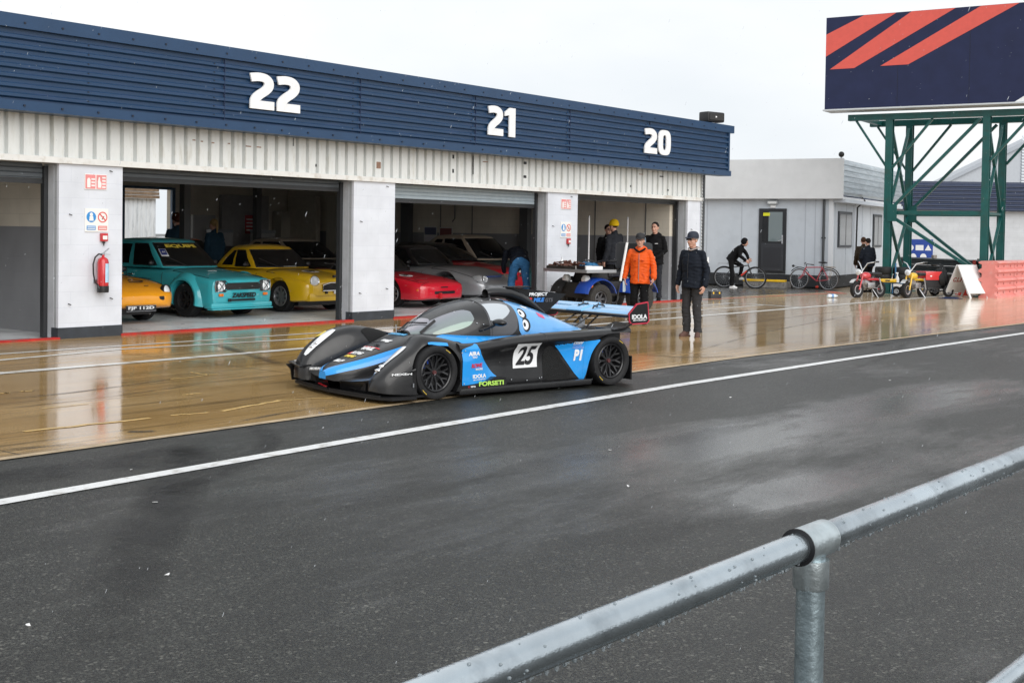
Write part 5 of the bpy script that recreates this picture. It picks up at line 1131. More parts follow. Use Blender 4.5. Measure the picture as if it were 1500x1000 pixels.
def person(label,loc,rz,sc=1.,J=None,top=c_black,bot=c_dark,shoe=c_black,hair=hairg,hat=None,hatm=None,face=True,skinm=skin2,vox=.0095,group='people in the pit lane and garages',hem=.10,glasses=False,sun=False,hood=False,head_rot=0.,lean=0.,loose=1.,beard=None,extra=None,legs=True):
    t=thing('person',label,'person',loc,rz,group,sc)
    j=dict(pel=(0,0,.95),wai=(0,0,1.08),che=(.0,0,1.28),nek=(-.005,0,1.49),hed=(.025,0,1.655))
    for sg,n in((1,'l'),(-1,'r')):
        j['sh'+n]=(-.01,sg*.180,1.425);j['el'+n]=(-.03,sg*.235,1.14);j['wr'+n]=(.05,sg*.25,.90);j['ha'+n]=(.085,sg*.24,.80)
        j['hi'+n]=(0,sg*.095,.93);j['kn'+n]=(.02,sg*.105,.51);j['an'+n]=(-.02,sg*.11,.085)
        j['yaw'+n]=sg*.18
    if J: j.update(J)
    V=lambda k:Vc(j[k])
    # body: one continuous skin from head to feet
    b=MB();axs=(V('nek')-V('pel')).normalized();
    side_=(V('shl')-V('shr'));side_=(side_-axs*side_.dot(axs)).normalized();fr=side_.cross(axs)
    TM=basis((0,0,0),fr,side_,axs).to_3x3().to_4x4()
    def ering(p,a,c,n=20): return [p+fr*(a*math.cos(2*PI*i/n))+side_*(c*math.sin(2*PI*i/n)) for i in range(n)]
    def torso(mb,k,low=.0):
        pts=[V('pel')-axs*low,V('pel'),V('wai'),V('che'),V('che').lerp(V('nek'),.5),V('che').lerp(V('nek'),.82)]
        g=.032 if k>1 else 0.;rr=[(.138+g,.180+g),(.126+g,.166+g),(.116+g*1.3,.150+g*1.2),(.128+g,.172+g*.8),(.108+g*.8,.168+g*.6),(.07+g*.6,.105+g*.6)]
        if low==0: pts=pts[1:];rr=rr[1:]
        if k<1: rr=[(a*.86,c*.86) for a,c in rr]
        rg=[]
        for i in range(len(pts)-1):
            for q in range(5):
                u=q/5;u=u if i in(0,len(pts)-2) else u*u*(3-2*u)*.5+u*.5
                p=pts[i].lerp(pts[i+1],u);rg.append(ering(p,rr[i][0]*(1-u)+rr[i+1][0]*u,rr[i][1]*(1-u)+rr[i+1][1]*u))
        rg.append(ering(pts[-1],*rr[-1]));mb.loft(rg,True,True,True)
    torso(b,.86)
    b.limb(V('nek')-axs*.05,V('nek').lerp(V('hed'),.6),.058,.054)
    hd=V('hed');HM=Mx.Rotation(head_rot,4,'Z')@Mx.Rotation(lean,4,'Y')
    P=lambda x,y,z:hd+(HM@Vc((x,y,z)))
    b.ell(P(-.012,0,.035),(.098,.080,.092),HM);b.ell(P(.022,0,-.042),(.072,.066,.070),HM);b.ell(P(.045,0,-.095),(.038,.042,.028),HM,10,6)
    b.limb(P(.085,0,.012),P(.108,0,-.028),.010,.016,8);b.ell(P(.082,0,.038),(.015,.05,.012),HM,10,6)
    for sg in(1,-1):
        b.ell(P(-.01,sg*.078,-.01),(.020,.012,.034),HM,8,6);b.ell(P(.06,sg*.04,-.03),(.025,.024,.022),HM,8,6)
    b.ell(P(.076,0,-.066),(.018,.026,.010),HM,8,6)
    for n,sg in(('l',1),('r',-1)):
        b.limb(V('sh'+n),V('el'+n),.052,.040);b.limb(V('el'+n),V('wr'+n),.040,.028)
        b.limb(V('hi'+n),V('kn'+n),.075,.052);b.limb(V('kn'+n),V('an'+n),.052,.036);b.ell(V('an'+n)+Vc((.02,0,-.035)),(.05,.03,.025),None,10,6)
        # hand: palm, four fingers of different lengths, thumb from the side of the palm
        w,h=V('wr'+n),V('ha'+n);d=(h-w).normalized();pn=Vc((0,-sg,0)) if abs(d.y)<.8 else Vc((0,0,-1))
        ac=d.cross(pn).normalized();pn=ac.cross(d).normalized()
        if ac.x<0: ac=-ac
        b.limb(w,w+d*.03,.027,.029,8);PMm=basis((0,0,0),ac,pn,d).to_3x3().to_4x4();b.ell(w+d*.065,(.041,.018,.047),PMm,10,7)
        for k,(o,L_) in enumerate(((.030,.070),(.011,.080),(-.009,.074),(-.028,.058))):
            a0=w+d*.098+ac*o;a1=a0+d*L_*.5+pn*.010;a2=a1+d*L_*.36+pn*.028
            b.limb(a0-d*.02,a1,.0105,.0095,7);b.limb(a1,a2,.0095,.008,7)
        a0=w+d*.045+ac*.034;a1=a0+d*.035+ac*.026+pn*.012;a2=a1+d*.032+ac*.004+pn*.012;b.limb(a0,a1,.0135,.0115,7);b.limb(a1,a2,.0115,.009,7)
    remesh(b,'body',skinm,t,vox*.8,2)
    # trousers
    if legs:
        b=MB()
        for q in(0,.5,1): b.ell(V('pel').lerp(V('wai'),q*.8)-axs*.02,(.128,.168,.09),TM,14,8)
        for n,sg in(('l',1),('r',-1)):
            k,a=V('kn'+n),V('an'+n);b.limb(V('hi'+n),V('hi'+n).lerp(k,.5),.098*loose,.082*loose);b.limb(V('hi'+n).lerp(k,.5),k,.082*loose,.069*loose);b.limb(k,a.lerp(k,.12),.069*loose,.061*loose);b.tube([a.lerp(k,.14),a.lerp(k,.02)-Vc((0,0,.012))],[.062*loose,.068*loose],12)
        remesh(b,'trousers',bot,t,vox,4,.012,9.)
    # jacket
    b=MB();torso(b,1.03,hem)
    b.limb(V('shl')-side_*.02,V('shr')+side_*.02,.066,.066)
    for n in 'lr':
        b.limb(V('sh'+n),V('el'+n),.070,.062);b.limb(V('el'+n),V('wr'+n),.062,.050);w=V('wr'+n);b.limb(w.lerp(V('el'+n),.10),w,.049,.047)
    b.limb(V('nek')-axs*.05,V('nek')+axs*.012,.088,.078);
    if hood: b.ell(V('nek')-fr*.07+axs*.0,(.08,.13,.075),TM)
    jk=remesh(b,'jacket',top,t,vox,4,.016,7.)
    for n in 'lr':
        a=V('an'+n);Ms=Mx.Rotation(j['yaw'+n],4,'Z');b=MB()
        b.ell(a+Ms@Vc((.0,0,-.035)),(.075,.042,.05),Ms,12,8);b.ell(a+Ms@Vc((.05,0,-.035)),(.085,.046,.048),Ms,12,8);b.ell(a+Ms@Vc((.08,0,-.047)),(.095,.048,.038),Ms,12,8);b.ell(a+Ms@Vc((.135,0,-.052)),(.055,.042,.030),Ms,12,8)
        b.prism([(-.07,-.038),(.05,-.045),(.15,-.044),(.19,-.02),(.19,.02),(.15,.044),(.05,.045),(-.07,.038)],-.085,-.066,Mx.Translation(a)@Ms)
        remesh(b,'shoe',shoe,t,vox*.9,1)
    if hair is not None:
        b=MB();b.ell(P(-.022,0,.045),(.100,.085,.093),HM,16,10)
        o=b.mesh('hair');kk=MB();kk.loft([[P(x,y,z) for x,z in((.055,-.2),(.055,.045),(.10,.075),(.3,.08),(.3,-.2))] for y in(-.2,.2)],True,True,True);k3=MB();k3.loft([[P(x,y,z) for x,z in((-.3,-.3),(-.3,-.055),(.3,-.015),(.3,-.3))] for y in(-.2,.2)],True,True,True)
        o=link('hair',cut(o,[kk.mesh('k'),k3.mesh('k')],'hair'),hair,t,60)
    if hat=='cap':
        b=MB();b.loft([[P(-.012+.112*math.cos(a)*f,.094*math.sin(a)*f,z) for a in [2*PI*i/20 for i in range(20)]] for f,z in((1,.035),(1.0,.07),(.93,.11),(.7,.14),(.35,.153),(.05,.156))],True,False,True);h=b.build('cap',hatm,t,60)
        b=MB();b.loft([[P(.075+f*.095*math.cos(a),.085*math.sin(a)*(1-.15*f),.045-.02*f*math.cos(a)+dz) for a in [-PI/2+PI*i/10 for i in range(11)]] for f,dz in((0,0),(1,0),(1,.008),(0,.010))],False);b.build('peak',hatm,h,60)
    elif hat=='beanie':
        b=MB();b.loft([[P(-.015+.113*math.cos(a)*f,.097*math.sin(a)*f,z) for a in [2*PI*i/20 for i in range(20)]] for f,z in((1,.01),(1.05,.04),(1.02,.08),(.85,.125),(.5,.155),(.05,.165))],True,False,True);h=b.build('beanie',hatm,t,60)
    elif hat=='hood':
        b=MB();b.ell(P(-.025,0,.03),(.118,.105,.125),HM,16,10);o=b.mesh('h');kk=MB();kk.loft([[P(x,y,z) for x,z in((.045,-.3),(.065,.08),(.4,.1),(.4,-.3))] for y in(-.085,.085)],True,True,True);link('hood',cut(o,[kk.mesh('k')],'hood'),hatm,t,60)
    if face:
        for sg in(1,-1):
            b=MB();b.ell(P(.084,sg*.031,.015),(.008,.015,.007),HM,8,5);b.build('eye',pm('eye dark',(.03,.02,.02),.3),t)
            b=MB();b.ell(P(.088,sg*.032,.038),(.006,.020,.004),HM,8,5);b.build('eyebrow',hair or hairg,t)
        b=MB();b.ell(P(.092,0,-.066),(.006,.022,.004),HM,8,5);b.build('mouth',pm('lip',(.30,.09,.08),.5),t)
    if sun or glasses:
        b=MB()
        for sg in(1,-1):
            if sun: b.ell(P(.098,sg*.034,.012),(.010,.030,.020),HM,10,6)
            else: b.tube([P(.104,sg*.034+.026*math.cos(a),.012+.018*math.sin(a)) for a in [2*PI*i/12 for i in range(12)]],.003,5,closed=True)
            b.rod(P(.095,sg*.062,.018),P(-.01,sg*.085,.015),.004,5)
        b.rod(P(.108,.012,.015),P(.108,-.012,.015),.004,5);b.build('sunglasses' if sun else 'glasses',black,t)
    if extra: extra(t,V,P,jk)
    return t
def facing(loc,target):
    d=Vc(target)-Vc(loc);return math.atan2(d.y,d.x)
# man in the orange jacket, walking this way behind the rear wing
pO=G(936,474)
def ex_orange(t,V,P,jk):
    b=MB();b.tube([(.155,.0,1.40),(.178,.004,1.2),(.175,.0,1.0),(.172,0,.84)],.007,6);b.build('zip',pm('zip grey',(.20,.16,.16),.5),jk)
    for sg in(1,-1):
        b=MB();b.bar((.165,sg*.07,1.02),(.150,sg*.12,.93),.012,.008);b.bar((.155,sg*.10,1.26),(.163,sg*.05,1.27),.05,.010);b.build('pocket_flap',pm('jacket orange dark',(.50,.055,.006),.55),jk)
    b=MB();b.tube([(.06,.11,1.50),(.105,.06,1.46),(.12,0,1.43),(.105,-.06,1.46),(.06,-.11,1.50)],.02,8);b.build('collar',c_dark,jk,60)
    b=MB();b.loft([[V('har')+Vc((x,y,z)) for x,y,z in((.0,-.01,.03),(.06,-.03,.03),(.05,-.03,-.19),(-.03,-.01,-.17))],[V('har')+Vc((x,y,z)) for x,y,z in((.0,.01,.03),(.06,-.01,.03),(.05,.01,-.19),(-.03,.02,-.17))]],True,True,True)
    pb_=b.build('plastic_bag',pm('bag pale',(.45,.55,.60),.3),None);pb_.matrix_world=t.matrix_world.copy();pb_.location=t.location;pb_.rotation_euler=t.rotation_euler;pb_.scale=t.scale;tag(pb_,'pale plastic bag held low by the man in the orange jacket','bag')
    b=MB();b.cbox(V('hal')+Vc((.02,-.02,-.06)),(.015,.06,.13),.004);ph=b.build('phone',black,None);ph.location=t.location;ph.rotation_euler=t.rotation_euler;ph.scale=t.scale;tag(ph,'black phone held in the left hand of the man in the orange jacket','phone')
person('man in an orange waterproof jacket and dark cap walking behind the rear wing',pO,facing(pO,(0,0,0))-.15,1.0,dict(ell=(-.02,.275,1.15),wrl=(.10,.29,.925),hal=(.14,.28,.83),elr=(-.06,-.275,1.15),wrr=(.02,-.30,.92),har=(.06,-.29,.82),knl=(.06,.10,.52),anl=(.08,.11,.085),anr=(-.07,-.11,.09)),c_orange,c_dark,c_black,hairg,'cap',pm('cap black',(.014,.014,.016),.7),True,skin2,.0085,hem=.15,glasses=True,hood=True,loose=1.15,extra=ex_orange)
# older man in dark jacket and sunglasses, standing
pM=G(1013,493)
def ex_man(t,V,P,jk):
    b=MB();b.tube([(.05,.072,1.51),(.085,.02,1.485),(.085,-.02,1.485),(.05,-.072,1.51),(-.045,-.075,1.535),(-.07,0,1.545),(-.05,.09,1.53)],.011,8,closed=True);b.build('shirt_collar',pm('check shirt',(.42,.36,.34),.8,nz=.4,ns=60),jk,60)
    b=MB();b.tube([(.145,.0,1.42),(.170,.0,1.2),(.165,.0,1.0)],.005,6);b.build('zip',black,jk)
    b=MB();b.cbox(V('shl').lerp(V('ell'),.3)+Vc((.0,.078,0)),(.05,.008,.07),.003);b.cbox(V('shl').lerp(V('ell'),.46)+Vc((.01,.078,0)),(.035,.008,.03),.003);b.build('sleeve_badge',white,jk)
person('older man in dark jacket, navy cap and sunglasses standing on wet concrete',pM,facing(pM,(0,0,0))-.55,1.02,dict(ell=(-.04,.265,1.13),wrl=(.06,.28,.89),hal=(.11,.275,.80),elr=(-.05,-.27,1.14),wrr=(.02,-.28,.90),har=(.05,-.275,.80),kr=0,anl=(.0,.12,.085),anr=(.0,-.10,.085),yawl=.45,yawr=-.1),c_navy,c_char,c_shoe,hairg,'cap',pm('cap navy',(.012,.018,.035),.7),True,skin2,.0085,hem=.11,sun=True,head_rot=-.12,loose=1.1,extra=ex_man)
# toolbox standing on the ground beside him
tb=G(1047,437)
t=thing('toolbox','black toolbox with yellow catches standing on the wet ground beyond the older man','toolbox',tb,.4,None,.6)
mb=MB();mb.box((-.30,-.13,0),(.30,.13,.26),.02);mb.build('case',pm('case black',(.018,.02,.024),.5),t,40);mb=MB();mb.box((-.31,-.14,.264),(.31,.14,.34),.02);mb.build('lid',pm('lid black',(.02,.024,.03),.5),t,40)
mb=MB();mb.tube([(-.14,0,.34),(-.12,0,.43),(.12,0,.43),(.14,0,.34)],.016,8);mb.build('handle',steel,t,40);mb=MB()
mb.box((-.2,-.155,.22),(-.13,-.141,.31));mb.box((.13,-.155,.22),(.2,-.141,.31));mb.build('catch',yelp,t)
# people around the mouth of bay 20
GS=1.17
def inb(s,d): return B(s,d,.009)
pH=G(958,441)
def ex_h(t,V,P,jk):
    for sg,wd in((1,.07),(-1,.05)):
        b=MB();b.cbox((.168,sg*.09,1.30),(.012,wd,.014),.002);b.build('chest_badge',white,jk)
person('man in black hoodie with hands clasped, standing at the mouth of bay 20',pH,facing(pH,(2.2,30.6,0)),1.19,dict(ell=(.0,.25,1.15),wrl=(.17,.10,1.0),hal=(.21,.03,.96),elr=(.0,-.25,1.15),wrr=(.17,-.10,.99),har=(.22,-.03,.95)),c_black,c_grey,c_black,hairk,None,None,True,skin2,.010,hood=True,hem=.11,extra=ex_h)
pY=B(16.05,1.2,.009)
person('man in yellow cap and dark coat seen from behind, beside the quad bike',pY,facing(pY,B(16.5,4)),1.20,dict(elr=(.05,-.25,1.15),wrr=(.16,-.2,1.0),har=(.2,-.17,.94)),c_grey,c_dark,c_black,hairk,'beanie',c_yel,False,skin2,.010,hem=.15)
pG=B(16.55,1.75,.009)
person('dark haired man with glasses facing out, half hidden by the yellow capped man',pG,facing(pG,B(15.0,-1)),1.14,None,c_black,c_dark,c_black,hairk,None,None,True,skin2,.011,glasses=True)
# man in jeans bending over a car in bay 21
pJ=G(759,449);pJ.z=.009
person('man in blue jeans bending forward over a car in bay 21, seen from behind',pJ,facing(pJ,B(14.2,3.9)),1.16,dict(pel=(-.10,0,.93),wai=(.03,0,1.03),che=(.23,0,1.10),nek=(.42,0,1.13),hed=(.56,0,1.10),shl=(.36,.19,1.10),shr=(.36,-.19,1.10),ell=(.42,.24,.86),wrl=(.55,.20,.70),hal=(.62,.18,.64),elr=(.42,-.26,.86),wrr=(.55,-.22,.70),har=(.62,-.2,.64),hil=(-.09,.10,.91),hir=(-.09,-.10,.91),knl=(.02,.15,.50),knr=(-.02,-.16,.50),anl=(-.02,.19,.085),anr=(-.06,-.20,.085)),c_navy,c_jean,c_black,hairg,None,None,False,skin2,.010,hem=.06,lean=1.1,loose=1.12)
# three people at the back of bay 22
for (s,d,lab,tp,hr,ht,hm,tg,sc_) in ((6.5,7.3,'person in brown knitted hat and dark coat, back to camera behind the turquoise saloon',c_teal,hairb,'beanie',beanie,(8,16),1.17),(9.1,10.5,'man in olive cap and black coat silhouetted against the rear doorway',c_black,hairk,'cap',cloth('cap olive',(.16,.12,.02)),(7,12),1.17),(8.3,8.2,'woman with blonde ponytail beside the rear doorway of bay 22',c_teal,hairbl,None,None,(8,16),1.12)):
    p_=inb(s,d)
    def ex_p(t,V,P,jk,hm=hm,ht=ht):
        if ht is None:
            b=MB();b.ell(P(-.10,0,.02),(.045,.04,.05));b.limb(P(-.12,0,.0),P(-.13,0,-.17),.03,.015);b.build('ponytail',hairbl,t,60)
    person(lab,p_,facing(p_,B(*tg)),sc_,None,tp,c_dark,c_black,hr,ht,hm,True,skin2,.013,extra=ex_p)
# ------------------------------------------------------------------ right-hand side: cabin, gantry, far garages, barriers, small machines
# cabin
cw=pm('cabin panel',(.50,.545,.60),.45,nz=.04,ns=2,dirt=(.44,.48,.53),ds=1.5);cf=pm('cabin fascia',(.62,.635,.65),.4,nz=.05,ns=2)
zinc=pm('zinc sheet',(.50,.56,.60),.3,.6,nz=.2,ns=4,stretch=(.4,.4,3));blkb=pm('plinth black',(.018,.02,.024),.6,nz=.2)
CO=Vc((11.02,43.6,0));ca=math.atan2(-.482,.876)       # local x along the door face towards the corner, y into the cabin
cb_=thing('site_cabin','pale grey prefabricated cabin with black door, deep white fascia and black plinth','cabin',CO,ca)
LX=-7.2
mb=MB();mb.box((LX,0,.47),(0,9.5,3.12));mb.build('wall',cw,cb_)
mb=MB();mb.box((LX,-.015,.06),(.015,9.5,.468));mb.build('plinth',blkb,cb_)
mb=MB();mb.box((LX,-.30,3.12),(.42,-.20,4.50));mb.box((LX,-.20,3.12),(.36,9.4,3.20));mb.build('fascia',cf,cb_)
pr=[(.30,3.25)]
for k in range(6):
    z=3.32+k*.19;pr+=[(.36,z),(.42,z+.03),(.42,z+.12),(.36,z+.15)]
pr+=[(.36,4.47),(.30,4.47)]
mb=MB();mb.prism(pr,-.19,9.4,basis((0,0,0),(1,0,0),(0,0,1),(0,-1,0)) if False else basis((0,0,0),(1,0,0),(0,0,1),(0,1,0)));mb.build('side_fascia',zinc,cb_)
mb=MB();mb.box((LX,-.19,4.40),(.29,9.3,4.44));mb.build('roof',zinc,cb_)
mb=MB();mb.box((.015,.0,3.0),(.44,9.3,3.115));mb.build('soffit',cw,cb_)
mb=MB()
for x in (-6.6,-5.5,-4.55,-3.25,-2.05,-.95,-.6): mb.box((x,-.008,.48),(x+.03,-.001,3.11))
for y in (.35,1.9,2.9,4.3,5.6): mb.box((.001,y,.48),(.008,y+.03,3.11))
mb.build('panel_stripe',pm('joint grey',(.40,.43,.48),.5),cb_)
mb=MB();mb.box((-.12,-.02,.47),(.02,.12,3.11));mb.build('corner_post',pm('post pale',(.68,.71,.75),.4),cb_)
xd0,xd1=-2.52-.47,-2.52+.47
def cx(px): # local x on the door face under picture column px
    a=(px-750)/F;ux,uy=math.cos(ca),math.sin(ca)
    return (a*CO.y-CO.x)/(ux-a*uy)
xd0,xd1=cx(1111),cx(1151)
mb=MB();mb.box((xd0,-.05,.50),(xd1,-.002,2.78));dr=mb.build('door_frame',pm('frame black',(.02,.022,.026),.4),cb_)
mb=MB();mb.box((xd0+.10,-.075,.58),(xd1-.08,-.052,1.55),.004);mb.build('door_panel',pm('door charcoal',(.035,.038,.045),.4),dr);mb=MB();mb.box((xd0+.18,-.082,.72),(xd1-.16,-.076,1.42),.003);mb.build('inset_panel',pm('inset charcoal',(.028,.03,.036),.4),dr)
mb=MB();mb.box((xd0+.14,-.070,1.62),(xd1-.13,-.055,2.66));mb.build('glass',pm('door glass',(.16,.20,.21),.05,spec=.9,coat=1),dr)
mb=MB();mb.box((xd0+.14,-.072,1.62),(xd0+.36,-.0705,2.66));mb.build('inner_wall',pm('glass dark part',(.015,.016,.018),.1),dr)
mb=MB();mb.box((xd0+.16,-.078,2.52),(xd0+.40,-.0725,2.63));mb.build('yellow_notice',pm('notice yellow',(.65,.65,.02),.5),dr)
mb=MB();mb.rod((xd1-.12,-.06,1.68),(xd1-.12,-.11,1.68),.012);mb.bar((xd1-.12,-.11,1.68),(xd1-.26,-.11,1.64),.02);mb.box((xd1-.15,-.075,1.55),(xd1-.10,-.055,1.85));mb.build('handle',chrome,dr)
xm=(xd0+xd1)/2+.0
mb=MB();mb.box((xm-.19,-.14,2.93),(xm+.19,-.002,3.06),.01);lt=mb.build('wall_lamp',pm('lamp grey',(.30,.33,.36),.3),cb_);mb=MB();mb.box((xm-.16,-.150,2.95),(xm+.16,-.141,3.04));mb.build('diffuser',lens,lt);mb=MB();mb.box((xm-.09,-.04,2.81),(xm+.09,-.003,2.91));mb.build('exit_label',white,cb_)
x_=cx(1206);mb=MB();mb.tube([(x_,-.06,3.1),(x_,-.06,.5)],.045,8);mb.box((x_-.07,-.09,1.75),(x_+.07,-.01,1.80));mb.build('downpipe',pm('pipe graphite',(.04,.045,.05),.4),cb_)
for y0,y1 in ((.75,2.6),(6.,7.4)):
    mb=MB();mb.box((.002,y0,1.45),(.05,y1,2.72));w_=mb.build('window',pm('window frame',(.03,.035,.04),.4),cb_)
    mb=MB();mb.box((.051,y0+.10,1.53),(.058,(y0+y1)/2-.04,2.62));mb.box((.051,(y0+y1)/2+.04,1.53),(.058,y1-.10,2.62));mb.build('pane',pm('window glass',(.02,.028,.03),.03,spec=1,coat=1),w_)
mb=MB();mb.tube([(.05,2.9,3.0),(.35,2.9,3.25),(.40,3.0,3.15),(.12,3.05,2.9),(.1,3.05,1.2)],.03,8);mb.build('cable_conduit',black,cb_)
t=thing('camera_ball','black dome camera on a short stalk on the cabin fascia corner','camera',CO+Mx.Rotation(ca,3,'Z')@Vc((.33,-.25,4.5)),0);mb=MB();mb.ell((0,0,.13),(.10,.10,.10));mb.build('dome',black,t,60);mb=MB();mb.rod((0,0,0),(0,0,.06),.03);mb.build('stalk',steel,t)
st=thing('door_step','grey block step with yellow edge below the cabin door','step',CO+Mx.Rotation(ca,3,'Z')@Vc((xm-.0,-.55,.007)),ca)
mb=MB();mb.box((-.75,-.35,0),(.75,.42,.22),.02);mb.build('block',pm('step block',(.18,.17,.16),.7,nz=.4,ns=9),st);mb=MB();mb.box((-.76,-.37,.224),(.74,-.12,.30),.01);mb.build('yellow_edge',yelp,st)
# far garages behind everything
FG=Vc((15.5,66,0))
fg=thing('far_garages','far block-built garage range with navy corrugated top, closing the view on the right','building',FG,R(-1.5))
mb=MB();mb.box((-4,0,0),(40,9,3.3));mb.build('wall',block_mat('far block wall',(.46,.485,.52),(.36,.385,.42)),fg)
pr=[(-.0,3.30),(-.40,3.30)]
for k in range(7):
    z=3.32+k*.2;pr+=[(-.40,z),(-.46,z+.03),(-.46,z+.11),(-.40,z+.15)]
pr+=[(-.40,4.80),(-.0,4.80)]
mb=MB();mb.prism(pr,-4,40,basis((0,0,0),(0,1,0),(0,0,1),(1,0,0)));mb.build('fascia',pm('far navy cladding',(.010,.022,.062),.4,nz=.1),fg)
mb=MB();mb.box((-.4,-.03,.1),(3.3,-.004,2.15));mb.build('roller_door',pm('far door',(.52,.56,.60),.5),fg);mb=MB();mb.tube([(-.4,-.06,.1),(-.4,-.06,2.2),(3.3,-.06,2.2),(3.3,-.06,.1)],.04,6);mb.build('door_frame',pm('far frame',(.2,.23,.26),.5),fg)
gb=thing('gable_building','pale gabled hall with ribbed upper gable rising behind the far garages','building',Vc((33,92,0)),0)
mb=MB();mb.prism([(-1.6,0),(16,0),(16,10.),(7.0,10.3),(-1.6,6.0)],0,4,basis((0,0,0),(1,0,0),(0,0,1),(0,-1,0)) if False else basis((0,0,0),(1,0,0),(0,0,1),(0,1,0)));mb.build('wall',pm('hall wall',(.44,.465,.50),.6,nz=.05),gb)
mb=MB();mb.bar((-2.0,-.1,5.86),(7.1,-.1,10.42),.25,.25);mb.build('verge',pm('verge grey',(.35,.38,.42),.5),gb)
mb=MB()
for k in range(16): mb.box((3.9,-.10,6.0+k*.22),(11,-.02,6.14+k*.22))
mb.build('louvre',pm('louvre pale',(.66,.70,.74),.4),gb)
# ---- the gantry carrying the hoarding
grn=pm('gantry green',(.004,.080,.074),.38,nz=.15,ns=3,dirt=(.02,.06,.05),ds=4)
TO=at(1299,41.);TX=at(1441,39.4)-TO;TX.z=0;tl=TX.length;ta=math.atan2(TX.y,TX.x)
tw=thing('billboard_gantry','dark green steel gantry carrying a navy hoarding with three red diagonal bars','billboard',TO,ta)
dp=2.45;zb=5.62
posts=[(0,0),(tl,0),(0,dp),(tl,dp)]
for x,y in posts:
    mb=MB()
    for q in(-1,1): mb.box((x-.11,y+q*.11-.015,0),(x+.11,y+q*.11+.015,zb))
    mb.box((x-.02,y-.094,0),(x+.02,y+.094,zb));mb.box((x-.25,y-.22,0),(x+.25,y+.22,.04));mb.build('post',grn,tw)
for y in(0,dp):
    mb=MB();mb.box((-1.35,y-.12,zb+.002),(7.6,y+.12,zb+.20));mb.build('main_beam',grn,tw)
for x in (-1.0,tl+1.2,tl+3.8):
    mb=MB();mb.box((x-.08,.125,zb+.03),(x+.08,dp-.125,zb+.17));mb.build('cross_beam',grn,tw)
zm=2.62
def brace(a,b,w=.10): 
    mb=MB();mb.bar(a,b,w,w*.8);mb.build('brace',grn,tw)
for y in(0,dp):
    brace((-1.1,y,zb),(-.1,y,zb-1.5),.08);brace((.1,y,zb-1.55),(1.35,y,zb),.09)
    brace((.12,y,zm+.15),(tl-.2,y,zb-.05),.11);brace((.12,y,zm),(tl-.12,y,zm),.16);brace((.12,y,zm-.12),(tl-.15,y,.75-.4*(y>0)),.12);brace((tl+.12,y,zb-1.35),(tl+1.3,y,zb),.10)
    mb=MB();mb.box((.0,y-.16,zm-.28),(.32,y-.13,zm+.28));mb.build('gusset',grn,tw)
for x in(0,tl):
    for a,b in(((x,.12,zb-.1),(x,dp-.12,zm+.1)),((x,dp-.12,zb-.1),(x,.12,zm+.1)),((x,.12,zm-.1),(x,dp-.12,.2)),((x,dp-.12,zm-.1),(x,.12,.2)),((x,.12,zm),(x,dp-.12,zm))): brace(a,b,.09)
bz0,bz1=zb+.36,zb+3.35
bd=MB();bd.box((-2.0,-.55,bz0),(8.4,-.25,bz1));board=bd.build('hoarding_panel',pm('hoarding navy',(.014,.02,.062),.5,spec=.3,nz=.12,ns=2),tw)
mb=MB();mb.box((-2.05,-.60,bz0-.05),(8.4,.3,bz0-.002));mb.build('catwalk',pm('catwalk pale',(.55,.58,.60),.5),tw)
T=basis((-2.0,-.552,bz0),(1,0,0),(0,0,1),(0,-1,0));hh=bz1-bz0;sh=2.2;z_b=1.50
mb=MB();mb.prism([(.003,1.72),(.003,2.44),(1.25,hh-.006),(2.28,hh-.006)],0,.006,T);mb.prism([(.15,1.30),(.95,1.30),(4.1,hh-.006),(2.75,hh-.006)],0,.006,T);mb.prism([(1.80,1.32),(2.68,1.32),(5.97,hh-.006),(4.85,hh-.006)],0,.006,T);mb.build('red_bars',pm('hoarding coral',(.66,.085,.06),.4,coat=.3,nz=.05),board)
mb=MB();mb.prism([(5.9,.004),(8.5,.004),(8.5,1.6)],0,.006,T);mb.build('white_corner',white,board)
mb=MB()
for x in (2.2,4.4,6.6): mb.box((-1.85+x,-.5545,bz0),(-1.85+x+.01,-.5525,bz1))
mb.build('panel_stripe',pm('hoarding joint',(.006,.008,.02),.5),board)
# ---- armco guard rail
arm=pm('armco dark',(.028,.036,.040),.4,.5,nz=.3,ns=3,dirt=(.10,.09,.07),ds=3)
A0,A1=at(1330,47),at(1462,41.6);ad=A1-A0;aL=ad.length;aa=math.atan2(ad.y,ad.x)
ag=thing('guard_rail','dark steel guard rail of four stacked corrugated beams behind the gantry','guard rail',A0,aa)
for k in range(4):
    z=.08+k*.26
    pr=[(0,z),(-.07,z+.03),(-.07,z+.075),(-.01,z+.105),(-.01,z+.145),(-.07,z+.175),(-.07,z+.22),(0,z+.25),(.012,z+.25),(.012,z)]
    mb=MB();mb.prism(pr,-.5,aL+.9,basis((0,0,0),(0,1,0),(0,0,1),(1,0,0)));mb.build('beam',arm,ag,30)
for k,x in enumerate((1.6,4.4)):
    mb=MB();mb.box((x-.07,.02,0),(x+.07,.16,1.22 if k==0 else 1.15));mb.build('post',pm('post timber grey',(.30,.27,.25),.8,nz=.2),ag)
mb=MB();mb.box((4.25,-.09,.30),(4.42,-.075,1.1));mb.build('reflector_strip',pm('strip red',(.45,.05,.04),.5),ag)
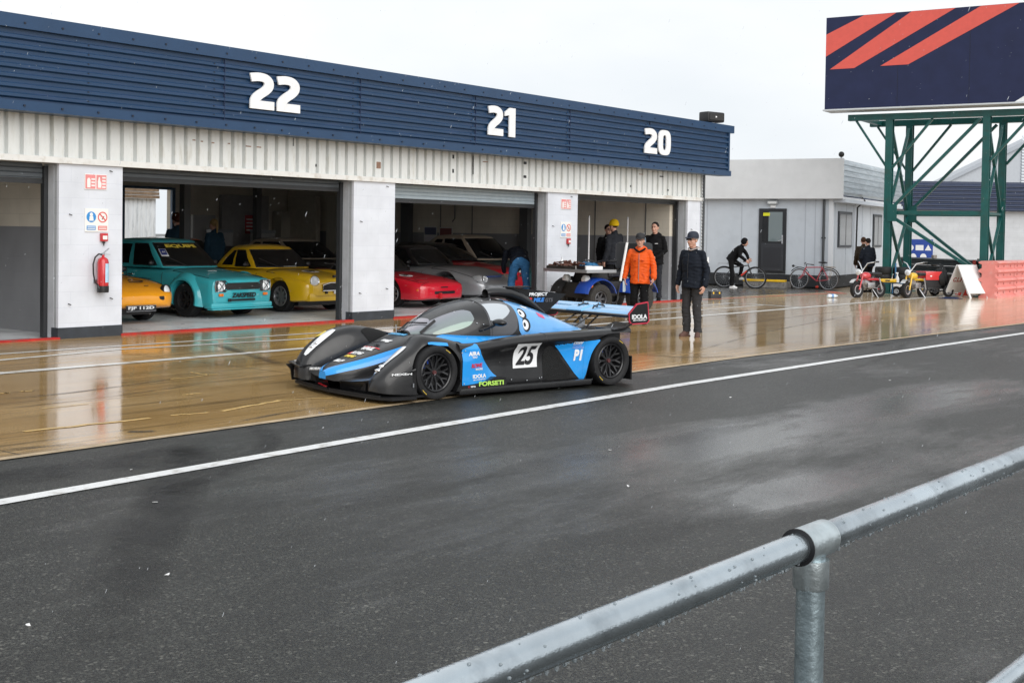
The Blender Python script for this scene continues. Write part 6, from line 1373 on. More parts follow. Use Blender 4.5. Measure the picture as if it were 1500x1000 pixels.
# blue mandatory sign board on the rail
t=thing('safety_board','blue safety notice board with white symbols standing behind the guard rail','sign',at(1334,48.0)+Vc((0,0,0)),R(-8));
mb=MB();mb.box((-.15,-.02,1.08),(.80,.02,1.78),.01);sb_=mb.build('board',pm('board blue',(.008,.05,.30),.4),t);T=basis((0,-.022,0),(1,0,0),(0,0,1),(0,-1,0))
mb=MB();mb.lathe([(.001,0),(.11,0),(.11,.004),(.001,.004)],16,T@Mx.Translation((-.02,1.46,0)));mb.prism([(.16,1.36),(.45,1.36),(.45,1.56),(.16,1.56)],0,.004,T);mb.prism([(.50,1.36),(.74,1.36),(.62,1.58)],0,.004,T)
for x in(.08,.45): mb.prism([(x+.12*math.cos(a),1.10+.14*math.sin(a)) for a in [PI*i/10 for i in range(11)]],0,.004,T)
mb.build('symbol',dwhite,sb_)
mb=MB();mb.box((.0,.03,0),(.07,.08,1.7));mb.box((.6,.03,0),(.67,.08,1.7));mb.build('leg',steel,t)
# ---- stacked red plastic barriers
rb=pm('barrier faded red',(.72,.24,.21),.45,nz=.12,ns=2,dirt=(.66,.36,.33),ds=3)
Q0,Q1=at(1448,38.7),at(1500,41.8);qd=(Q1-Q0).normalized();qa=math.atan2(qd.y,qd.x)
for i in range(2):
    t=thing('plastic_barrier','faded red ribbed plastic barrier '+('nearest the A-board' if i==0 else 'second from the A-board, cut by the frame edge'),'barrier',Q0+qd*(i*2.05),qa,'red plastic barriers')
    mb=MB();pr=[(.28,0),(-.28,0)]
    for k in range(4):
        z=.06+k*.27;pr+=[(-.28,z),(-.20,z+.05),(-.20,z+.16),(-.30,z+.20),(-.30,z+.24)]
    pr+=[(-.22,1.14),(.22,1.14)]
    for k in range(3,-1,-1):
        z=.06+k*.27;pr+=[(.30,z+.24),(.30,z+.20),(.20,z+.16),(.20,z+.05),(.28,z)]
    mb.prism(pr,0,2.0,basis((0,0,0),(0,1,0),(0,0,1),(1,0,0)));mb.build('shell',rb,t)
    mb=MB()
    for k in range(4):
        for x in (.3,.9,1.6): mb.ell((x,-.205,.06+k*.27+.11),(.05,.012,.035),n=10,m=6)
    mb.build('drain_plug',pm('plug red',(.42,.10,.09),.5),t)
# ---- A-board
ab=thing('a_board','white folding A-board pavement sign with faded red lettering inside','sign board',G(1416,437),R(-2))
for sg,yaw in((-1,0),(1,0)):
    pass
AB=at(1416,39.0);ab.location=AB;ab.rotation_euler=(0,0,R(-12))
wh=pm('board white',(.74,.75,.75),.45,nz=.05)
def leaf(x0,x1,lab):
    # leaf leaning from foot x0 to the ridge x1 (local x), width along y
    mb=MB();a=Vc((x0,0,0));b=Vc((x1,0,1.0));n_=Vc((b.z,0,-(b.x-a.x))).normalized()*.018
    f=lambda u,y:a.lerp(b,u)+Vc((0,y,0))
    for p,q,y0,y1 in((.14,1,-.40,.40),):
        mb.loft([[f(p,y0)-n_,f(p,y1)-n_,f(p,y1)+n_,f(p,y0)+n_],[f(q,y0)-n_,f(q,y1)-n_,f(q,y1)+n_,f(q,y0)+n_]],True,True,True)
    for y0,y1 in((-.40,-.34),(.34,.40)): mb.loft([[f(0,y0)-n_,f(0,y1)-n_,f(0,y1)+n_,f(0,y0)+n_],[f(.138,y0)-n_,f(.138,y1)-n_,f(.138,y1)+n_,f(.138,y0)+n_]],True,True,True)
    return mb.build('panel',wh,ab),f,n_
leaf(.52,.01,'')
p2,f2,n2=leaf(-.52,-.03,'')
ab.rotation_euler=(0,0,R(-62))
q_=f2(.55,0);ux=(f2(1,0)-f2(0,0)).normalized()
text('lettering','C.L.P.A.',.62,.15,pm('faded letter red',(.40,.09,.09),.5),p2,basis(q_+Vc((n2.x,0,n2.z))*1.15 if n2.x>0 else q_-n2*1.15,(0,1,0),ux,(1,0,-.5)),.03)
# ---- traffic cone tucked beneath, blue rag, water bottle
t=thing('traffic_cone','small red traffic cone with pale band behind the A-board','cone',at(1411,40.6))
mb=MB();mb.box((-.18,-.18,0),(.18,.18,.04),.01);mb.build('base',pm('cone red',(.55,.05,.03),.5),t);mb=MB();mb.lathe([(.14,.04),(.035,.48),(.001,.48)],16);cc=mb.build('cone',pm('cone red',(.55,.05,.03),.5),t,40);mb=MB();mb.lathe([(.108,.20),(.088,.29),(.080,.29),(.100,.20)],16,None,True);mb.build('band',pm('cone band',(.6,.6,.6),.4),cc)
def rag(name,label,cat,c,size,mat,h=.05):
    t=bpy.data.meshes.new(name);bm=bmesh.new();n=10
    vs=[[bm.verts.new((size[0]*(i/n-.5)*(1+.2*mnoise.noise(Vc((i*.9,j*.7,c.x)))),size[1]*(j/n-.5),max(.004,h*(.5+mnoise.noise(Vc((i*.5,j*.6,c.y)))) *(1-(2*i/n-1)**2)*(1-(2*j/n-1)**2)*2))) for j in range(n+1)] for i in range(n+1)]
    for i in range(n):
        for j in range(n): bm.faces.new([vs[i][j],vs[i+1][j],vs[i+1][j+1],vs[i][j+1]])
    bmesh.ops.solidify(bm,geom=bm.faces[:],thickness=.003);bm.to_mesh(t);bm.free();o=link(name,t,mat,None,60);o.location=(c.x,c.y,.012);return tag(o,label,cat)
rag('rag','blue cloth lying flat on the concrete in front of the A-board','cloth',at(1393,37.9),(.75,.3),pm('rag blue',(.01,.035,.14),.6),.03)
t=thing('water_bottle','crumpled clear plastic bottle lying on the red line near the bicycles','bottle',G(1219,436.5),.3,None,.75)
mb=MB();mb.lathe([(.001,-.2),(.07,-.2),(.08,-.1),(.06,-.02),(.08,.08),(.05,.17),(.025,.2),(.025,.24),(.001,.24)],12,Mx.Translation((0,0,.085))@Mx.Rotation(PI/2,4,'Y'));mb.build('shell',pm('bottle clear',(.62,.70,.78),.1,coat=1),t,40);mb=MB();mb.lathe([(.082,-.04),(.082,.04)],12,Mx.Translation((0,0,.085))@Mx.Rotation(PI/2,4,'Y'));mb.build('paper_label',pm('bottle label',(.15,.3,.55),.4),t)
# ---- bicycles
def spoked(t,c,r,tyre_c,lean=0.,tr=.022,nm='wheel',rimc=None):
    mb=MB();mb.tube([Vc(c)+Vc((r*math.cos(a),0,r*math.sin(a))) for a in [2*PI*i/40 for i in range(40)]],tr,8,closed=True);w=mb.build(nm,tyre_c,t,50)
    mb=MB();q=r-tr-.006;mb.tube([Vc(c)+Vc((q*math.cos(a),0,q*math.sin(a))) for a in [2*PI*i/40 for i in range(40)]],.011,6,closed=True);mb.build('rim',rimc or steel,w,50)
    mb=MB()
    for k in range(20):
        a=2*PI*k/20;mb.rod(Vc(c)+Vc((.02*math.cos(a+.6),.02*(-1)**k,.02*math.sin(a+.6))),Vc(c)+Vc((q*math.cos(a),0,q*math.sin(a))),.0022,4)
    mb.rod(Vc(c)-Vc((0,.05,0)),Vc(c)+Vc((0,.05,0)),.018);mb.build('spokes_hub',steel,w)
def bicycle(label,loc,rz,fr,tilt,col2,tyre,R_=.345,mtb=False):
    t=thing('bicycle',label,'bicycle',loc,rz,'bicycles in front of the cabin');t.rotation_euler=(tilt,0,rz)
    rw,fw_=(-.52,0,R_),(.55,0,R_);bb=(-.09,0,R_-.06);st=(-.26,0,R_+.42);hd=(.33,0,R_+.40);h2=(.37,0,R_+.28)
    if mtb: st=(-.24,0,R_+.34);hd=(.30,0,R_+.42);h2=(.345,0,R_+.30)
    spoked(t,rw,R_-.02,tyre,tr=.028 if mtb else .018);spoked(t,fw_,R_-.02,tyre,tr=.028 if mtb else .018)
    mb=MB();mb.tube([bb,st],.017,8);mb.tube([st,hd],.018,8);mb.tube([bb,h2],.02 if not mtb else .028,8);mb.tube([h2,hd],.022,8)
    for sg in(1,-1): mb.tube([bb,Vc(rw)+Vc((0,sg*.06,0))],.010,6);mb.tube([st,Vc(rw)+Vc((0,sg*.06,0))],.009,6)
    f_=mb.build('frame',fr,t,50)
    mb=MB()
    for sg in(1,-1): mb.tube([Vc(h2)+Vc((.005,sg*.05,-.0)),Vc(h2)+Vc((.04,sg*.055,-.13)),Vc(fw_)+Vc((0,sg*.055,0))],.014 if not mtb else .02,6)
    mb.build('fork',col2,t,50)
    mb=MB();mb.tube([st,Vc(st)+Vc((-.03,0,.14))],.013,6);mb.build('seat_post',steel,t);mb=MB();mb.ell(Vc(st)+Vc((-.05,0,.165)),(.13,.075,.03));mb.ell(Vc(st)+Vc((.07,0,.165)),(.09,.03,.025));mb.build('saddle',black,t,60)
    hb=Vc(hd)+Vc((-.02,0,.10));mb=MB();mb.tube([hd,hb],.015,6);mb.tube([hb+Vc((-.09,.30,.03)),hb+Vc((.03,.12,.03)),hb+Vc((.06,0,0)),hb+Vc((.03,-.12,.03)),hb+Vc((-.09,-.30,.03))],.013,8);h_=mb.build('handlebar',pm('bar steel',(.06,.06,.065),.35,.4),t,50)
    for sg in(1,-1):
        mb=MB();mb.tube([hb+Vc((-.03,sg*.21,.03)),hb+Vc((-.11,sg*.33,.03))],.018,8);mb.build('grip',black,h_,50)
    mb=MB();mb.lathe([(.001,-.008),(.085,-.008),(.09,0),(.085,.008),(.001,.008)],20,Mx.Translation(Vc(bb)+Vc((0,-.05,0)))@Mx.Rotation(PI/2,4,'X'));mb.bar(Vc(bb)+Vc((0,-.08,0)),Vc(bb)+Vc((.03,-.08,-.17)),.02,.012);mb.bar(Vc(bb)+Vc((0,.08,0)),Vc(bb)+Vc((-.03,.08,.17)),.02,.012);mb.cbox(Vc(bb)+Vc((.03,-.13,-.17)),(.10,.07,.02));mb.cbox(Vc(bb)+Vc((-.03,.13,.17)),(.10,.07,.02));mb.build('crankset',pm('crank dark',(.05,.05,.05),.4,.6),t,40)
    return t,rw,fw_,st,hb,bb
a_,b_=at(1169,43.4),at(1216,42.7);dv=(a_-b_).normalized()
t,rw,fw_,st_,hb,bb=bicycle('red touring bicycle with mudguards and a rear rack leaning against the cabin',(a_+b_)/2,math.atan2(dv.y,dv.x),pm('cycle red',(.42,.03,.05),.3,coat=.6),0,pm('cycle red',(.42,.03,.05),.3,coat=.6),pm('tyre brown',(.06,.05,.045),.7),.36)
t.rotation_euler=(R(7),0,t.rotation_euler[2])
mb=MB()
for c in(rw,fw_): mb.tube([Vc(c)+Vc((.40*math.cos(a),0,.40*math.sin(a))) for a in [R(20 if c==rw else 40)+PI*i/14*(.85 if c==rw else .6) for i in range(15)]],.016,6)
mb.build('mudguard',black,t,50);mb=MB();mb.tube([(-.30,.07,.80),(-.72,.07,.79)],.008,5);mb.tube([(-.30,-.07,.80),(-.72,-.07,.79)],.008,5);mb.tube([(-.72,.07,.79),(-.72,-.07,.79)],.008,5);mb.rod((-.62,.07,.79),(-.52,.06,.36),.006);mb.rod((-.62,-.07,.79),(-.52,-.06,.36),.006);mb.build('rear_rack',pm('rack tan',(.35,.28,.2),.4,.4),t)
mb=MB();mb.ell((.80,0,.80),(.05,.04,.045));mb.rod((.55,0,.76),(.80,0,.80),.008);mb.build('front_lamp',black,t);mb=MB();mb.ell((-.06,-.13,.12),(.06,.04,.05));mb.build('pedal_reflector',pm('reflector red',(.75,.06,.03),.3),t)
# mountain bike and its rider
a_,b_=at(1110,43.2),at(1057,43.6);dv=(a_-b_).normalized();mbz=math.atan2(dv.y,dv.x)
t,rw,fw_,st_,hb,bb=bicycle('black mountain bike with red down tube and its rider astride by the cabin door',(a_+b_)/2,mbz,pm('cycle black',(.016,.016,.018),.3,coat=.5),0,pm('fork black',(.02,.02,.022),.4),rubber,.375,True)
mb=MB();mb.tube([Vc(bb).lerp(Vc((.345,0,.675)),.35),Vc(bb).lerp(Vc((.345,0,.675)),.8)],.031,8);mb.build('red_decal',pm('cycle decal red',(.6,.05,.03),.3),t)
mb=MB();mb.tube([(-.25,.0,.80),(-.45,0,.84),(-.72,0,.86),(-.76,0,.78)],.010,6);mb.build('rear_guard',steel,t)
lp=(a_+b_)/2
person('hooded rider in black astride a mountain bike with white trainers',lp,mbz,1.05,dict(pel=(-.28,0,.93),wai=(-.20,0,1.05),che=(-.05,0,1.22),nek=(.07,0,1.38),hed=(.16,0,1.50),shl=(.02,.19,1.32),shr=(.02,-.19,1.32),ell=(.16,.29,1.14),wrl=(.24,.28,.98),hal=(.30,.26,.92),elr=(.06,-.27,1.06),wrr=(.22,-.26,.93),har=(.28,-.25,.88),hil=(-.26,.10,.91),hir=(-.26,-.10,.91),knl=(.06,.13,.72),knr=(-.22,-.17,.48),anl=(-.02,.13,.36),anr=(-.22,-.19,.085),yawr=.0,yawl=0),c_black,c_dark,c_white,None,'hood',c_black,True,skin2,.011,hem=.06,lean=.25)
# two people by the gantry leg
p1=at(1264,42.2)
person('person with brown hair in dark brown jacket standing by the gantry leg, back turned',p1,facing(p1,(16,60,0)),1.02,None,c_brown,c_dark,c_black,hairb,None,None,False,skin2,.011)
p2_=at(1271,41.6)
person('person in shiny black coat leaning close beside the brown jacket, by the gantry leg',p2_,facing(p2_,(10.5,45,0)),1.0,dict(ell=(.06,.24,1.14),wrl=(.16,.12,1.02),hal=(.21,.06,.98)),c_navy,c_dark,c_black,hairk,None,None,False,skin2,.011)
# ---- two mini motorcycles
def minibike(label,loc,rz,col,steer=.25):
    t=thing('mini_motorcycle',label,'motorcycle',loc,rz,'mini motorcycles parked by the gantry',1.1)
    r=.225;fx_,rx_=.47,-.42
    def mw(x,rzz): return wheel('wheel',t,(x,0,r),r,.10,.125,pm('rim silver',(.6,.6,.62),.25,.8),spokes=5,style='fat',face=1,rz=rzz)
    for face in (1,): pass
    wheel('wheel',t,(fx_,0,r),r,.11,.13,pm('rim silver',(.6,.6,.62),.25,.8),spokes=5,style='fat',face=-1,rz=0);wheel('wheel',t,(rx_,0,r),r,.11,.13,pm('rim silver',(.6,.6,.62),.25,.8),spokes=5,style='fat',face=-1)
    mb=MB()
    for sg in(1,-1): mb.tube([(fx_,sg*.085,r),(fx_-.10,sg*.08,.50),(fx_-.16,sg*.075,.68)],[.022,.024,.020],8)
    mb.build('fork',col,t,50);mb=MB();mb.loft([[(fx_+.02+.25*math.cos(a),y,r+.05+.24*math.sin(a)) for a in [R(35)+R(90)*i/10 for i in range(11)]] for y in(-.07,-.04,.04,.07)],False);mb.build('front_mudguard',pm('mudguard silver',(.6,.6,.6),.25,.6),t,50)
    mb=MB();mb.tube([(.30,0,.62),(.05,0,.50),(-.30,0,.50),(-.42,0,.48)],.04,8);mb.tube([(.28,0,.60),(.10,0,.34),(-.15,0,.28),(rx_,0,r)],.022,8);mb.build('frame',col,t,50)
    mb=MB();mb.ell((.13,0,.60),(.20,.11,.10));mb.build('fuel_tank',col,t,60);mb=MB();mb.ell((.12,-.09,.61),(.10,.03,.04));mb.build('tank_badge',dwhite,t)
    mb=MB();mb.box((-.42,-.12,.60),(-.02,.12,.69),.045);mb.build('seat',black,t,60)
    mb=MB();mb.tube([(.30,0,.66),(.26,0,.74),(.22,.14,.94),(.10,.30,.98)],.016,8);mb.tube([(.26,0,.74),(.22,-.14,.94),(.10,-.30,.98)],.016,8);h=mb.build('handlebar',chrome,t,50)
    for sg in(1,-1):
        mb=MB();mb.tube([(.12,sg*.27,.977),(.02,sg*.36,.985)],.022,8);mb.build('grip',black,h,50)
    l=MB();l.lathe([(.001,.03),(.06,.025),(.085,0),(.075,-.06),(.03,-.09),(.001,-.09)],18,Mx.Translation((.44,0,.70))@Mx.Rotation(PI/2,4,'Y'));l.build('headlight',pm('lamp shell',(.72,.74,.76),.15,.3,coat=1),t,50)
    mb=MB();mb.box((-.16,-.11,.26),(.14,.11,.42),.04);mb.lathe([(.001,-.12),(.075,-.12),(.08,-.05),(.08,.14),(.001,.14)],14,Mx.Translation((.10,0,.40))@Mx.Rotation(R(70),4,'Y'));mb.lathe([(.09,.1),(.09,.135),(.001,.14)],16,Mx.Translation((-.05,0,.33))@Mx.Rotation(PI/2,4,'X'));mb.build('engine',pm('engine alloy',(.42,.42,.43),.35,.8,nz=.2),t,40)
    mb=MB();mb.tube([(.14,-.1,.36),(.06,-.14,.22),(-.2,-.15,.24),(-.52,-.15,.34)],[.018,.018,.03,.035],8);mb.build('exhaust',chrome,t,50)
    mb=MB()
    for sg in(1,-1): mb.tube([(rx_,sg*.10,r),(-.30,sg*.11,.54)],.022,8)
    mb.rod((-.02,.12,.24),(-.10,.26,.005),.012);mb.rod((-.1,-.2,.27),(-.1,.2,.27),.012);mb.build('rear_shock',steel,t);return t
la=at(1258,37.7);lb=at(1288,38.2);minibike('red mini motorcycle with silver headlamp and black seat parked by the tyre trolley',la.lerp(lb,.5),math.atan2(la.y-lb.y,la.x-lb.x),pm('moto red',(.50,.03,.04),.25,coat=.8))
la=at(1331,38.0);lb=at(1351,38.6);minibike('yellow mini motorcycle parked between the tyre trolley and the red box trailer',la.lerp(lb,.5),math.atan2(la.y-lb.y,la.x-lb.x),pm('moto yellow',(.70,.42,.01),.25,coat=.8))
# ---- trolley of tyres
def tyre(name,label,loc,rot,r=.31,w=.24,rim=None,group='loose racing tyres',cat='tyre'):
    t=thing(name,label,cat,loc,0,group);t.rotation_euler=rot;h=w/2
    mb=MB();mb.lathe([(r*.55,-h),(r*.9,-h),(r,-h*.7),(r,h*.7),(r*.9,h),(r*.55,h),(r*.52,0)],28,None,True);mb.build('tread',rubber,t,40)
    mb=MB();mb.lathe([(r*.5,-h*.8),(r*.5,h*.8),(r*.3,h*.5),(.001,h*.45)],20);mb.build('rim',rim or pm('loose rim grey',(.25,.25,.27),.4,.6),t,40);return t
tc=at(1306,39.3);tca=R(-8);RM=Mx.Rotation(tca,3,'Z')
t=thing('tyre_trolley','blue framed hand trolley carrying four racing tyres','trolley',tc,tca,None,.82)
tb_=pm('trolley blue',(.02,.12,.26),.35,coat=.3)
mb=MB()
for y in(-.32,.32): mb.bar((-.60,y,.50),(.62,y,.50),.05)
for x in(-.60,0,.62): mb.bar((x,-.32,.5),(x,.32,.5),.045)
mb.bar((.62,-.30,.5),(.62,-.30,1.12),.045);mb.bar((.62,.30,.5),(.62,.30,1.12),.045);mb.bar((.62,-.30,1.12),(.62,.30,1.12),.045);mb.bar((.10,-.33,.5),(.10,-.33,1.25),.05);mb.bar((.0,-.33,.1),(.0,-.33,.5),.05);mb.build('frame',tb_,t)
for x,y in((-.45,-.28),(-.45,.28),(.15,-.28),(.50,-.28),(.50,.28)): wheel('wheel',t,(x,y,.19),.19,.10,.09,steel,spokes=5,style='fat',face=-1)
for k,(x,z) in enumerate(((-.30,.75),(.36,.75),(-.30,1.03),(.36,1.03))):
    tyre('racing_tyre',['lower left','lower right','upper left','upper right'][k]+' racing tyre lying flat on the blue trolley',tc+RM@Vc((x*.82,.0,z*.82-.055)),(0,0,0),.255,.225)
t=thing('yellow_case','flat yellow tool case lying on the front of the blue trolley','case',tc+RM@Vc((-.18,-.36,.432)),tca);mb=MB();mb.box((-.25,-.06,0),(.28,.10,.11),.03);mb.build('shell',yelp,t,40);mb=MB();mb.box((-.06,-.08,.04),(.08,-.061,.08),.004);mb.build('handle',black,t)
t=thing('spray_bottle','white spray bottle standing on the front rail of the blue trolley','bottle',tc+RM@Vc((.13,-.32,.432)),tca);mb=MB();mb.lathe([(.001,0),(.06,0),(.06,.12),(.02,.22),(.02,.27),(.001,.27)],12);mb.build('bottle',white,t,40);mb=MB();mb.box((-.05,-.015,.27),(.03,.015,.31),.005);mb.build('trigger',white,t)
# ---- little trailer with a red box and tyres behind
tc=at(1361,39.4);tca=R(20);RM=Mx.Rotation(tca,3,'Z')
t=thing('box_trailer','small black trailer carrying a red steel box behind the yellow mini motorcycle','trailer',tc,tca,None,.78)
mb=MB();mb.box((-.45,-.35,.30),(.75,.35,.36),.01);mb.tube([(-.45,0,.33),(-.75,0,.42),(-.95,0,.50)],.022,8);mb.tube([(-.40,-.30,.32),(.0,-.32,.18),(.5,-.32,.26),(.75,-.3,.34)],.03,8);mb.build('chassis',black,t,40);mb=MB();mb.box((-.40,-.33,.66),(.38,.30,1.00),.02);bx_=mb.build('box',pm('box red',(.58,.03,.03),.35,coat=.4),t,40);mb=MB();mb.prism([(-.22,.82),(-.16,.85),(-.10,.83),(-.14,.79)],0,.006,basis((0,-.332,0),(1,0,0),(0,0,1),(0,-1,0)));mb.build('white_mark',white,bx_)
mb=MB();mb.box((-.38,-.30,.37),(.36,.28,.655));mb.build('box_stand',black,t)
for y in (-.42,.42): wheel('wheel',t,(.62,y,.24),.24,.09,.15,steel,spokes=6,style='plain',face=-1)
for k,(x,y,z,a) in enumerate(((.50,-.05,.72,80),(.72,.05,.70,78),(.90,.25,.86,70))):
    tyre('road_tyre','tyre standing upright '+['just behind the red trailer box','in the middle of the row behind the red box','highest and farthest back behind the red box'][k],tc+RM@(Vc((x,y,z))*.78),(R(a),0,tca+R(60)),.31,.18,black)
# ------------------------------------------------------------------ quad bike at the mouth of bay 20
qz=R(-141.5);qp=Vc((2.13,28.8,.0))
q=thing('quad_bike','blue quad bike with a loaded front rack in front of the middle pier','quad bike',qp,qz,None,1.15)
qb=pm('quad blue',(.01,.06,.36),.3,coat=.6)
for x in(.58,-.55):
    for sg in(1,-1): wheel('wheel',q,(x,sg*.42,.29),.29,.24,.15,pm('quad rim',(.10,.10,.11),.4,.5),spokes=6,style='fat',face=sg,tyre_mat=pm('knobbly rubber',(.028,.026,.024),.8,nz=.4,ns=30,bump=1.,bs=35))
mb=MB();mb.box((-.5,-.16,.32),(.55,.16,.62),.05);mb.box((.45,-.26,.30),(.78,.26,.60),.04);mb.build('chassis',pm('quad black',(.02,.02,.021),.6,bump=.4,bs=40),q,40)
for sg in(1,-1):
    for x,nm in((.58,'front_mudguard'),(-.55,'rear_mudguard')):
        mb=MB();mb.loft([[(x+rr*math.cos(a),sg*y,.30+rr*math.sin(a)*.95) for a in [R(15)+R(150)*i/12 for i in range(13)]] for y,rr in((.20,.42),(.30,.43),(.50,.42),(.56,.39),(.555,.375),(.48,.40),(.2,.40))],False);mb.build(nm,qb if sg==1 else MATS['quad black'],q,50)
mb=MB();mb.loft([[(.62,y,.60),(.62,y*.7,.78)] for y in(-.3,0,.3)],False);mb.box((.05,-.17,.60),(.52,.17,.80),.07);mb.build('tank_cover',MATS['quad black'],q,40)
mb=MB();mb.box((-.62,-.19,.70),(.08,.19,.82),.05);mb.build('seat',black,q,50)
for sg in(1,-1):
    mb=MB();mb.lathe([(.085,-.07),(.09,0),(.06,.03),(.001,.035)],18,Mx.Translation((.80,sg*.28,.66))@Mx.Rotation(PI/2,4,'Y'));mb.build('headlight',lens,q,40)
    mb=MB();mb.ell((.80,sg*.47,.55),(.04,.045,.045));mb.build('indicator',amber,q,40)
mb=MB();mb.tube([(.36,0,.78),(.28,0,.98),(.26,.18,1.02),(.16,.38,1.02)],.016,8);mb.tube([(.28,0,.98),(.26,-.18,1.02),(.16,-.38,1.02)],.016,8);h_=mb.build('handlebar',black,q,50);mb=MB()
for sg in(1,-1): mb.tube([(.19,sg*.33,1.02),(.12,sg*.45,1.02)],.022,8);mb.tube([(.26,sg*.33,1.02),(.26,sg*.42,1.02)],.008,6)
mb.build('grip',black,h_)
# front load tray
mb=MB();mb.box((.28,-.66,.80),(1.05,.62,.835),.004);mb.box((1.03,-.66,.836),(1.05,.62,.86),.003);mb.box((.28,-.66,.836),(.30,.62,.86),.003);mb.box((.301,-.66,.836),(1.029,-.645,.86));mb.box((.301,.605,.836),(1.029,.62,.86));mb.build('load_tray',pm('tray steel',(.40,.41,.43),.35,.6),q,30)
mb=MB();mb.box((-.95,-.40,.80),(-.35,.40,.835),.004);mb.build('rear_rack',black,q)
mb=MB();mb.box((.6,-.35,.3),(.84,.35,.60),.03);mb.build('front_guard',pm('grille mud',(.02,.02,.02),.7,bump=1,bs=60),q)
qM=lambda p:qp+Mx.Rotation(qz,3,'Z')@(Vc(p)*1.15)
rnd=random.Random(5)
t=thing('tool_crate','pale plastic crate with dark contents on the right of the quad tray','crate',qM((.76,.42,.84)),qz,None,.9)
mb=MB();mb.box((-.20,-.19,0),(.34,.20,.02));
for lo,hi in(((-.20,-.19,.02),(.34,-.175,.11)),((-.20,.185,.02),(.34,.20,.11)),((-.20,-.174,.02),(-.185,.184,.11)),((.325,-.174,.02),(.34,.184,.11))): mb.box(lo,hi)
mb.build('crate_side',white,t);mb=MB();mb.box((.341,-.15,.03),(.35,.16,.12));mb.build('dark_insert',black,t);mb=MB();mb.box((-.17,-.16,.025),(.31,.17,.085),.02);mb.build('contents',c_grey,t)
t=thing('tool_heap','long heap of rusty hand tools and straps across the quad tray','tools',qM((.66,-.22,.84)),qz,None,1.15)
mb=MB()
for k in range(34): a=Vc((rnd.uniform(-.25,.33),rnd.uniform(-.42,.35),rnd.uniform(.05,.13)));mb.rod(a,a+Vc((rnd.uniform(-.15,.15),rnd.uniform(.1,.25),rnd.uniform(-.01,.05))),rnd.uniform(.01,.02),6)
mb.build('rusty_tool',pm('rusty tool',(.12,.045,.03),.7,nz=.4,ns=12),t);mb=MB();mb.box((-.28,-.42,0),(.34,.55,.075),.02);mb.build('dark_bundle',pm('bundle dark',(.03,.024,.02),.8,nz=.4),t)
mb=MB();mb.lathe([(.03,.06),(.03,.16),(.012,.2),(.012,.24),(.001,.24)],10,Mx.Translation((.1,-.22,0)));mb.build('glue_bottle',white,t)
o=MB();o.ell((0,0,.08),(.20,.26,.09));o.ell((.05,.2,.06),(.16,.2,.07));o.ell((-.1,-.2,.05),(.15,.22,.06));ob=remesh(o,'tarpaulin',pm('tarp blue',(.01,.10,.22),.5,nz=.5,ns=6),None,.02,2,.03,12.);ob.location=qM((.38,-.10,.84));ob.rotation_euler=(0,0,qz);tag(ob,'crumpled blue tarpaulin bundled behind the tools on the quad','tarpaulin')
t=thing('plastic_drum','grey jerry can strapped on the rear of the quad','jerry can',qM((-.62,.16,.84)),qz,None,1.15)
mb=MB();mb.box((-.22,-.34,0),(.22,.34,.55),.08);mb.build('can',pm('can grey',(.018,.02,.022),.45,nz=.1),t,50);mb=MB();mb.tube([(.1,.20,.55),(.1,.2,.63),(-.1,.2,.63),(-.1,.2,.55)],.025,8);mb.build('handle',pm('can handle',(.16,.22,.28),.5),t)
t=thing('marshal_pole','white pole with black lower half leaning on the quad','pole',qM((.30,.72,0)),qz);mb=MB();mb.rod((.10,-.02,.02),(.02,.06,.75),.014);mb.build('lower_shaft',black,t);mb=MB();mb.rod((.02,.06,.751),(-.08,.15,1.6),.028);mb.build('upper_shaft',white,t,40)
for s,d,z,lab in((15.3,1.5,2.2,'taller white tent pole standing on the left behind the quad'),(17.0,1.4,2.2,'white tent pole standing on the right behind the glasses man')):
    t=thing('tent_pole',lab,'pole',B(s,d,.009),0,'tent poles behind the quad');mb=MB();mb.rod((0,0,0),(0,0,z),.02,10);mb.build('tube',white,t,40);mb=MB();mb.rod((0,0,z),(0,0,z+.05),.018,10);mb.box((-.12,-.12,0),(.12,.12,.012));mb.build('end_fitting',steel,t)
# ------------------------------------------------------------------ galvanised handrail in the foreground
galv=pm('galvanised wet',(.50,.56,.60),.2,.95,nz=.18,ns=5,rv=.12,bump=.10,bs=120,dirt=(.27,.31,.34),ds=7,coat=.2)
galvd=pm('galvanised post',(.30,.37,.40),.33,.8,nz=.25,ns=10,rv=.12,bump=.15,bs=60)
zr=1.235
ra=G(700,990,zr);rb_=G(1488,673,zr);dv=(rb_-ra).normalized()
fp=G(1192,794,zr);k=(fp-ra).dot(dv);fp=ra+dv*k
hr=thing('handrail','wet galvanised tube handrail on a tee-jointed post in the foreground','handrail',(fp.x,fp.y,0))
def L_(v): return Vc((v.x-fp.x,v.y-fp.y,v.z))
ga=fp-dv*2.6;gb_=fp+dv*9
mb=MB();mb.tube([L_(ga+(gb_-ga)*i/40) for i in range(41)],.0243,28);mb.build('top_rail',galv,hr,60)
z2=Vc((0,0,-.52))
mb=MB();mb.tube([L_(ga+z2),L_(gb_+z2)],.0243,24);mb.build('lower_rail',galv,hr,60)
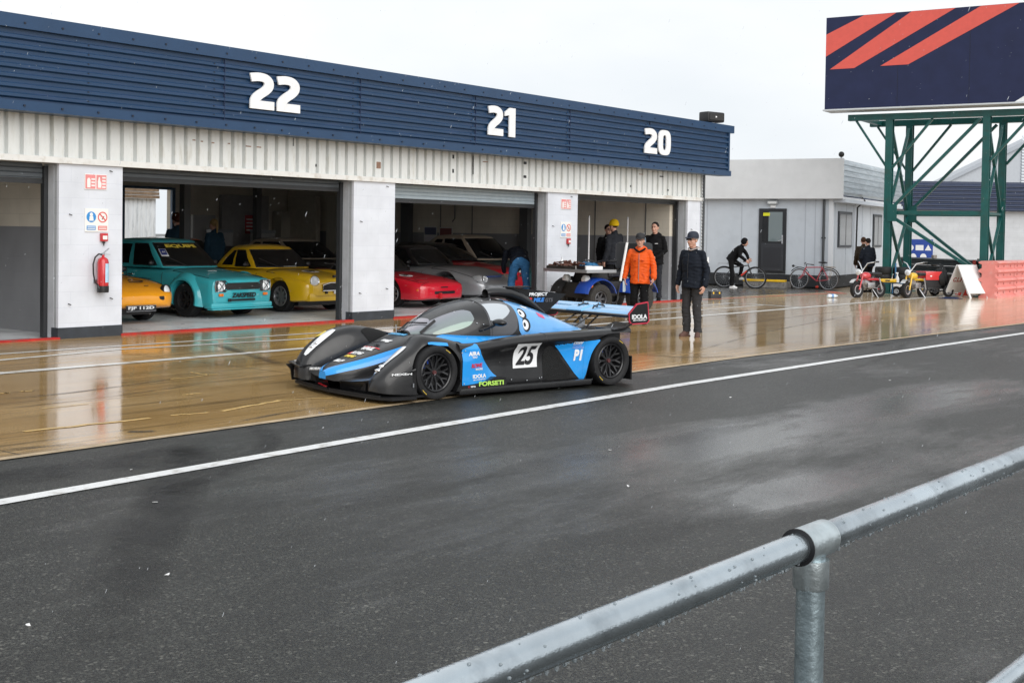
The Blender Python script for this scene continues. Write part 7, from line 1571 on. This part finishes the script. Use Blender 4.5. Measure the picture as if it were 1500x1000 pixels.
for m_ in (0,4.2):
    c=L_(fp+dv*m_)
    mb=MB();mb.tube([Vc((c.x,c.y,0)),Vc((c.x,c.y,zr-.02))],.0243,24);mb.lathe([(.001,0),(.06,0),(.06,.012),(.001,.012)],20,Mx.Translation((c.x,c.y,.0)));mb.build('post',galvd,hr,60)
    mb=MB();mb.tube([c-dv*.052,c-dv*.050,c+dv*.050,c+dv*.052],[.0285,.0305,.0305,.0285],28,cap=True);tf=mb.build('tee_fitting',pm('fitting galvanised',(.5,.56,.58),.28,.85,nz=.2,ns=20,bump=.15,bs=70),hr,40)
    mb=MB();mb.tube([Vc((c.x,c.y,zr-.028)),Vc((c.x,c.y,zr-.075)),Vc((c.x,c.y,zr-.078))],[.0305,.0305,.0285],28);mb.build('tee_socket',MATS['fitting galvanised'],tf,40)
    mb=MB();mb.lathe([(.0245,-.0535),(.0315,-.0535),(.0315,-.051),(.0245,-.051)],28,basis(c,UP.cross(dv).normalized(),dv.cross(UP.cross(dv)).normalized(),dv),True);mb.build('joint_gap',black,tf)
    q=Vc((c.x,c.y,zr-.52));mb=MB();mb.tube([q-dv*.05,q+dv*.05],.0305,24);mb.build('cross_fitting',MATS['fitting galvanised'],hr,40)
# rain drops hanging under the rail and beading on it
wat=bpy.data.materials.new('water drop');wat.use_nodes=True;p=wat.node_tree.nodes['Principled BSDF'];p.inputs['Base Color'].default_value=(.42,.47,.50,1);p.inputs['Roughness'].default_value=.05;p.inputs['Transmission Weight'].default_value=.6;p.inputs['IOR'].default_value=1.33
mb=MB();rnd=random.Random(9);up=(Vc((0,0,1))-dv*dv.z).normalized();sd=dv.cross(up)
for i in range(330):
    s=rnd.uniform(-2.2,4.5);a=rnd.gauss(PI,.22);r=rnd.uniform(.002,.0042);o=L_(fp+dv*s)+(up*math.cos(a)+sd*math.sin(a))*.0243
    mb.ell(o+Vc((0,0,-.002)),(r,r,r*1.3),n=7,m=5)
for i in range(260):
    s=rnd.uniform(-2.0,3.0);a=rnd.uniform(-2.2,2.2);r=rnd.uniform(.0012,.003);o=L_(fp+dv*s)+(up*math.cos(a)+sd*math.sin(a))*.0243
    mb.ell(o,(r,r,r*.8),n=6,m=4)
s=-2.3
while s<6:
    s+=rnd.uniform(.006,.022);r=rnd.uniform(.0022,.0036);o=L_(fp+dv*s)-up*.0243+sd*rnd.uniform(-.004,.004);mb.ell(o+Vc((0,0,-.0025)),(r,r,r*1.7),n=6,m=5)
d_=mb.build('rain_drops',wat,hr,60);d_['kind']='stuff'
# white scraps of litter on the asphalt
lit=pm('litter white',(.7,.7,.7),.6)
for i,(px,py) in enumerate(((246,843),(40,917),(192,689),(228,737),(1070,583),(893,660),(920,713),(1303,558))):
    c=G(px,py);mb=MB();n=6;s_=rnd.uniform(.010,.02)
    top=[(s_*math.cos(2*PI*k/n)*rnd.uniform(.5,1.6),s_*.6*math.sin(2*PI*k/n)*rnd.uniform(.6,1.2),rnd.uniform(.004,.014)) for k in range(n)]
    mb.loft([[(x,y,z-.003) for x,y,z in top],top],True,True,True);o=mb.build('litter_scrap',lit,None);o.location=(c.x,c.y,.002);o.rotation_euler=(0,0,rnd.uniform(0,3));tag(o,'tiny white scrap of litter lying on the dark asphalt','litter',group='scraps of litter on the asphalt')

# rain in the air
rm=pm('rain streak',(.8,.84,.88),.3,alpha=.5)
mb=MB();rnd=random.Random(21)
for i in range(1500):
    Y=rnd.uniform(3.5,26)**1.0;px=rnd.uniform(-20,1520);x=(px-750)/F*Y;z=rnd.uniform(.2,5.2);k=rnd.uniform(.15,.6);a=Vc((x,Y,z));b=a+Vc((.010,-.004,.026))*k;r=.0010*rnd.uniform(.6,1.5)*max(1,Y/9)
    mb.tube([a,a.lerp(b,.5),b],[r*.3,r,r*.5],4)
o=mb.build('rain',rm,None);o['kind']='stuff'
# ------------------------------------------------------------------ sky, light, camera
w=bpy.data.worlds.new('World');scene.world=w;w.use_nodes=True;N=w.node_tree.nodes;L=w.node_tree.links
bg=N['Background'];sky=N.new('ShaderNodeTexSky');sky.sky_type='NISHITA';sky.sun_disc=False;sky.sun_elevation=R(30);sky.sun_rotation=R(152);sky.air_density=1;sky.dust_density=3
hs=N.new('ShaderNodeHueSaturation');hs.inputs['Saturation'].default_value=.12;L.new(sky.outputs[0],hs.inputs['Color'])
tc=N.new('ShaderNodeTexCoord');nz=N.new('ShaderNodeTexNoise');nz.inputs['Scale'].default_value=2.2;nz.inputs['Detail'].default_value=5
mp=N.new('ShaderNodeMapping');mp.inputs['Scale'].default_value=(1,1,2.2);L.new(tc.outputs['Generated'],mp.inputs[0]);L.new(mp.outputs[0],nz.inputs['Vector'])
rp=N.new('ShaderNodeValToRGB');rp.color_ramp.elements[0].position=.34;rp.color_ramp.elements[0].color=(5.3,5.65,5.95,1);rp.color_ramp.elements[1].position=.62;rp.color_ramp.elements[1].color=(6.6,6.7,6.8,1)
L.new(nz.outputs['Fac'],rp.inputs[0])
mx=N.new('ShaderNodeMix');mx.data_type='RGBA';mx.inputs[0].default_value=.93;L.new(hs.outputs[0],mx.inputs[6]);L.new(rp.outputs[0],mx.inputs[7]);L.new(mx.outputs[2],bg.inputs['Color']);bg.inputs['Strength'].default_value=.10
sd=bpy.data.lights.new('sun','SUN');sd.energy=1.45;sd.angle=R(60);sd.color=(1,.97,.93);so=bpy.data.objects.new('sun',sd);COL.objects.link(so);so.rotation_euler=(R(60),0,R(28))
cd=bpy.data.cameras.new('camera');co=bpy.data.objects.new('camera',cd);COL.objects.link(co)
cd.sensor_width=36;cd.lens=F/1500*36;cd.shift_y=-(500-CY)/1500;cd.clip_end=2000;cd.clip_start=.05
co.matrix_world=basis((0,0,H),RT,UP,-FW);scene.camera=co
scene.view_settings.view_transform='Standard';scene.view_settings.look='None';scene.view_settings.exposure=.72;scene.view_settings.gamma=1
scene.cycles.max_bounces=8;scene.cycles.diffuse_bounces=5;scene.cycles.glossy_bounces=4;scene.cycles.transparent_max_bounces=8
